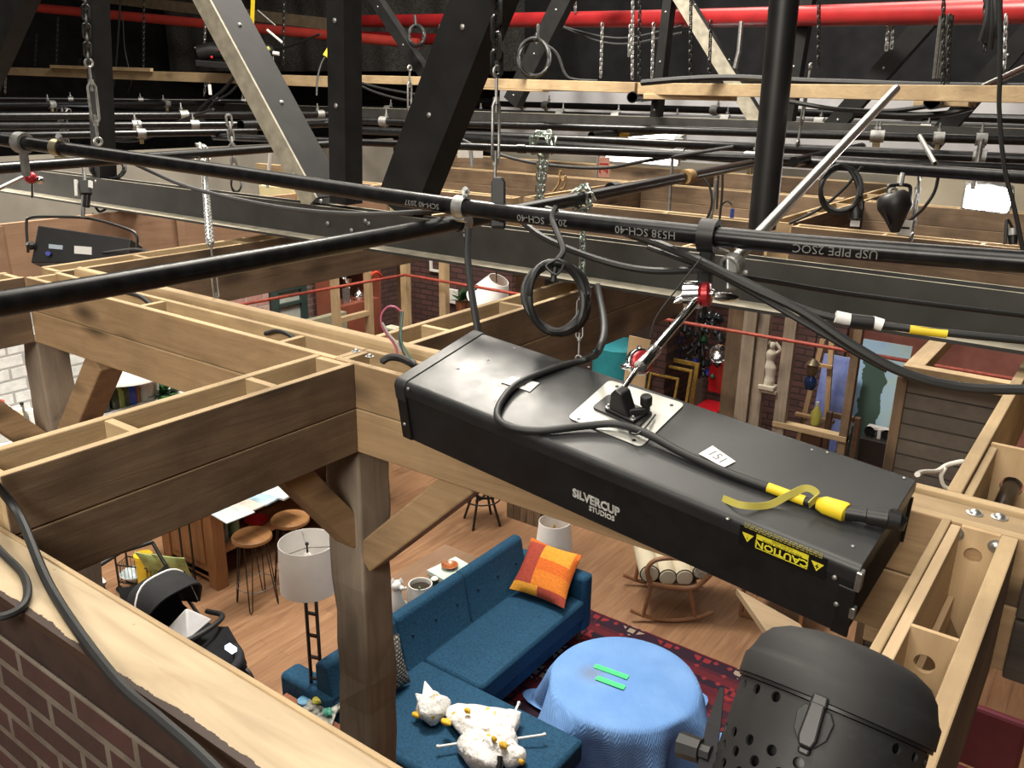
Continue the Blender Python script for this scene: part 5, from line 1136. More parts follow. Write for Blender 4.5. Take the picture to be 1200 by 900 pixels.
# small patterned pillow hidden behind the post
zig = brick('black_white_weave', (1, 2), (.5, .48, .42), (.45, .43, .38), (.02, .02, .02), 1, .03, .02, .006)
a_ = V((-3.42, 3.2, .46)); pillow('throw_pillow', 'black and white woven pillow peeping out right of the post', 'pillow', a_, a_+V((.06, .36, 0)), a_+V((-.1, 0, .34)), a_+V((-.04, .36, .34)), .06, [zig], lambda u, v, s: 0)
# draped round table
def blanket():
    m, nt, b = new('quilted_blue_blanket'); t = nt.nodes.new('ShaderNodeTexCoord'); s = nd(nt, 'ShaderNodeSeparateXYZ', {0: t.outputs['UV'] if False else t.outputs['Object']})
    tri = math_(nt, 'PINGPONG', math_(nt, 'MULTIPLY', math_(nt, 'ADD', s.outputs[0], s.outputs[1]), 1.0), .045)
    w = math_(nt, 'FRACT', math_(nt, 'MULTIPLY', math_(nt, 'ADD', math_(nt, 'ADD', s.outputs[2], math_(nt, 'MULTIPLY', math_(nt, 'SUBTRACT', s.outputs[0], s.outputs[1]), .5)), tri), 46.0))
    h = math_(nt, 'ABSOLUTE', math_(nt, 'SUBTRACT', w, .5)); nz = nd(nt, 'ShaderNodeTexNoise', {'Vector': t.outputs['Object'], 'Scale': 3.5, 'Detail': 4.0})
    col = ramp(nt, nz.outputs['Fac'], [(.3, (.15, .31, .66)), (.7, (.2, .38, .74))])
    d = nd(nt, 'ShaderNodeVectorMath', {0: t.outputs['Object'], 1: (-.3, -.02, .4)}, operation='DISTANCE'); st = ramp(nt, d.outputs['Value'], [(.02, (.55, .55, .55)), (.13, (0, 0, 0))])
    col = mixc(nt, st, col, (.2, .2, .2)); nt.links.new(col, b.inputs['Base Color']); b.inputs['Roughness'].default_value = .9; b.inputs['Specular IOR Level'].default_value = .15
    bump(nt, b, h, .6, .009); return m
TZ = .42; TC = PZ(731, 797, TZ); TR = .525
NR_, NA = 34, 144
def drape(u, v):
    a = 2*PI*u; s = v*1.12                                     # arc length from the centre, metres
    R_ = TR*(1+.012*math.sin(3*a)); hemL = .44+.03*math.sin(2*a+1)+.03*math.sin(3*a+.4)
    if s < R_-.03: return V((TC.x+s*math.cos(a), TC.y+s*math.sin(a), TZ+.003*math.sin(9*s)*math.cos(2*a)))
    t = (s-(R_-.03))/(1.12-(R_-.03)); hem = TZ-.035-.03*math.sin(2*a+.8)-.02*math.sin(5*a); drop = min(hemL*t, hem); over = max(0, hemL*t-hem)*.6
    fold = .55*math.sin(6*a+.6+.5*math.sin(2*a))+.3*math.sin(11*a+2.0)+.35*math.sin(3*a+1.2)
    rr = R_-.03+.03*min(1, t*5)**.6+max(-.02, t*(.09+.27*fold*(.45+.55*t)))+over*.7; z = TZ-drop
    k = min(1, t*6); z = TZ-max(.012*k*k, drop) if t > .02 else TZ
    aa = a+.05*t*math.sin(5*a+1)
    return V((TC.x+rr*math.cos(aa), TC.y+rr*math.sin(aa), max(.022+.006*math.sin(9*a), z)))
mb = MB(); mb.grid(lambda u, v: drape(u, max(v, .002)), NA, NR_, closeu=True)
bl = solo('moving_blanket', mb, blanket(), 'quilted light blue moving blanket draped over a round table on the rug', 'blanket', smooth=75)
green = simple('neon_green_tape', (.06, .78, .22), .55, 0, .05)
for (x0, y0, x1, y1) in ((697, 780, 736, 794), (699, 794, 732, 806)):
    part('tape_strip', MB().bar(PZ(x0, y0, TZ+.008), PZ(x1, y1, TZ+.008), .045, .003), green, bl, label='neon green tape strip')
# white plastic-wrapped doll on the chaise
plast, nt, b_ = new('printed_white_plastic'); t_ = nt.nodes.new('ShaderNodeTexCoord')
n1_ = nd(nt, 'ShaderNodeTexNoise', {'Vector': t_.outputs['Object'], 'Scale': 17.0, 'Detail': 2.0}); n2_ = nd(nt, 'ShaderNodeTexNoise', {'Vector': t_.outputs['Object'], 'Scale': 34.0, 'Detail': 3.0, 'Distortion': 2.0}); n3_ = nd(nt, 'ShaderNodeTexNoise', {'Vector': t_.outputs['Object'], 'Scale': 13.0, 'Detail': 6.0})
c_ = mixc(nt, ramp(nt, n1_.outputs['Fac'], [(.66, (0, 0, 0)), (.68, (1, 1, 1))]), (.86, .85, .83), (.75, .48, .06)); c_ = mixc(nt, ramp(nt, n2_.outputs['Fac'], [(.66, (0, 0, 0)), (.69, (.7, .7, .7))]), c_, (.2, .2, .2))
nt.links.new(c_, b_.inputs['Base Color']); b_.inputs['Roughness'].default_value = .42; bump(nt, b_, n3_.outputs['Fac'], .7, .05)
plast_ = plast; pgold = simple('yellow_print', (.75, .45, .03), .5, 0, .3, 20)
dz = .5
def blob(c, r, seed, n=20, sq=None):
    rnd = random.Random(seed); ph = [rnd.uniform(0, 6) for _ in range(6)]; mb = MB(); k = n
    def fn(u, v):
        t = PI*v; a = 2*PI*u; q = 1+.09*math.sin(3*a+ph[0]+2*t)+.07*math.sin(5*a+ph[1]+3*t)+.05*math.sin(7*t+ph[2]+a)
        return V(c)+V((r[0]*math.sin(t)*math.cos(a), r[1]*math.sin(t)*math.sin(a), -r[2]*math.cos(t)))*q
    mb.grid(fn, n, n//2, closeu=True); return mb
dl_ = thing('wrapped_doll', 'white plastic bundle tied into a doll shape lying on the blue chaise', 'doll', PZ(560, 850, .45))
hc = PZ(507, 829, .53)
part('head', blob(hc, (.10, .11, .085), 3), plast, dl_, smooth=80)
for tip, b0, b1 in (((497, 795), (494, 815), (511, 812)), ((485, 811), (489, 822), (497, 813))):
    p = [PZ(b0[0], b0[1], .56), PZ(b1[0], b1[1], .58), PZ(tip[0], tip[1], .6), PZ((b0[0]+b1[0])/2, b0[1]+6, .5)]
    part('ear', MB().add(p, [(0, 1, 2), (1, 3, 2), (3, 0, 2), (0, 3, 1)]), plast, dl_, bevel=.008)
bc0 = [PZ(523, 833, .51), PZ(532, 836, .51), PZ(550, 845, .53), PZ(572, 850, .54), PZ(592, 850, .53), PZ(607, 848, .52)]
mb = MB(); rr = [.035, .075, .12, .135, .13, .09]
def bodyfn(u, v):
    f = v*5; i = min(4, int(f)); t = f-i; c = bc0[i]*(1-t)+bc0[i+1]*t; r = rr[i]*(1-t)+rr[i+1]*t; d = (bc0[-1]-bc0[0]).normalized(); s_ = d.cross(V((0, 0, 1))).normalized(); a = 2*PI*u
    q = 1+.08*math.sin(5*a+v*6)+.05*math.sin(9*a+v*11); return c+s_*r*q*math.cos(a)+V((0, 0, 1))*(r*.55*q*math.sin(a))
mb.grid(bodyfn, 26, 20, closeu=True); mb.f.append(list(range(20*26, 21*26))); mb.m.append(0); part('wrapped_body', mb, plast, dl_, smooth=80)
part('lower_bundle', blob(PZ(567, 880, .52), (.16, .13, .09), 8), plast, dl_, smooth=80); part('lower_bundle', blob(PZ(598, 884, .51), (.10, .08, .07), 12), plast, dl_, smooth=80); part('lower_bundle', blob(PZ(585, 862, .53), (.13, .09, .08), 15), plast, dl_, smooth=80)
for x, y, z, r in ((488, 838, .5, .03), (523, 846, .56, .035), (590, 873, .6, .03), (548, 833, .63, .022), (579, 866, .63, .02), (611, 893, .56, .02)): part('printed_patch', blob(PZ(x, y, z), (r, r*.7, .018), int(x)), pgold, dl_, smooth=80)
part('dark_neck', MB().tube([PZ(586, 886, .56), PZ(584, 905, .5)], .018, 10), black, dl_, smooth=True)
for a, b in (((513, 875), (546, 870)), ((603, 866), (638, 861)), ((602, 837), (608, 824))):
    part('rod', MB().tube([PZ(a[0], a[1], .5), PZ(b[0], b[1], .5)], .008, 8), wpaint, dl_, smooth=True)
    e = b if a[0] > 550 else a; part('rod_tip', MB().ball(PZ(e[0], e[1], .5), .013, 8), wpaint, dl_, smooth=True)
# floor lamp with white drum shade
lx, ly = -3.7, 3.05
fl = thing('floor_lamp', 'black ladder-stem floor lamp with a large white drum shade by the post', 'lamp', (lx, ly, 0))
shade = simple('white_linen_shade', (.9, .89, .87), .85, 0, .03)
part('lamp_shade', MB().shell([(.178, 1.31), (.17, 1.62), (.1675, 1.62), (.1755, 1.31), (.178, 1.31)], 40, 0, Matrix.Translation((lx, ly, 0))), shade, fl, smooth=40)
mb = MB()
for k in range(3): a = 2*PI*k/3+.5; mb.tube([(lx, ly, 1.58), (lx+.168*math.cos(a), ly+.168*math.sin(a), 1.6)], .003, 6)
part('shade_spider', mb, dull, fl); part('finial', MB().ball((lx, ly, 1.605), .012, 10).tube([(lx, ly, 1.45), (lx, ly, 1.6)], .006, 8), black, fl, smooth=True); part('bulb', MB().ball((lx, ly, 1.5), (.03, .03, .05), 12), wpaint, fl, smooth=True)
for s_ in (-1, 1): part('rail', MB().box(lx+s_*.034-.008, lx+s_*.034+.008, ly-.009+s_*.012, ly+.009+s_*.012, .03, 1.42), black, fl, bevel=.002)
for k in range(8): part('rung', MB().bar((lx-.034, ly-.012, .16+k*.16), (lx+.034, ly+.012, .16+k*.16), .02, .014), black, fl)
part('base', MB().lathe([(.15, 0), (.15, .02), (.06, .03)], 30, 0, Matrix.Translation((lx, ly, 0))), black, fl, smooth=True)
# reddish side table in front of it with clutter
tp = PZ(352, 832, .5); st_ = thing('side_table', 'reddish wood side table behind the plywood-capped wall, holding clutter', 'table', (tp.x, tp.y-.12, 0))
rdw = wood('reddish_wood', (.22, .07, .035), (.36, .13, .07), 1, knots=0, stain=.2)
part('top', MB().box(tp.x-.2, tp.x+.34, tp.y-.42, tp.y+.06, .47, .5), rdw, st_, bevel=.004)
for x in (tp.x-.17, tp.x+.31):
    for y in (tp.y-.39, tp.y+.03): part('leg', MB().box(x-.02, x+.02, y-.02, y+.02, 0, .47), rdw, st_)
p = PZ(357, 822, .51); o = solo('jar_lid', MB().lathe([(.045, 0), (.045, .02), (.03, .028), (0, .028)], 20, 0, Matrix.Translation((p.x, p.y, .502))), simple('sky_blue_plastic', (.15, .4, .62), .4), 'small sky blue round lid on the reddish side table', 'lid', smooth=True)
p = PZ(376, 831, .51); mg = simple('magazine_collage', (.4, .4, .36), .5, 0, .9, 30)
for i in range(3): solo('magazine', MB().box(-.1, .1, -.13, .13, .502+i*.011, .512+i*.011, 0, Matrix.Translation((p.x+.02*i, p.y-.02*i, 0)) @ Matrix.Rotation(.3*i, 4, 'Z')), mg, ['lowest printed magazine on the reddish side table', 'middle printed magazine in the pile on the reddish side table', 'top printed magazine on the reddish side table'][i], 'magazine')
for i, (x, y, c) in enumerate(((372, 822, (.7, .62, .1)), (384, 836, (.1, .4, .3)))): p = PZ(x, y, .55); solo('paper_packet', blob((p.x, p.y, .56), (.035, .03, .02), 5+i), simple(['yellow_wrapper', 'green_wrapper'][i], c, .4), ['crumpled yellow wrapper on the magazines', 'crumpled green wrapper on the magazines'][i], 'wrapper', smooth=True)
# side console behind the sofa with ornaments
c0 = PZ(492, 700, .6); cw = wood('console_wood', (.14, .08, .045), (.24, .14, .08), 1, knots=0, stain=.2)
cx0, cy0, cy1 = -4.02, 4.0, 4.93
cs = thing('console_table', 'low wooden console behind the blue sofa back, holding white ornaments', 'table', (cx0, 4.6, 0)); part('top', MB().box(cx0-.2, cx0+.24, cy0, cy1, .57, .6), cw, cs, bevel=.003)
for x in (cx0-.17, cx0+.2):
    for y in (cy0+.05, cy1-.05): part('leg', MB().box(x-.02, x+.02, y-.02, y+.02, 0, .57), cw, cs)
def onc(x, y, z=.6): return PZ(x, y, z)
wc = simple('white_glazed_ceramic', (.8, .79, .76), .25, 0, .03)
p = onc(493, 702, .66); jug = thing('pitcher', 'white ceramic pitcher behind the sofa back, dark inside', 'pitcher', (p.x, p.y, .6))
part('body', MB().shell([(.0, .602), (.06, .602), (.1, .66), (.105, .72), (.085, .77), (.088, .79), (.08, .79), (.076, .77), (.09, .72), (.085, .67), (0, .66)], 28, 0, Matrix.Translation((p.x, p.y, 0))), wc, jug, smooth=True)
part('liquid', MB().lathe([(.076, .755), (.0, .756)], 24, 0, Matrix.Translation((p.x, p.y, 0))), simple('dark_brown_inside', (.03, .02, .012), .4), jug); part('handle', MB().tube(spline([(p.x-.06, p.y-.08, .77), (p.x-.1, p.y-.11, .75), (p.x-.1, p.y-.11, .68), (p.x-.05, p.y-.09, .65)], 5), .011, 8), wc, jug, smooth=True)
part('stir_stick', MB().tube([(p.x+.02, p.y-.05, .74), (p.x+.06, p.y-.075, .82)], .007, 6), simple('green_plastic_stick', (.02, .2, .08), .4), jug)
p = onc(466, 712, .62); mb = MB(); cat_ = thing('cat_figurine', 'white ceramic animal figurine standing left of the pitcher', 'figurine', (p.x, p.y, .6))
part('body', MB().lathe([(.055, .6), (.06, .64), (.05, .7), (.035, .75), (.03, .775), (0, .79)], 16, 0, Matrix.Translation((p.x, p.y, 0))), wc, cat_, smooth=True)
part('head', MB().ball((p.x, p.y, .805), (.042, .05, .04), 14), wc, cat_, smooth=True)
for s_ in (-1, 1): part('ear', MB().lathe([(.018, 0), (.01, .025), (0, .04)], 8, 0, Matrix.Translation((p.x+s_*.02, p.y+s_*.02, .83))), wc, cat_, smooth=True)
part('muzzle', MB().ball((p.x+.045, p.y+.0, .8), (.025, .02, .018), 10), wc, cat_, smooth=True)
p = onc(527, 668, .62); solo('book', MB().box(-.1, .1, -.15, .15, .602, .64, 0, Matrix.Translation((p.x, p.y, 0)) @ Matrix.Rotation(-.15, 4, 'Z')), [simple('pale_green_white_cover', (.55, .66, .6), .5, 0, .25, 2)], 'pale green and white book lying behind the sofa back', 'book', bevel=.002)
solo('shell_dish', MB().shell([(.0, .645), (.04, .645), (.068, .67), (.062, .672), (.036, .655), (0, .655)], 20, 0, Matrix.Translation((p.x, p.y+.0, 0))), simple('amber_glaze', (.3, .09, .025), .3, 0, .5, 25), 'brown glazed dish lying on the pale book', 'dish', smooth=True)
p = onc(508, 683, .63); o = thing('candle_jar', 'small dark green jar beside the pitcher and the book', 'jar', (p.x, p.y, .6)); part('jar', MB().lathe([(.04, .6), (.042, .66), (.03, .67), (0, .67)], 18, 0, Matrix.Translation((p.x, p.y, 0))), simple('dark_green_glass', (.03, .09, .075), .2), o, smooth=True); part('lid', MB().lathe([(.025, .671), (.03, .68), (.02, .69), (0, .69)], 14, 0, Matrix.Translation((p.x+.02, p.y-.01, 0))), wc, o, smooth=True)
# white table lamp behind the pillow
p = PZ(649, 640, .48); wl2 = thing('table_lamp', 'white lampshade on a thin stem standing behind the orange pillow', 'lamp', (p.x, p.y, 0))
part('lamp_shade', MB().shell([(.16, .48), (.135, .72), (.132, .72), (.157, .48), (.16, .48)], 30, 0, Matrix.Translation((p.x, p.y, 0))), shade, wl2, smooth=40); part('stem', MB().tube([(p.x, p.y, .02), (p.x, p.y, .68)], .012, 10), brass, wl2, smooth=True); part('base', MB().lathe([(.11, 0), (.11, .02), (.02, .04)], 24, 0, Matrix.Translation((p.x, p.y, 0))), brass, wl2, smooth=True)
# bar stool far behind (its top hidden by the beam) and grey crate
p = PZ(565, 612, .0); bs = thing('bar_stool', 'black industrial bar stool standing beyond the middle beam', 'stool', (p.x, p.y, 0))
for k in range(4):
    a = PI/2*k+.2; c, s_ = math.cos(a), math.sin(a); part('leg', MB().tube([(p.x+.1*c, p.y+.1*s_, .7), (p.x+.11*c, p.y+.11*s_, .3), (p.x+.2*c, p.y+.2*s_, .02), (p.x+.205*c, p.y+.205*s_, 0)], .013, 8), black, bs, smooth=True)
part('foot_ring', MB().tube([(p.x+.185*math.cos(t), p.y+.185*math.sin(t), .28) for t in [2*PI*i/28 for i in range(28)]], .008, 8, 0, False, True), black, bs, smooth=True)
mb = MB()
for k in range(4): a = PI/2*k+.2; mb.tube([(p.x, p.y, .27), (p.x+.13*math.cos(a), p.y+.13*math.sin(a), .3)], .014, 8)
part('brace', mb, black, bs, smooth=True); part('seat', MB().lathe([(.0, .7), (.17, .7), (.175, .725), (.16, .74), (0, .74)], 24, 0, Matrix.Translation((p.x, p.y, 0))), dkwood, bs, smooth=True)
p = PZ(612, 612, 0); cb = thing('slatted_crate', 'grey slatted wooden crate beyond the middle beam, right of the stool', 'crate', (p.x, p.y, 0))
for k in range(5): part('slat', MB().box(p.x-.2+k*.085, p.x-.12+k*.085, p.y, p.y+.02, 0, .5), wz, cb, bevel=.003)
part('box', MB().box(p.x-.2, p.x+.22, p.y+.02, p.y+.4, 0, .48), wz, cb)
# rocking chair
rw = wood('honey_brown_wood', (.2, .085, .035), (.33, .16, .075), 0, knots=0, stain=.15, rough=.45)
cream = simple('cream_upholstery', (.62, .55, .4), .8, 0, .06, 5); dpipe = simple('dark_piping', (.04, .028, .02), .7)
ra, rb_ = PZ(739, 715, .11), PZ(836, 717, .11); rcx, rcy = (ra.x+rb_.x)/2, (ra.y+rb_.y)/2
rd_ = (rb_-ra); rd_.z = 0; RLn = rd_.length; rd_.normalize(); side = V((-rd_.y, rd_.x, 0))  # chair faces -rd_; side = away from the camera
rk = thing('rocking_chair', 'honey brown rocking chair with rolled cream cushions on the wooden floor', 'chair', (rcx, rcy, 0)); Wd = .56
def RC(f, s, z): return V((rcx, rcy, 0))+rd_*f+side*s+V((0, 0, z))   # f from front (-) to back (+)
for s_ in (0, Wd):
    part('rocker', MB().tube([RC(-RLn/2+RLn*t, s_, .02+.09*(2*t-1)**2) for t in [i/14 for i in range(15)]], .017, 8), rw, rk, smooth=True)
    part('leg', MB().tube([RC(-.24, s_, .05), RC(-.19, s_, .36), RC(-.21, s_, .42)], [.017, .02, .02], 8), rw, rk, smooth=True)
    part('leg', MB().tube([RC(.2, s_, .045), RC(.13, s_, .34)], [.016, .022], 8), rw, rk, smooth=True)
    part('arm', MB().tube(spline([RC(-.2, s_, .36), RC(-.23, s_, .5), RC(-.17, s_, .585), RC(-.02, s_, .61), RC(.16, s_, .585), RC(.33, s_, .56)], 6), .02, 10), rw, rk, smooth=True)
    part('side_rail', MB().tube(spline([RC(-.22, s_, .37), RC(-.05, s_, .34), RC(.12, s_, .33), RC(.22, s_, .38), RC(.34, s_, .56), RC(.42, s_, .85)], 6), .022, 10), rw, rk, smooth=True)
part('stretcher', MB().tube([RC(-.2, 0, .33), RC(-.2, Wd, .33)], .015, 8), rw, rk, smooth=True); part('top_rail', MB().tube([RC(.42, 0, .85), RC(.42, Wd, .85)], .02, 8), rw, rk, smooth=True)
def roll(f, z, r, nm='seat_roll', mt=cream):
    o = part(nm, MB().lathe([(0, .03), (r*.8, .035), (r, .06), (r, Wd-.06), (r*.8, Wd-.035), (0, Wd-.03)], 20, 0, frame(RC(f, 0, z), rd_, V((0, 0, 1)).cross(rd_)*0+V((0, 0, -1)), side)), mt, rk, smooth=50)
    part('piping', MB().tube([RC(f, .045, z)+(rd_*math.cos(t)+V((0, 0, 1))*math.sin(t))*r*.93 for t in [2*PI*i/20 for i in range(20)]], .005, 6, 0, False, True), dpipe, o, smooth=True)
for f, z, r in ((-.2, .43, .085), (-.05, .4, .08), (.09, .4, .08)): roll(f, z, r)
flow = simple('cream_leaf_print', (.5, .46, .36), .8, 0, .5, 40)
for f, z, r in ((.22, .46, .07), (.29, .58, .07), (.35, .7, .07), (.4, .82, .07)): roll(f, z, r, 'back_roll', flow)
part('seat_base', MB().bar(RC(-.22, Wd/2, .335), RC(.2, Wd/2, .335), Wd-.05, .03), dkwood, rk)
# second wooden leg unit and pale plywood corner near the lamp head
p = PZ(868, 722, .0); ws = thing('wooden_stand', 'low honey wood stand half hidden behind the black lamp head', 'stand', (p.x, p.y, 0))
for dx, dy in ((0, 0), (.5, 0), (0, .4), (.5, .4)): part('leg', MB().box(p.x+dx-.015, p.x+dx+.015, p.y+dy-.015, p.y+dy+.015, 0, .3), rw, ws)
part('lower_rail', MB().box(p.x, p.x+.5, p.y-.01, p.y+.01, .02, .05), rw, ws); part('top', MB().box(p.x-.02, p.x+.52, p.y-.02, p.y+.42, .3, .33), dkwood, ws)
zc = 2.9; tri = [PZ(862, 696, zc), PZ(936, 738, zc), PZ(902, 754, zc)]; tri.append(tri[1]+(tri[2]-tri[0])*1.4); q_ = [tri[0], tri[2]+(tri[2]-tri[0])*.6, tri[1]+(tri[2]-tri[0])*.9, tri[1]+(tri[1]-tri[0])*.0]
mb = MB().add(q_+[p+V((0, 0, .018)) for p in q_], [(3, 2, 1, 0), (4, 5, 6, 7), (0, 1, 5, 4), (1, 2, 6, 5), (2, 3, 7, 6), (3, 0, 4, 7)]); solo('plywood_offcut', mb, ply, 'pointed pale plywood corner sticking out between the housing and the lamp head', 'board')
# ---------------------------------------------------------------- kitchen island side
iz = .92; ic = PZ(253, 607, iz); ib = PZ(345, 572, iz)
ix1 = (PZ(258, 692, 0).x); iy0 = PZ(258, 692, 0).y
iw = wood('island_cherry_wood', (.2, .08, .03), (.34, .15, .06), 2, knots=0, stain=.25, rough=.5)
isl = thing('kitchen_island', 'cherry wood kitchen island with an overhanging counter, magazines spread on top', 'counter', (ix1-.4, iy0+.8, 0))
part('end_panel', MB().box(ix1-.75, ix1-.06, iy0, iy0+.04, .08, .88), iw, isl, bevel=.004); part('corner_post', MB().box(ix1-.12, ix1, iy0-.02, iy0+.1, 0, .88), iw, isl, bevel=.006); part('corner_post', MB().box(ix1-.8, ix1-.68, iy0-.02, iy0+.1, 0, .88), iw, isl, bevel=.006)
part('panel_inset', MB().box(ix1-.64, ix1-.16, iy0-.012, iy0, .2, .8), iw, isl, bevel=.004); part('skirt', MB().box(ix1-.68, ix1-.12, iy0, iy0+.03, .06, .13), iw, isl)
part('carcass', MB().box(ix1-.8, ix1-.4, iy0+.04, iy0+2.0, .08, .88), dkwood, isl); part('shelf', MB().box(ix1-.42, ix1-.05, iy0+.05, iy0+2.0, .3, .33), iw, isl)
part('countertop', MB().box(ix1-.85, ix1+.1, iy0-.1, iy0+2.2, .88, .92), wood('red_counter_wood', (.24, .065, .03), (.36, .12, .06), 1, knots=0, stain=.15, rough=.35), isl, bevel=.005)
pr_ = [simple('glossy_print_%s' % 'abc'[i], c, .3, 0, .45, s_) for i, (c, s_) in enumerate((((.62, .72, .74), 6), ((.55, .5, .45), 5), ((.4, .58, .72), 7)))]
for i, (x, y, lab) in enumerate(((275, 603, 'pale glossy magazine nearest the corner of the island'), (296, 592, 'glossy magazine with a portrait on the island'), (316, 583, 'pale blue magazine farther along the island'), (335, 577, 'folded light blue cloth at the far visible end of the island'))):
    p = PZ(x, y, .925); solo('magazine' if i < 3 else 'folded_cloth', MB().box(-.17, .09, -.13, .13, .921, .932+.003*i, 0, Matrix.Translation((p.x, p.y, 0)) @ Matrix.Rotation(.08*(i-1), 4, 'Z')), pr_[i % 3], lab, 'magazine' if i < 3 else 'cloth', bevel=.002)
sw = wood('stool_seat_wood', (.24, .11, .04), (.4, .21, .09), 0, knots=0, stain=.2, rough=.4)
def hair_stool(label, x, y, seatm=sw):
    s_ = thing('hairpin_stool', label, 'stool', (x, y, 0)); part('seat', MB().lathe([(0, .62), (.15, .62), (.165, .63), (.165, .655), (.155, .665), (0, .665)], 30, 0, Matrix.Translation((x, y, 0))), seatm, s_, smooth=True)
    for k in range(4):
        a = PI/2*k+.6; c, q = math.cos(a), math.sin(a); e = V((-q, c, 0))*.035
        part('leg', MB().tube([V((x+.11*c, y+.11*q, .62))+e, V((x+.175*c, y+.175*q, .03))+e*.35, V((x+.178*c, y+.178*q, .006)), V((x+.175*c, y+.175*q, .03))-e*.35, V((x+.11*c, y+.11*q, .62))-e], .005, 7), black, s_, smooth=True)
    part('foot_ring', MB().tube([(x+.155*math.cos(t), y+.155*math.sin(t), .2) for t in [2*PI*i/26 for i in range(26)]], .004, 6, 0, False, True), dull, s_, smooth=True)
p = PZ(295, 627, .66); hair_stool('round wooden seated hairpin-leg stool pulled up to the island', p.x, p.y)
p = PZ(340, 607, .66); hair_stool('round wooden hairpin-leg stool half hidden behind the white drum shade', p.x, p.y)
def bowl(x, y, z, r, mt, label, name='bowl'): return solo(name, MB().shell([(0, z), (r*.5, z), (r, z+r*.5), (r*.96, z+r*.5), (r*.48, z+.008), (0, z+.008)], 24, 0, Matrix.Translation((x, y, 0))), mt, label, 'bowl', smooth=True)
bowl(ix1-.22, iy0+.6, .331, .11, redp, 'red bowl on the island shelf behind the stool seat')
for i, (yy, c) in enumerate(((.22, (.1, .14, .14)), (.34, (.12, .2, .1)))): j = thing('storage_jar', ['grey glass jar on the island shelf by the corner post', 'green jar on the island shelf beside the grey jar'][i], 'jar', (ix1-.2, iy0+yy, .331)); part('jar', MB().lathe([(.05, .331), (.052, .5), (.04, .53), (0, .53)], 18, 0, Matrix.Translation((ix1-.2, iy0+yy, 0))), simple(['grey_jar_glass', 'green_jar_glass'][i], c, .2), j, smooth=True); part('lid', MB().lathe([(.045, .531), (.045, .56), (0, .56)], 18, 0, Matrix.Translation((ix1-.2, iy0+yy, 0))), dull, j, smooth=True)
# wire cart with things in it
cl_, cr2 = PZ(152, 680, .03), PZ(230, 689, .03); cax = (cr2-cl_); cax.z = 0; CWd = cax.length; cax.normalize(); cay = V((cax.y, -cax.x, 0))
ct = thing('wire_cart', 'black wire basket cart on casters beside the island', 'cart', (cl_+cr2)/2-V((0, 0, .03)))
def CT(u, v, z): q = cl_+cax*u+cay*v; return V((q.x, q.y, z))
CD = .15
for u in (0, CWd):
    for v in (0, CD):
        part('post', MB().tube([CT(u, v, .07), CT(u, v, .95 if v else .95)], .009, 8), black, ct, smooth=True); part('caster', MB().tube([CT(u, v-.012, .032), CT(u, v+.012, .032)], .03, 14), rubber, ct, smooth=True)
for z0 in (.1, .72):
    mb = MB()
    for z in (z0, z0+.17): mb.tube([CT(0, 0, z), CT(CWd, 0, z), CT(CWd, CD, z), CT(0, CD, z)], .006, 6, 0, False, True)
    for i in range(1, 18): u = CWd*i/18; mb.tube([CT(u, 0, z0+.17), CT(u, 0, z0), CT(u, CD, z0), CT(u, CD, z0+.17)], .0025, 5)
    for i in range(1, 8): v = CD*i/8; mb.tube([CT(0, v, z0+.17), CT(0, v, z0), CT(CWd, v, z0), CT(CWd, v, z0+.17)], .0025, 5)
    part('basket', mb, black, ct)
q = CT(CWd*.36, CD*.62, 0); cn = thing('canister', 'yellow canister with a brown emblem standing in the wire cart', 'canister', (q.x, q.y, .11)); part('body', MB().lathe([(.072, .105), (.072, .34), (.078, .34), (.078, .37), (.06, .37), (0, .365)], 24, 0, Matrix.Translation((q.x, q.y, 0))), simple('yellow_tin', (.72, .5, .03), .35), cn, smooth=True); part('emblem', MB().lathe([(0, 0), (.028, 0), (.028, .002), (0, .002)], 16, 0, frame(V((q.x, q.y, .24))+(CAM-q).normalized()*.073-V((0, 0, .04)), V((0, 0, 1)), cr)), simple('brown_print', (.25, .08, .03), .5), cn)
q = CT(CWd*.17, CD*.5, 0); bowl(q.x, q.y, .108, .12, simple('pale_blue_dish', (.55, .64, .68), .3), 'pale blue and white bowl at the left end of the wire cart')
gpill = simple('green_print_cloth', (.3, .36, .14), .8, 0, .5, 9)
for i, (u, lab) in enumerate(((.58, 'green printed bag leaning in the middle of the wire cart'), (.82, 'pale green printed bag leaning at the right end of the wire cart'))):
    a = CT(CWd*u-.1, CD*.35, .12); pillow('printed_bag', lab, 'bag', a, a+cax*.24, a+cay*.16+V((0, 0, .34))-cax*.03, a+cax*.26+cay*.14+V((0, 0, .32)), .035, [gpill], lambda u, v, s: 0, 10)
# stroller
so = PZ(208, 735, .55); sx_ = (PZ(270, 745, .5)-PZ(160, 690, .5)); sx_.z = 0; sx_.normalize(); sy_ = V((-sx_.y, sx_.x, 0))
sr = thing('baby_stroller', 'black baby stroller with a raised canopy parked behind the capped wall', 'stroller', (so.x, so.y, 0))
def ST(f, s, z): return V((so.x, so.y, 0))+sx_*f+sy_*s+V((0, 0, z))
dark = simple('black_stroller_fabric', (.009, .0095, .012), .85, 0, .3, 20)
def canopy(u, v):
    a = -PI*.05+PI*.72*u; t = 2*v-1; r = .315*max(0.0, 1-abs(t)**3.2)**.5+.015; return ST(-.08-r*math.cos(a)*.95, .25*t, .6+r*math.sin(a))
mb = MB(); mb.grid(canopy, 14, 14); mb.grid(lambda u, v: canopy(u, v)+V((0, 0, -.012)), 14, 14); part('canopy', mb, dark, sr, smooth=True)
part('canopy_piping', MB().tube([canopy(.66, v/14)+V((0, 0, .004)) for v in range(15)], .007, 6), wpaint, sr, smooth=True); part('canopy_edge', MB().tube([canopy(1, v/14) for v in range(15)], .009, 6), dark, sr, smooth=True)
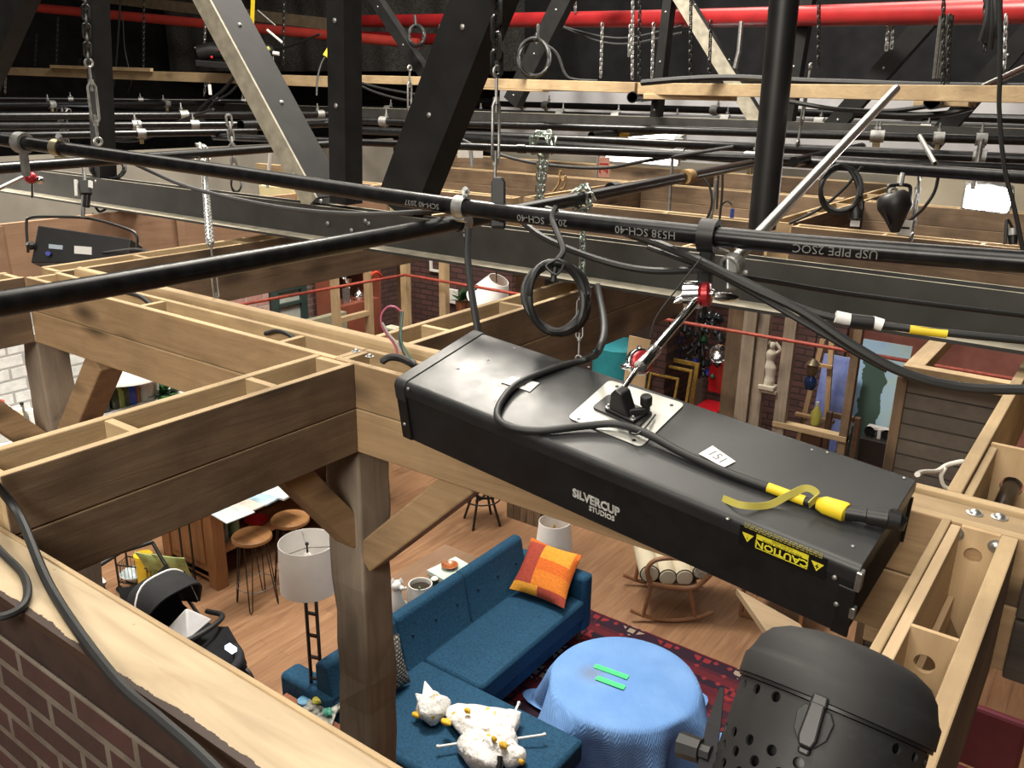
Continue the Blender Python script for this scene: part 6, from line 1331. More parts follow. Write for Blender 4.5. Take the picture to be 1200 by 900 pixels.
def seatf(u, v):
    pr2 = [(-.34, .8), (-.28, .62), (-.2, .5), (0, .44), (.2, .46), (.3, .5), (.42, .36), (.47, .26)]; f = u*7; i = min(6, int(f)); t = f-i; a, b = pr2[i], pr2[i+1]; q = 2*v-1
    return ST(a[0]*(1-t)+b[0]*t, q*.2, a[1]*(1-t)+b[1]*t+.06*q*q)
mb = MB(); mb.grid(seatf, 21, 10); mb.grid(lambda u, v: seatf(u, v)+V((0, 0, -.03)), 21, 10); part('seat', mb, dark, sr, smooth=True)
part('bumper_bar', MB().tube(spline([ST(.02, -.24, .56), ST(.22, -.22, .6), ST(.28, 0, .61), ST(.22, .22, .6), ST(.02, .24, .56)], 6), .02, 10), rubber, sr, smooth=True)
part('foot_bumper', MB().tube(spline([ST(.3, -.19, .45), ST(.46, -.15, .4), ST(.52, 0, .38), ST(.46, .15, .4), ST(.3, .19, .45)], 6), .035, 10), dark, sr, smooth=True)
for s_ in (-.24, .24):
    part('frame_tube', MB().tube(spline([ST(-.55, s_, .95), ST(-.4, s_, .78), ST(-.1, s_, .5), ST(.3, s_, .2)], 6), .014, 8), black, sr, smooth=True); part('frame_tube', MB().tube([ST(-.1, s_, .5), ST(-.4, s_, .15)], .014, 8), black, sr, smooth=True)
    for f, r in ((-.42, .13), (.34, .1)): part('wheel', MB().lathe([(.0, -.02), (r-.02, -.022), (r, -.012), (r, .012), (r-.02, .022), (0, .02)], 24, 0, frame(ST(f, s_*1.1, r), sx_, V((0, 0, 1)))), rubber, sr, smooth=True)
part('handlebar', MB().tube([ST(-.55, -.24, .95), ST(-.58, 0, .97), ST(-.55, .24, .95)], .018, 10), rubber, sr, smooth=True); part('clip', MB().bar(ST(-.5, -.24, .9), ST(-.44, -.24, .86), .04, .05), dull, sr, bevel=.005)
part('reflector', MB().bar(PZ(266, 757, .56), PZ(275, 763, .55), .045, .03), emis('light_blue_led', (.6, .75, 1), 4), sr, bevel=.006, label='glowing pale blue light')
mb = MB()
p0 = [ST(.0, -.14, .56), ST(.26, -.1, .6), ST(.22, .14, .62), ST(.02, .12, .58), ST(.13, .0, .76)]
mb.add(p0, [(0, 1, 4), (1, 2, 4), (2, 3, 4), (3, 0, 4), (3, 2, 1, 0)]); solo('muslin_cloth', mb, simple('white_grey_muslin', (.62, .62, .64), .85, 0, .1, 8), 'crumpled white cloth lying in the stroller seat', 'cloth', bevel=.012, smooth=60)
# maroon chair back at lower right edge, beyond the beam
p = PZ(1158, 862, 1.1); mar = simple('maroon_leatherette', (.1, .012, .022), .35, 0, .15)
mc = thing('maroon_chair', 'maroon padded chair standing far below at the lower right edge', 'chair', (p.x, p.y+.2, 0))
part('backrest', MB().bar(p+V((-.05, .05, -.25)), p+V((-.05, .05, .12)), .42, .05, 0, (0, 1, 0)), mar, mc, bevel=.02); part('seat', MB().box(p.x-.26, p.x+.16, p.y+.05, p.y+.5, .42, .5), mar, mc, bevel=.02)
for dx in (-.22, .12):
    for dy in (.06, .46): part('leg', MB().box(p.x+dx-.015, p.x+dx+.015, p.y+dy-.015, p.y+dy+.015, 0, .42), dkwood, mc)
    part('back_post', MB().box(p.x+dx-.015, p.x+dx+.015, p.y+.05, p.y+.08, .42, .9), dkwood, mc)
# ================================================================== NEIGHBOURING SETS SEEN THROUGH THE BEAMS
dbrick = brick('dark_red_brick_far', (0, 2), (.12, .05, .045), (.07, .032, .03), (.03, .02, .018), 1, .22, .075, .01)
dbrickx = brick('dark_red_brick_side', (1, 2), (.13, .06, .055), (.08, .04, .038), (.04, .03, .025), 1, .22, .075, .01)
pbrick = brick('pink_white_brick', (1, 2), (.42, .2, .17), (.5, .36, .32), (.45, .4, .36), 1, .26, .09, .012)
purple = brick('purple_brick', (1, 2), (.2, .1, .09), (.14, .075, .07), (.22, .17, .15), 1, .22, .08, .012)
pinkw = simple('mottled_pink_paint', (.62, .27, .23), .85, 0, .35, 2.2)
struct('wall_pink', MB().box(-2.6, 1.8, 10.6, 10.66, 0, 3.0), pinkw, None)
struct('wall_brick', MB().box(-3.9, PY(984, 450, 9.3).x, 9.3, 9.4, 0, 2.9), dbrick, None)
struct('wall_dark', MB().box(-6.8, -3.95, 10.2, 10.3, 0, 2.9), simple('dark_brown_wall', (.04, .026, .02), .85, 0, .3, 3), None)
# stud wall that carries the statue shelf, right of the arm
YS = 7.6
def spx(x): return PY(x, 440, YS).x
def zpx(x, y): return PY(x, y, YS).z
sw1 = thing('stud_frame', 'timber stud frame standing behind the housing, left of the paintings', 'stud wall', (spx(940), YS, 0))
for i, (x0, x1, nm, mt) in enumerate(((848, 866, 'wide_post', wz), (866, 881, 'wide_post', gwz), (882, 895, 'stud', gwz), (912, 926, 'stud', gwz), (993, 1003, 'stud', wz), (1079, 1093, 'stud', wz))):
    a, b = spx(x0), spx(x1); part(nm, MB().box(a, b, YS-(.03 if i < 2 else 0), YS+.08, 0, 2.96), mt, sw1, bevel=.003)
zs = zpx(945, 502); part('sill_plate', MB().box(spx(912), spx(1003), YS-.01, YS+.09, zs-.05, zs), rx, sw1, bevel=.003)
part('top_plate', MB().box(spx(840), spx(1100), YS, YS+.09, 2.96, 3.0), rx, sw1, bevel=.003)
zsh = zpx(896, 456); part('shelf', MB().box(spx(894), spx(913), YS-.02, YS+.14, zsh-.03, zsh), gwz, sw1, bevel=.003)
# statue
stm = simple('aged_plaster', (.5, .45, .37), .75, 0, .15, 14); sx0 = spx(900); sy0 = YS+.03
st_ = thing('statue', 'small pale plaster statue with raised arms standing on the stud shelf', 'statue', (sx0, sy0, zsh))
part('plinth', MB().box(sx0-.075, sx0+.075, sy0-.06, sy0+.06, zsh, zsh+.04), stm, st_, bevel=.005)
pf = [(.034, 0), (.036, .03), (.03, .06), (.034, .09), (.04, .125), (.03, .155), (.026, .17), (.034, .2), (.036, .22), (.022, .24), (.014, .25)]
def statfn(u, v):
    f = v*(len(pf)-1); i = min(len(pf)-2, int(f)); t = f-i; r = pf[i][0]*(1-t)+pf[i+1][0]*t; z = pf[i][1]*(1-t)+pf[i+1][1]*t; a = 2*PI*u; k = 1.4
    return V((sx0+k*.008*math.sin(z*26)+k*r*math.cos(a)*1.05, sy0+k*r*.72*math.sin(a), zsh+.038+k*z))
mb = MB(); mb.grid(statfn, 18, 30, closeu=True); mb.tube(spline([(sx0-.04, sy0, zsh+.35), (sx0-.07, sy0, zsh+.4), (sx0-.02, sy0, zsh+.45)], 5), [.015]*10+[.012], 8)
mb.tube(spline([(sx0+.04, sy0, zsh+.35), (sx0+.075, sy0, zsh+.395), (sx0+.025, sy0, zsh+.455)], 5), [.015]*10+[.012], 8); mb.ball((sx0+.004, sy0-.005, zsh+.42), (.028, .03, .035), 12); part('figure', mb, stm, st_, smooth=True)
part('drapery', MB().tube([(sx0-.05, sy0, zsh+.04), (sx0-.05, sy0, zsh+.13), (sx0-.035, sy0, zsh+.18)], [.028, .02, .01], 10), stm, st_, smooth=True)
# red conduit running over both stud walls
ZR = 2.2; c_ = PZ(475, 322, ZR)
rust = simple('rust_red_conduit', (.3, .055, .035), .6, .1, .3, 20)
solo('red_conduit', MB().tube([PZ(215, 369, ZR), c_, PZ(1215, 449, ZR)], .016, 10), rust, 'thin rust red conduit bent at a corner, running above the set walls', 'conduit', smooth=True)
for x in (660+360, 560): pass
# paintings leaning on the pink wall
def paint_mat(name, stops, axis, ns, tree=None):
    m, nt, b = new(name); t = nt.nodes.new('ShaderNodeTexCoord'); nz = nd(nt, 'ShaderNodeTexNoise', {'Vector': t.outputs['Object'], 'Scale': ns, 'Detail': 6.0, 'Distortion': .8}); s = nd(nt, 'ShaderNodeSeparateXYZ', {0: t.outputs['Object']})
    f = math_(nt, 'ADD', math_(nt, 'MULTIPLY', s.outputs[axis], tree[3] if tree else .5), math_(nt, 'MULTIPLY', nz.outputs['Fac'], .5)); col = ramp(nt, f, stops)
    if tree:
        e = math_(nt, 'ABSOLUTE', math_(nt, 'SUBTRACT', s.outputs[0], tree[0])); k = math_(nt, 'LESS_THAN', math_(nt, 'SUBTRACT', e, math_(nt, 'MULTIPLY', nz.outputs['Fac'], .16)), tree[1])
        k2 = math_(nt, 'MULTIPLY', k, math_(nt, 'LESS_THAN', s.outputs[2], tree[2])); col = mixc(nt, k2, col, (.035, .07, .055))
    nt.links.new(col, b.inputs['Base Color']); b.inputs['Roughness'].default_value = .6; return m
def canvas(label, x0, x1, ytop, Y, mt, lean=.25, lift=0, frame_m=None):
    a, b = PY(x0, ytop, Y), PY(x1, ytop+ (x1-x0)*.13, Y); z1 = a.z; w = b.x-a.x; h = math.hypot(z1-lift, lean); th = math.atan2(lean, z1-lift)
    M = Matrix.Translation((a.x, Y, z1)) @ Matrix.Rotation(-th, 4, 'X') @ Matrix.Translation((0, 0, -h))
    root = bpy.data.objects.new('painting', None); C.objects.link(root); root.matrix_world = M; root.location = M.translation; tagit(root, label, 'painting')
    o = bpy.data.objects.new('canvas', mesh_of(MB().box(0, w, -.004, 0, 0, h), 'canvas', mt, V())); C.objects.link(o); o.parent = root
    o = bpy.data.objects.new('stretcher', mesh_of(MB().box(.002, w-.002, 0, .035, .002, h-.002), 'stretcher', frame_m or wpaint, V())); C.objects.link(o); o.parent = root
    return root
lands = paint_mat('painted_landscape', [(.15, (.16, .3, .5)), (.35, (.3, .45, .62)), (.55, (.36, .48, .5)), (.7, (.28, .4, .55)), (.9, (.2, .33, .5))], 0, 5, (.27, .04, 1.6, .5))
canvas('tall leaning landscape painting with dark trees on pale blue, behind the empty frame', 1001, 1070, 395, 9.4, lands, .3)
canvas('blue cloudy abstract painting leaning left of the landscape', 966, 1000, 414, 9.1, paint_mat('blue_clouds', [(.2, (.07, .1, .33)), (.45, (.2, .25, .52)), (.6, (.1, .14, .4)), (.8, (.42, .46, .62))], 2, 6, (9, 0, 0, .1)), .28)
canvas('orange and red painting peeping out right of the landscape', 1064, 1087, 430, 9.7, paint_mat('hot_colours', [(.2, (.05, .04, .12)), (.4, (.32, .03, .03)), (.6, (.4, .14, .04)), (.8, (.45, .25, .08))], 2, 4, (9, 0, 0, .35)), .2)
# empty dark frame
Yf = 7.95; a, b = PY(969, 481, Yf), PY(1010, 490, Yf); fw, zt_ = b.x-a.x, a.z
ef = thing('picture_frame', 'empty dark carved frame standing before the blue painting', 'frame', (a.x+fw/2, Yf, 0)); bronze = simple('dark_bronze_moulding', (.09, .05, .03), .45, .2, .4, 50)
for x in (a.x, b.x-.06): part('stile', MB().box(x, x+.06, Yf-.02, Yf+.02, zt_-1.05, zt_), bronze, ef, bevel=.012)
part('top_rail', MB().box(a.x+.06, b.x-.06, Yf-.02, Yf+.02, zt_-.06, zt_), bronze, ef, bevel=.012); part('bottom_rail', MB().box(a.x+.06, b.x-.06, Yf-.02, Yf+.02, zt_-1.05, zt_-.99), bronze, ef, bevel=.012)
solo('prop_bench', MB().box(a.x-.02, b.x+.05, Yf-.12, Yf+.1, 0, zt_-1.05), dkwood, 'dark prop bench under the empty carved frame', 'bench', bevel=.01)
# black stand with clamp, green box, basket, white cord
Yb = 8.3; a, b = PY(1008, 513, Yb), PY(1047, 521, Yb)
solo('black_pedestal', MB().box(a.x, b.x, Yb, Yb+.42, 0, a.z), simple('black_brown_laminate', (.02, .014, .012), .5), 'black pedestal right of the empty frame with a tape roll on top', 'pedestal', bevel=.006)
zt_ = a.z; cx_ = (a.x+b.x)/2; tg = thing('tape_gun', 'white and black clamp with a wooden handle lying on the black pedestal', 'tool', (cx_, Yb+.15, zt_))
for dx in (-.1, .06): part('jaw', MB().tube([(cx_+dx, Yb+.1, zt_+.05), (cx_+dx, Yb+.2, zt_+.05)], .05, 14), black, tg, smooth=True)
part('white_plate', MB().box(cx_-.13, cx_+.08, Yb+.1, Yb+.18, zt_+.07, zt_+.1), wpaint, tg, bevel=.006); part('grip', MB().box(cx_-.02, cx_+.01, Yb+.08, Yb+.12, zt_, zt_+.09), wpaint, tg); part('handle', MB().tube([(cx_+.1, Yb+.12, zt_+.055), (cx_+.27, Yb+.1, zt_+.05)], .022, 10), rx, tg, smooth=True)
Yg = 8.6; g0, g1 = PY(1058, 520, Yg), PY(1086, 490, Yg); gr = simple('bright_green_board', (.03, .3, .04), .6, 0, .1)
solo('green_box', MB().add([(g0.x, Yg, g0.z-.7), (g1.x, Yg, g0.z-.7), (g1.x, Yg, g1.z), (g0.x, Yg, g0.z), (g0.x, Yg+.35, g0.z-.7), (g1.x, Yg+.35, g0.z-.7), (g1.x, Yg+.35, g1.z), (g0.x, Yg+.35, g0.z)], [(0, 1, 2, 3), (7, 6, 5, 4), (3, 2, 6, 7), (0, 3, 7, 4), (1, 5, 6, 2), (0, 4, 5, 1)]), gr, 'bright green slanted box beside the grey planked flat', 'box', bevel=.004)
p = PY(1066, 535, 8.2); bk_ = thing('prop_basket', 'round basket of rust coloured scraps beside the grey planked flat', 'basket', (p.x, 8.2, 0)); part('basket', MB().lathe([(.11, 0), (.15, p.z-.03), (.15, p.z+.0), (.13, p.z), (.13, p.z-.03), (0, p.z-.04)], 22, 0, Matrix.Translation((p.x, 8.2, 0))), simple('pale_wicker', (.4, .36, .28), .8, 0, .4, 60), bk_, smooth=True)
for i in range(5): part('scrap', blob((p.x+.06*math.cos(i*1.3), 8.2+.06*math.sin(i*1.3), p.z+.01), (.05, .04, .03), i), simple('rust_scrap', (.22, .07, .03), .8, 0, .5, 20) if i == 0 else bpy.data.materials['rust_scrap'], bk_, smooth=True)
cord = simple('white_cord', (.62, .6, .54), .5)
cable('white cord arching over the basket beside the grey planked flat', [PY(1044, 540, 7.9), PY(1050, 524, 7.9), PY(1068, 520, 7.9), PY(1090, 525, 7.9)], .012, cord)
cable('white cable loop hanging between the housing end and the box beam', [PY(1075, 556, 1.99), P(1082, 553, 2.2), P(1098, 552, 2.35), P(1110, 545, 2.4), P(1126, 541, 2.4), P(1131, 542, 2.4)], .0065, cord); cable('second white cable loop dropping beside the box beam', [P(1108, 548, 2.38), P(1103, 558, 2.38), P(1106, 569, 2.38), P(1114, 574, 2.38)], .0055, cord)
# lantern and easel before the bricks
p = PY(949, 456, 8.4); ln = thing('lantern', 'small dark lantern with blue glass base hanging in the brick niche', 'lantern', (p.x, 8.4, p.z)); part('glass_base', MB().lathe([(.04, 0), (.06, .04), (.06, .1), (.035, .14)], 16, 0, Matrix.Translation(p)), simple('dark_blue_glass', (.02, .05, .16), .15), ln, smooth=True); part('cage', MB().lathe([(.035, .14), (.05, .16), (.05, .24), (.07, .26), (.035, .3), (0, .32)], 14, 0, Matrix.Translation(p)), simple('pale_brass', (.2, .16, .1), .4, .6), ln, smooth=True)
part('hanging_cord', MB().tube([p+V((0, 0, .31)), p+V((0, 0, .9))], .006, 6), black, ln)
e0 = PY(962, 400, 8.7); ea = thing('easel', 'brown wooden easel standing left of the blue painting', 'easel', (e0.x, 8.7, 0))
for dx in (-.02, .16): part('leg', MB().bar((e0.x+dx*2.2-.1, 8.6, 0), (e0.x+dx*.5, 8.8, e0.z), .05, .03), tz, ea)
part('cross_bar', MB().bar((e0.x-.15, 8.66, 1.05), (e0.x+.25, 8.66, 1.05), .06, .03), tz, ea); part('cross_bar', MB().bar((e0.x-.08, 8.72, 1.6), (e0.x+.14, 8.72, 1.6), .05, .03), tz, ea)
p = PY(955, 497, 8.1); yb = thing('squeeze_bottle', 'yellow and white bottle standing behind the stud frame sill', 'bottle', (p.x, 8.1, 0)); zz = p.z
solo('prop_crate', MB().box(p.x-.1, p.x+.1, 8.02, 8.2, 0, zz), dkwood, 'dark crate under the yellow bottle behind the stud frame', 'crate', bevel=.01)
part('body', MB().lathe([(.045, zz), (.05, zz+.12), (.025, zz+.16), (.015, zz+.19), (0, zz+.2)], 16, 0, Matrix.Translation((p.x, 8.1, 0))), simple('lemon_plastic', (.62, .58, .12), .4), yb, smooth=True); part('cap', MB().lathe([(.018, zz+.195), (.016, zz+.23), (0, zz+.235)], 12, 0, Matrix.Translation((p.x, 8.1, 0))), wpaint, yb, smooth=True)
# chandelier clutter seen past the silver arm
hc_ = PY(822, 405, 8.3); ch = thing('chandelier', 'dark glass chandelier cluster with blue and green drops behind the silver arm', 'chandelier', hc_-V((0, 0, .3)))
gm = [simple('smoky_black_glass', (.015, .018, .022), .12), simple('cobalt_glass', (.015, .03, .3), .1), simple('bottle_green_glass', (.02, .12, .05), .1), simple('clear_grey_drop', (.35, .37, .36), .12)]
rnd = random.Random(4)
for i in range(46):
    a = rnd.uniform(0, 6.28); rr = rnd.uniform(.05, .34)*(1 if i % 3 else .7); z = rnd.uniform(-.34, .36); c = hc_+V((rr*math.cos(a), rr*math.sin(a)*.8, z)); s_ = rnd.uniform(.025, .055)
    part('glass_drop', MB().lathe([(0, -s_*1.3), (s_, -s_*.3), (s_*.7, s_*.5), (0, s_)], 10, 0, Matrix.Translation(c)), gm[0] if i % 6 else gm[1+(i//6) % 3], ch, smooth=True)
for i in range(6): a = i*1.047; part('arm', MB().tube(spline([hc_+V((0, 0, .1)), hc_+V((.18*math.cos(a), .16*math.sin(a), -.08)), hc_+V((.32*math.cos(a), .28*math.sin(a), .06))], 6), .014, 8), black, ch, smooth=True)
part('stem', MB().tube([hc_+V((0, 0, -.36)), hc_+V((0, 0, 1.1))], .02, 10), black, ch, smooth=True); part('silver_dish', MB().shell([(0, -.01), (.07, 0), (.1, .035), (.095, .035), (.065, .008), (0, 0)], 20, 0, Matrix.Translation(hc_+V((.26, -.12, -.02))) @ Matrix.Rotation(1.1, 4, 'X')), chrome, ch, smooth=True)
solo('glass_bottle', MB().tube([PY(750, 372, 6.5), PY(770, 366, 6.5), PY(776, 363, 6.5), PY(788, 360, 6.5)], [.035, .04, .018, .014], 14), gm[2], 'green glass bottle lying on the beam side behind the silver arm', 'bottle', smooth=True)
solo('cobalt_bottle', MB().lathe([(.07, -.2), (.075, .08), (.03, .16), (.025, .26), (0, .26)], 16, 0, Matrix.Translation(PY(790, 405, 8.5))), gm[1], 'cobalt blue bottle left of the chandelier cluster', 'bottle', smooth=True)
# stack of gilt frames and red chair
gilt = simple('gilt_moulding', (.45, .29, .07), .35, .5, .3, 40)
def gframe(label, px0, py0, px1, py1, Y, w=.045, drop=.75, lean=.12):
    a, b = PY(px0, py0, Y), PY(px1, py1, Y); z1 = a.z; rt = thing('picture_frame', label, 'frame', ((a.x+b.x)/2, Y, z1-drop))
    for x in (a.x, b.x-w): part('stile', MB().bar((x+w/2, Y-lean, z1-drop), (x+w/2, Y, z1), w, .03, 0, (0, 1, 0)), gilt, rt, bevel=.006)
    part('top_rail', MB().box(a.x+w, b.x-w, Y-.015, Y+.015, z1-w, z1), gilt, rt, bevel=.006); part('bottom_rail', MB().box(a.x+w, b.x-w, Y-lean-.015, Y-lean+.015, z1-drop, z1-drop+w), gilt, rt, bevel=.006); return rt
gframe('largest gilt frame leaning below the silver arm', 772, 416, 820, 426, 8.1); gframe('middle gilt frame leaning inside the largest gilt frame', 780, 427, 812, 436, 8.0, .03, .6); gframe('smallest gilt frame leaning in front of the stack', 762, 436, 796, 446, 7.9, .025, .5)
p0 = PY(796, 450, 8.1); solo('prop_table', MB().box(p0.x-.45, p0.x+.15, 7.65, 8.4, 0, PY(796, 416, 8.1).z-.77), dkwood, 'dark prop table behind the housing carrying the gilt frames', 'table', bevel=.01)
p = PY(843, 440, 8.3); rc_ = thing('red_chair', 'glossy red chair back and cloth beside the wide timber post', 'chair', (p.x, 8.3, 0)); rgl = simple('glossy_red', (.5, .012, .02), .2)
part('backrest', MB().box(p.x-.12, p.x+.14, 8.3, 8.33, p.z-.2, p.z+.14), rgl, rc_, bevel=.015); part('seat', MB().box(p.x-.12, p.x+.14, 7.95, 8.3, p.z-.34, p.z-.28), rgl, rc_, bevel=.015)
for dx in (-.1, .12):
    for y in (7.98, 8.28): part('leg', MB().tube([(p.x+dx, y, 0), (p.x+dx, y, p.z-.3)], .012, 8), rgl, rc_, smooth=True)
# teal drum and leaning plywood
p = PY(722, 412, 7.7); td = thing('teal_drum_shade', 'large teal drum lampshade behind the ladder-like beam', 'lampshade', (p.x-.05, 7.9, p.z-.35)); teal = simple('teal_cloth', (.01, .2, .24), .7); part('shade', MB().lathe([(.3, p.z-.35), (.3, p.z+.02), (.28, p.z+.03), (0, p.z+.03)], 32, 0, Matrix.Translation((p.x-.05, 7.9, 0))), teal, td, smooth=40); part('stand', MB().tube([(p.x-.05, 7.9, 0), (p.x-.05, 7.9, p.z-.34)], .03, 10), black, td, smooth=True)
a = PY(741, 384, 7.75); b = PY(760, 384, 7.75); solo('plywood_sheet', MB().bar((a.x+.13, 7.45, 0), (a.x+.2, 7.55, a.z-.03), .24, .02, 0, (0, 1, 0)), plyz, 'plywood panel leaning right of the teal drum shade', 'board')
for i, (x0, x1, Y) in enumerate(((765, 782, 7.9), (784, 800, 8.6))): struct('trim_%d' % (11+i), MB().box(PY(x0, 400, Y).x, PY(x1, 400, Y).x, Y, Y+.3, 0, 2.8), dbrick, None)
# ------------------------------------------------------------ left middle: stud walls, shelf, window and painted bricks
XS = -7.1
def yx(x, y=350): return PX(x, y, XS).y
s2 = thing('stud_frame', 'pale timber stud frame left of centre beneath the red conduit bend', 'stud wall', (XS, 6.6, 0))
for x in (393, 432): y = yx(x); part('stud', MB().box(XS-.04, XS+.04, y-.035, y+.035, 0, 2.9), rz_, s2, bevel=.003)
y0, y1 = yx(393), yx(432); z = PX(410, 372, XS).z; part('cross_rail', MB().box(XS-.03, XS+.03, y0+.035, y1-.035, z-.03, z+.03), ry, s2, bevel=.003)
for x in (475, 520): xx_ = PY(x, 345, 7.3).x; part('stud', MB().box(xx_-.045, xx_+.045, 7.27, 7.35, 0, 2.9), rz_, s2, bevel=.003)
part('top_plate', MB().box(XS-.04, XS+.04, 5.0, 7.26, 2.9, 2.94), ry, s2); part('top_plate', MB().box(XS-.04, -2.3, 7.27, 7.35, 2.9, 2.94), rx, s2)
rib = MB().tube(spline([PX(436, 322, XS+.06), PX(441, 319, XS+.1), PX(447, 325, XS+.06), PX(438, 328, XS+.08)], 5), .018, 8); solo('red_ribbon', rib, simple('orange_red_ribbon', (.6, .06, .03), .6), 'orange red ribbon tied to the conduit near its bend', 'ribbon', smooth=True)
XB = -8.7
struct('wall_painted_brick', MB().box(XB-.1, XB, PX(200, 360, XB).y, PX(316, 360, XB).y, 0, 2.9), pbrick, None)
wy0, wy1 = PX(316, 350, XB).y, PX(358, 350, XB).y; wz0, wz1 = PX(335, 400, XB).z, PX(335, 336, XB).z
wn = struct('window_1', MB().box(XB-.02, XB, wy0, wy1, wz0-.3, wz1), simple('pale_window_glass', (.4, .42, .38), .2), None); gfr = simple('dark_green_paint', (.03, .05, .045), .5)
part('window_frame', MB().box(XB-.04, XB+.04, wy0, wy0+.12, wz0-.3, wz1+.1), gfr, wn); part('window_frame', MB().box(XB-.04, XB+.04, wy1-.1, wy1, wz0-.3, wz1+.1), gfr, wn); part('window_frame', MB().box(XB-.04, XB+.05, wy0+.1, wy1-.1, wz1-.05, wz1+.1), gfr, wn); part('window_frame', MB().box(XB-.04, XB+.045, wy0+.1, wy1-.1, wz1-.24, wz1-.2), gfr, wn)
struct('trim_21', MB().box(XB-.1, XB+.06, wy1, PX(386, 360, XB).y, 0, 2.9), purple, None)
struct('wall_brick_left', MB().box(-9.7, -9.6, PX(386, 360, -9.6).y, 10.1, 0, 2.9), dbrickx, None)
mahog = simple('mahogany_red_brown', (.2, .06, .035), .45, 0, .15, 4); XC = -8.0; c0, c1 = PX(396, 360, XC).y, PX(447, 360, XC).y; zc0 = PX(415, 356, XC).z
cbn = thing('wall_cabinet', 'red brown cabinet with open shelf of silver behind the pale studs', 'cabinet', (XC, (c0+c1)/2, 0)); part('body', MB().box(XC-.4, XC, c0, c1, 0, zc0), mahog, cbn, bevel=.004); part('side', MB().box(XC-.4, XC, c0, c0+.03, zc0, zc0+.6), mahog, cbn); part('side', MB().box(XC-.4, XC, c1-.03, c1, zc0, zc0+.6), mahog, cbn); part('back', MB().box(XC-.4, XC-.38, c0+.03, c1-.03, zc0, zc0+.6), dkwood, cbn); part('top', MB().box(XC-.4, XC, c0, c1, zc0+.6, zc0+.63), mahog, cbn)
for i, (t, nm, lab, prf) in enumerate(((.3, 'silver_picture', 'small silver framed card on the red brown cabinet shelf', None), (.62, 'silver_teapot', 'silver teapot on the red brown cabinet shelf', [(0, 0), (.05, 0), (.075, .05), (.06, .1), (.02, .13), (.015, .16), (0, .17)]), (.45, 'silver_bowl', 'spiky silver ornament at the back of the cabinet shelf', [(0, 0), (.06, 0), (.02, .05), (.08, .3), (.03, .22), (0, .28)]))):
    yy = c0+(c1-c0)*t
    if prf: solo(nm, MB().lathe(prf, 16, 0, Matrix.Translation((XC-.12-.08*(i == 2), yy, zc0+.001))), chrome, lab, 'ornament', smooth=True)
    else: solo(nm, MB().box(XC-.1, XC-.08, yy-.06, yy+.06, zc0+.001, zc0+.2), zinc, lab, 'picture', bevel=.004)
# beige radio box, wire loop, wall plate, plant, cone lampshade
p = PY(459, 392, 6.4); rb2 = thing('beige_box', 'beige plastic junction box with a dark slot behind the wire loop', 'box', (p.x, 6.4, p.z-.14)); part('body', MB().box(p.x-.08, p.x+.075, 6.36, 6.48, p.z-.14, p.z+.08), simple('beige_plastic', (.42, .42, .32), .5), rb2, bevel=.006); part('slot', MB().box(p.x-.06, p.x+.06, 6.355, 6.361, p.z+.025, p.z+.055), black, rb2)
wr = thing('wire_loop', 'loop of thin coloured wires standing on the rail at the housing left end', 'wire', PZ(468, 425, 3.41))
for i, (pts, c) in enumerate((([(466, 420), (463, 405), (449, 385), (447, 370), (454, 360), (463, 360), (470, 365)], (.35, .05, .12)), ([(470, 365), (469, 385), (468, 400), (475, 418), (486, 432)], (.05, .05, .055)), ([(472, 365), (470, 388), (471, 402), (479, 416), (488, 428)], (.06, .16, .12)), ([(448, 378), (456, 392), (465, 402), (470, 412)], (.4, .38, .34)))):
    part('wire', MB().tube(spline([P(x, y, 2.62) for x, y in pts], 6), .0035, 6), simple('wire_colour_%s' % 'abcd'[i], c, .5), wr, smooth=True)
part('sleeve', MB().tube(spline([P(446, 425, 2.5), P(456, 419, 2.5), P(470, 420, 2.48), P(487, 428, 2.42)], 6), [.002]+[.011]*16+[.012, .004], 8), rubber, wr, smooth=True)
p = PY(531, 347, 8.9); solo('wall_plate', MB().box(p.x-.09, p.x+.09, 8.87, 8.91, p.z-.1, p.z+.1), wpaint, 'white switch plate on the dark brick behind the studs', 'switch plate', bevel=.01)
struct('trim_22', MB().box(PY(482, 340, 8.92).x, PY(600, 340, 8.92).x, 8.92, 9.0, 0, 2.9), dbrick, None)
p = PY(508, 308, 8.85); hf = thing('picture_frame', 'small white picture frame hanging on the dark brick just under the steel chord', 'frame', p)
for dx in (-.085, .085): part('stile', MB().box(p.x+dx-.015, p.x+dx+.015, 8.88, 8.91, p.z-.13, p.z+.13), wpaint, hf)
for dz_ in (-.115, .115): part('rail', MB().box(p.x-.07, p.x+.07, 8.88, 8.91, p.z+dz_-.015, p.z+dz_+.015), wpaint, hf)
leaf = simple('leaf_green', (.03, .1, .03), .6, 0, .4, 20)
def plant(label, c, r, n, seed, pot=True):
    rnd = random.Random(seed); rt = thing('potted_plant', label, 'plant', c-V((0, 0, .12))); mb = MB()
    for i in range(n):
        a = rnd.uniform(0, 6.28); e = rnd.uniform(.1, 1.4); d = V((math.cos(a)*math.cos(e), math.sin(a)*math.cos(e), math.sin(e)*.8)); s_ = d.cross(V((0, 0, 1))).normalized(); L = r*rnd.uniform(.6, 1.1); w = L*.14; q = c+d*L*.55; t = c+d*L+V((0, 0, -.1*L))
        mb.add([c, q+s_*w, t, q-s_*w, q+V((0, 0, -.004))], [(0, 1, 4), (1, 2, 4), (2, 3, 4), (3, 0, 4)])
    part('foliage', mb, leaf, rt); 
    if pot: part('pot', MB().lathe([(.06, -.14), (.08, 0), (.07, 0), (0, -.01)], 16, 0, Matrix.Translation(c)), simple('terracotta', (.3, .12, .06), .8) if 'terracotta' not in bpy.data.materials else bpy.data.materials['terracotta'], rt, smooth=True)
    return rt
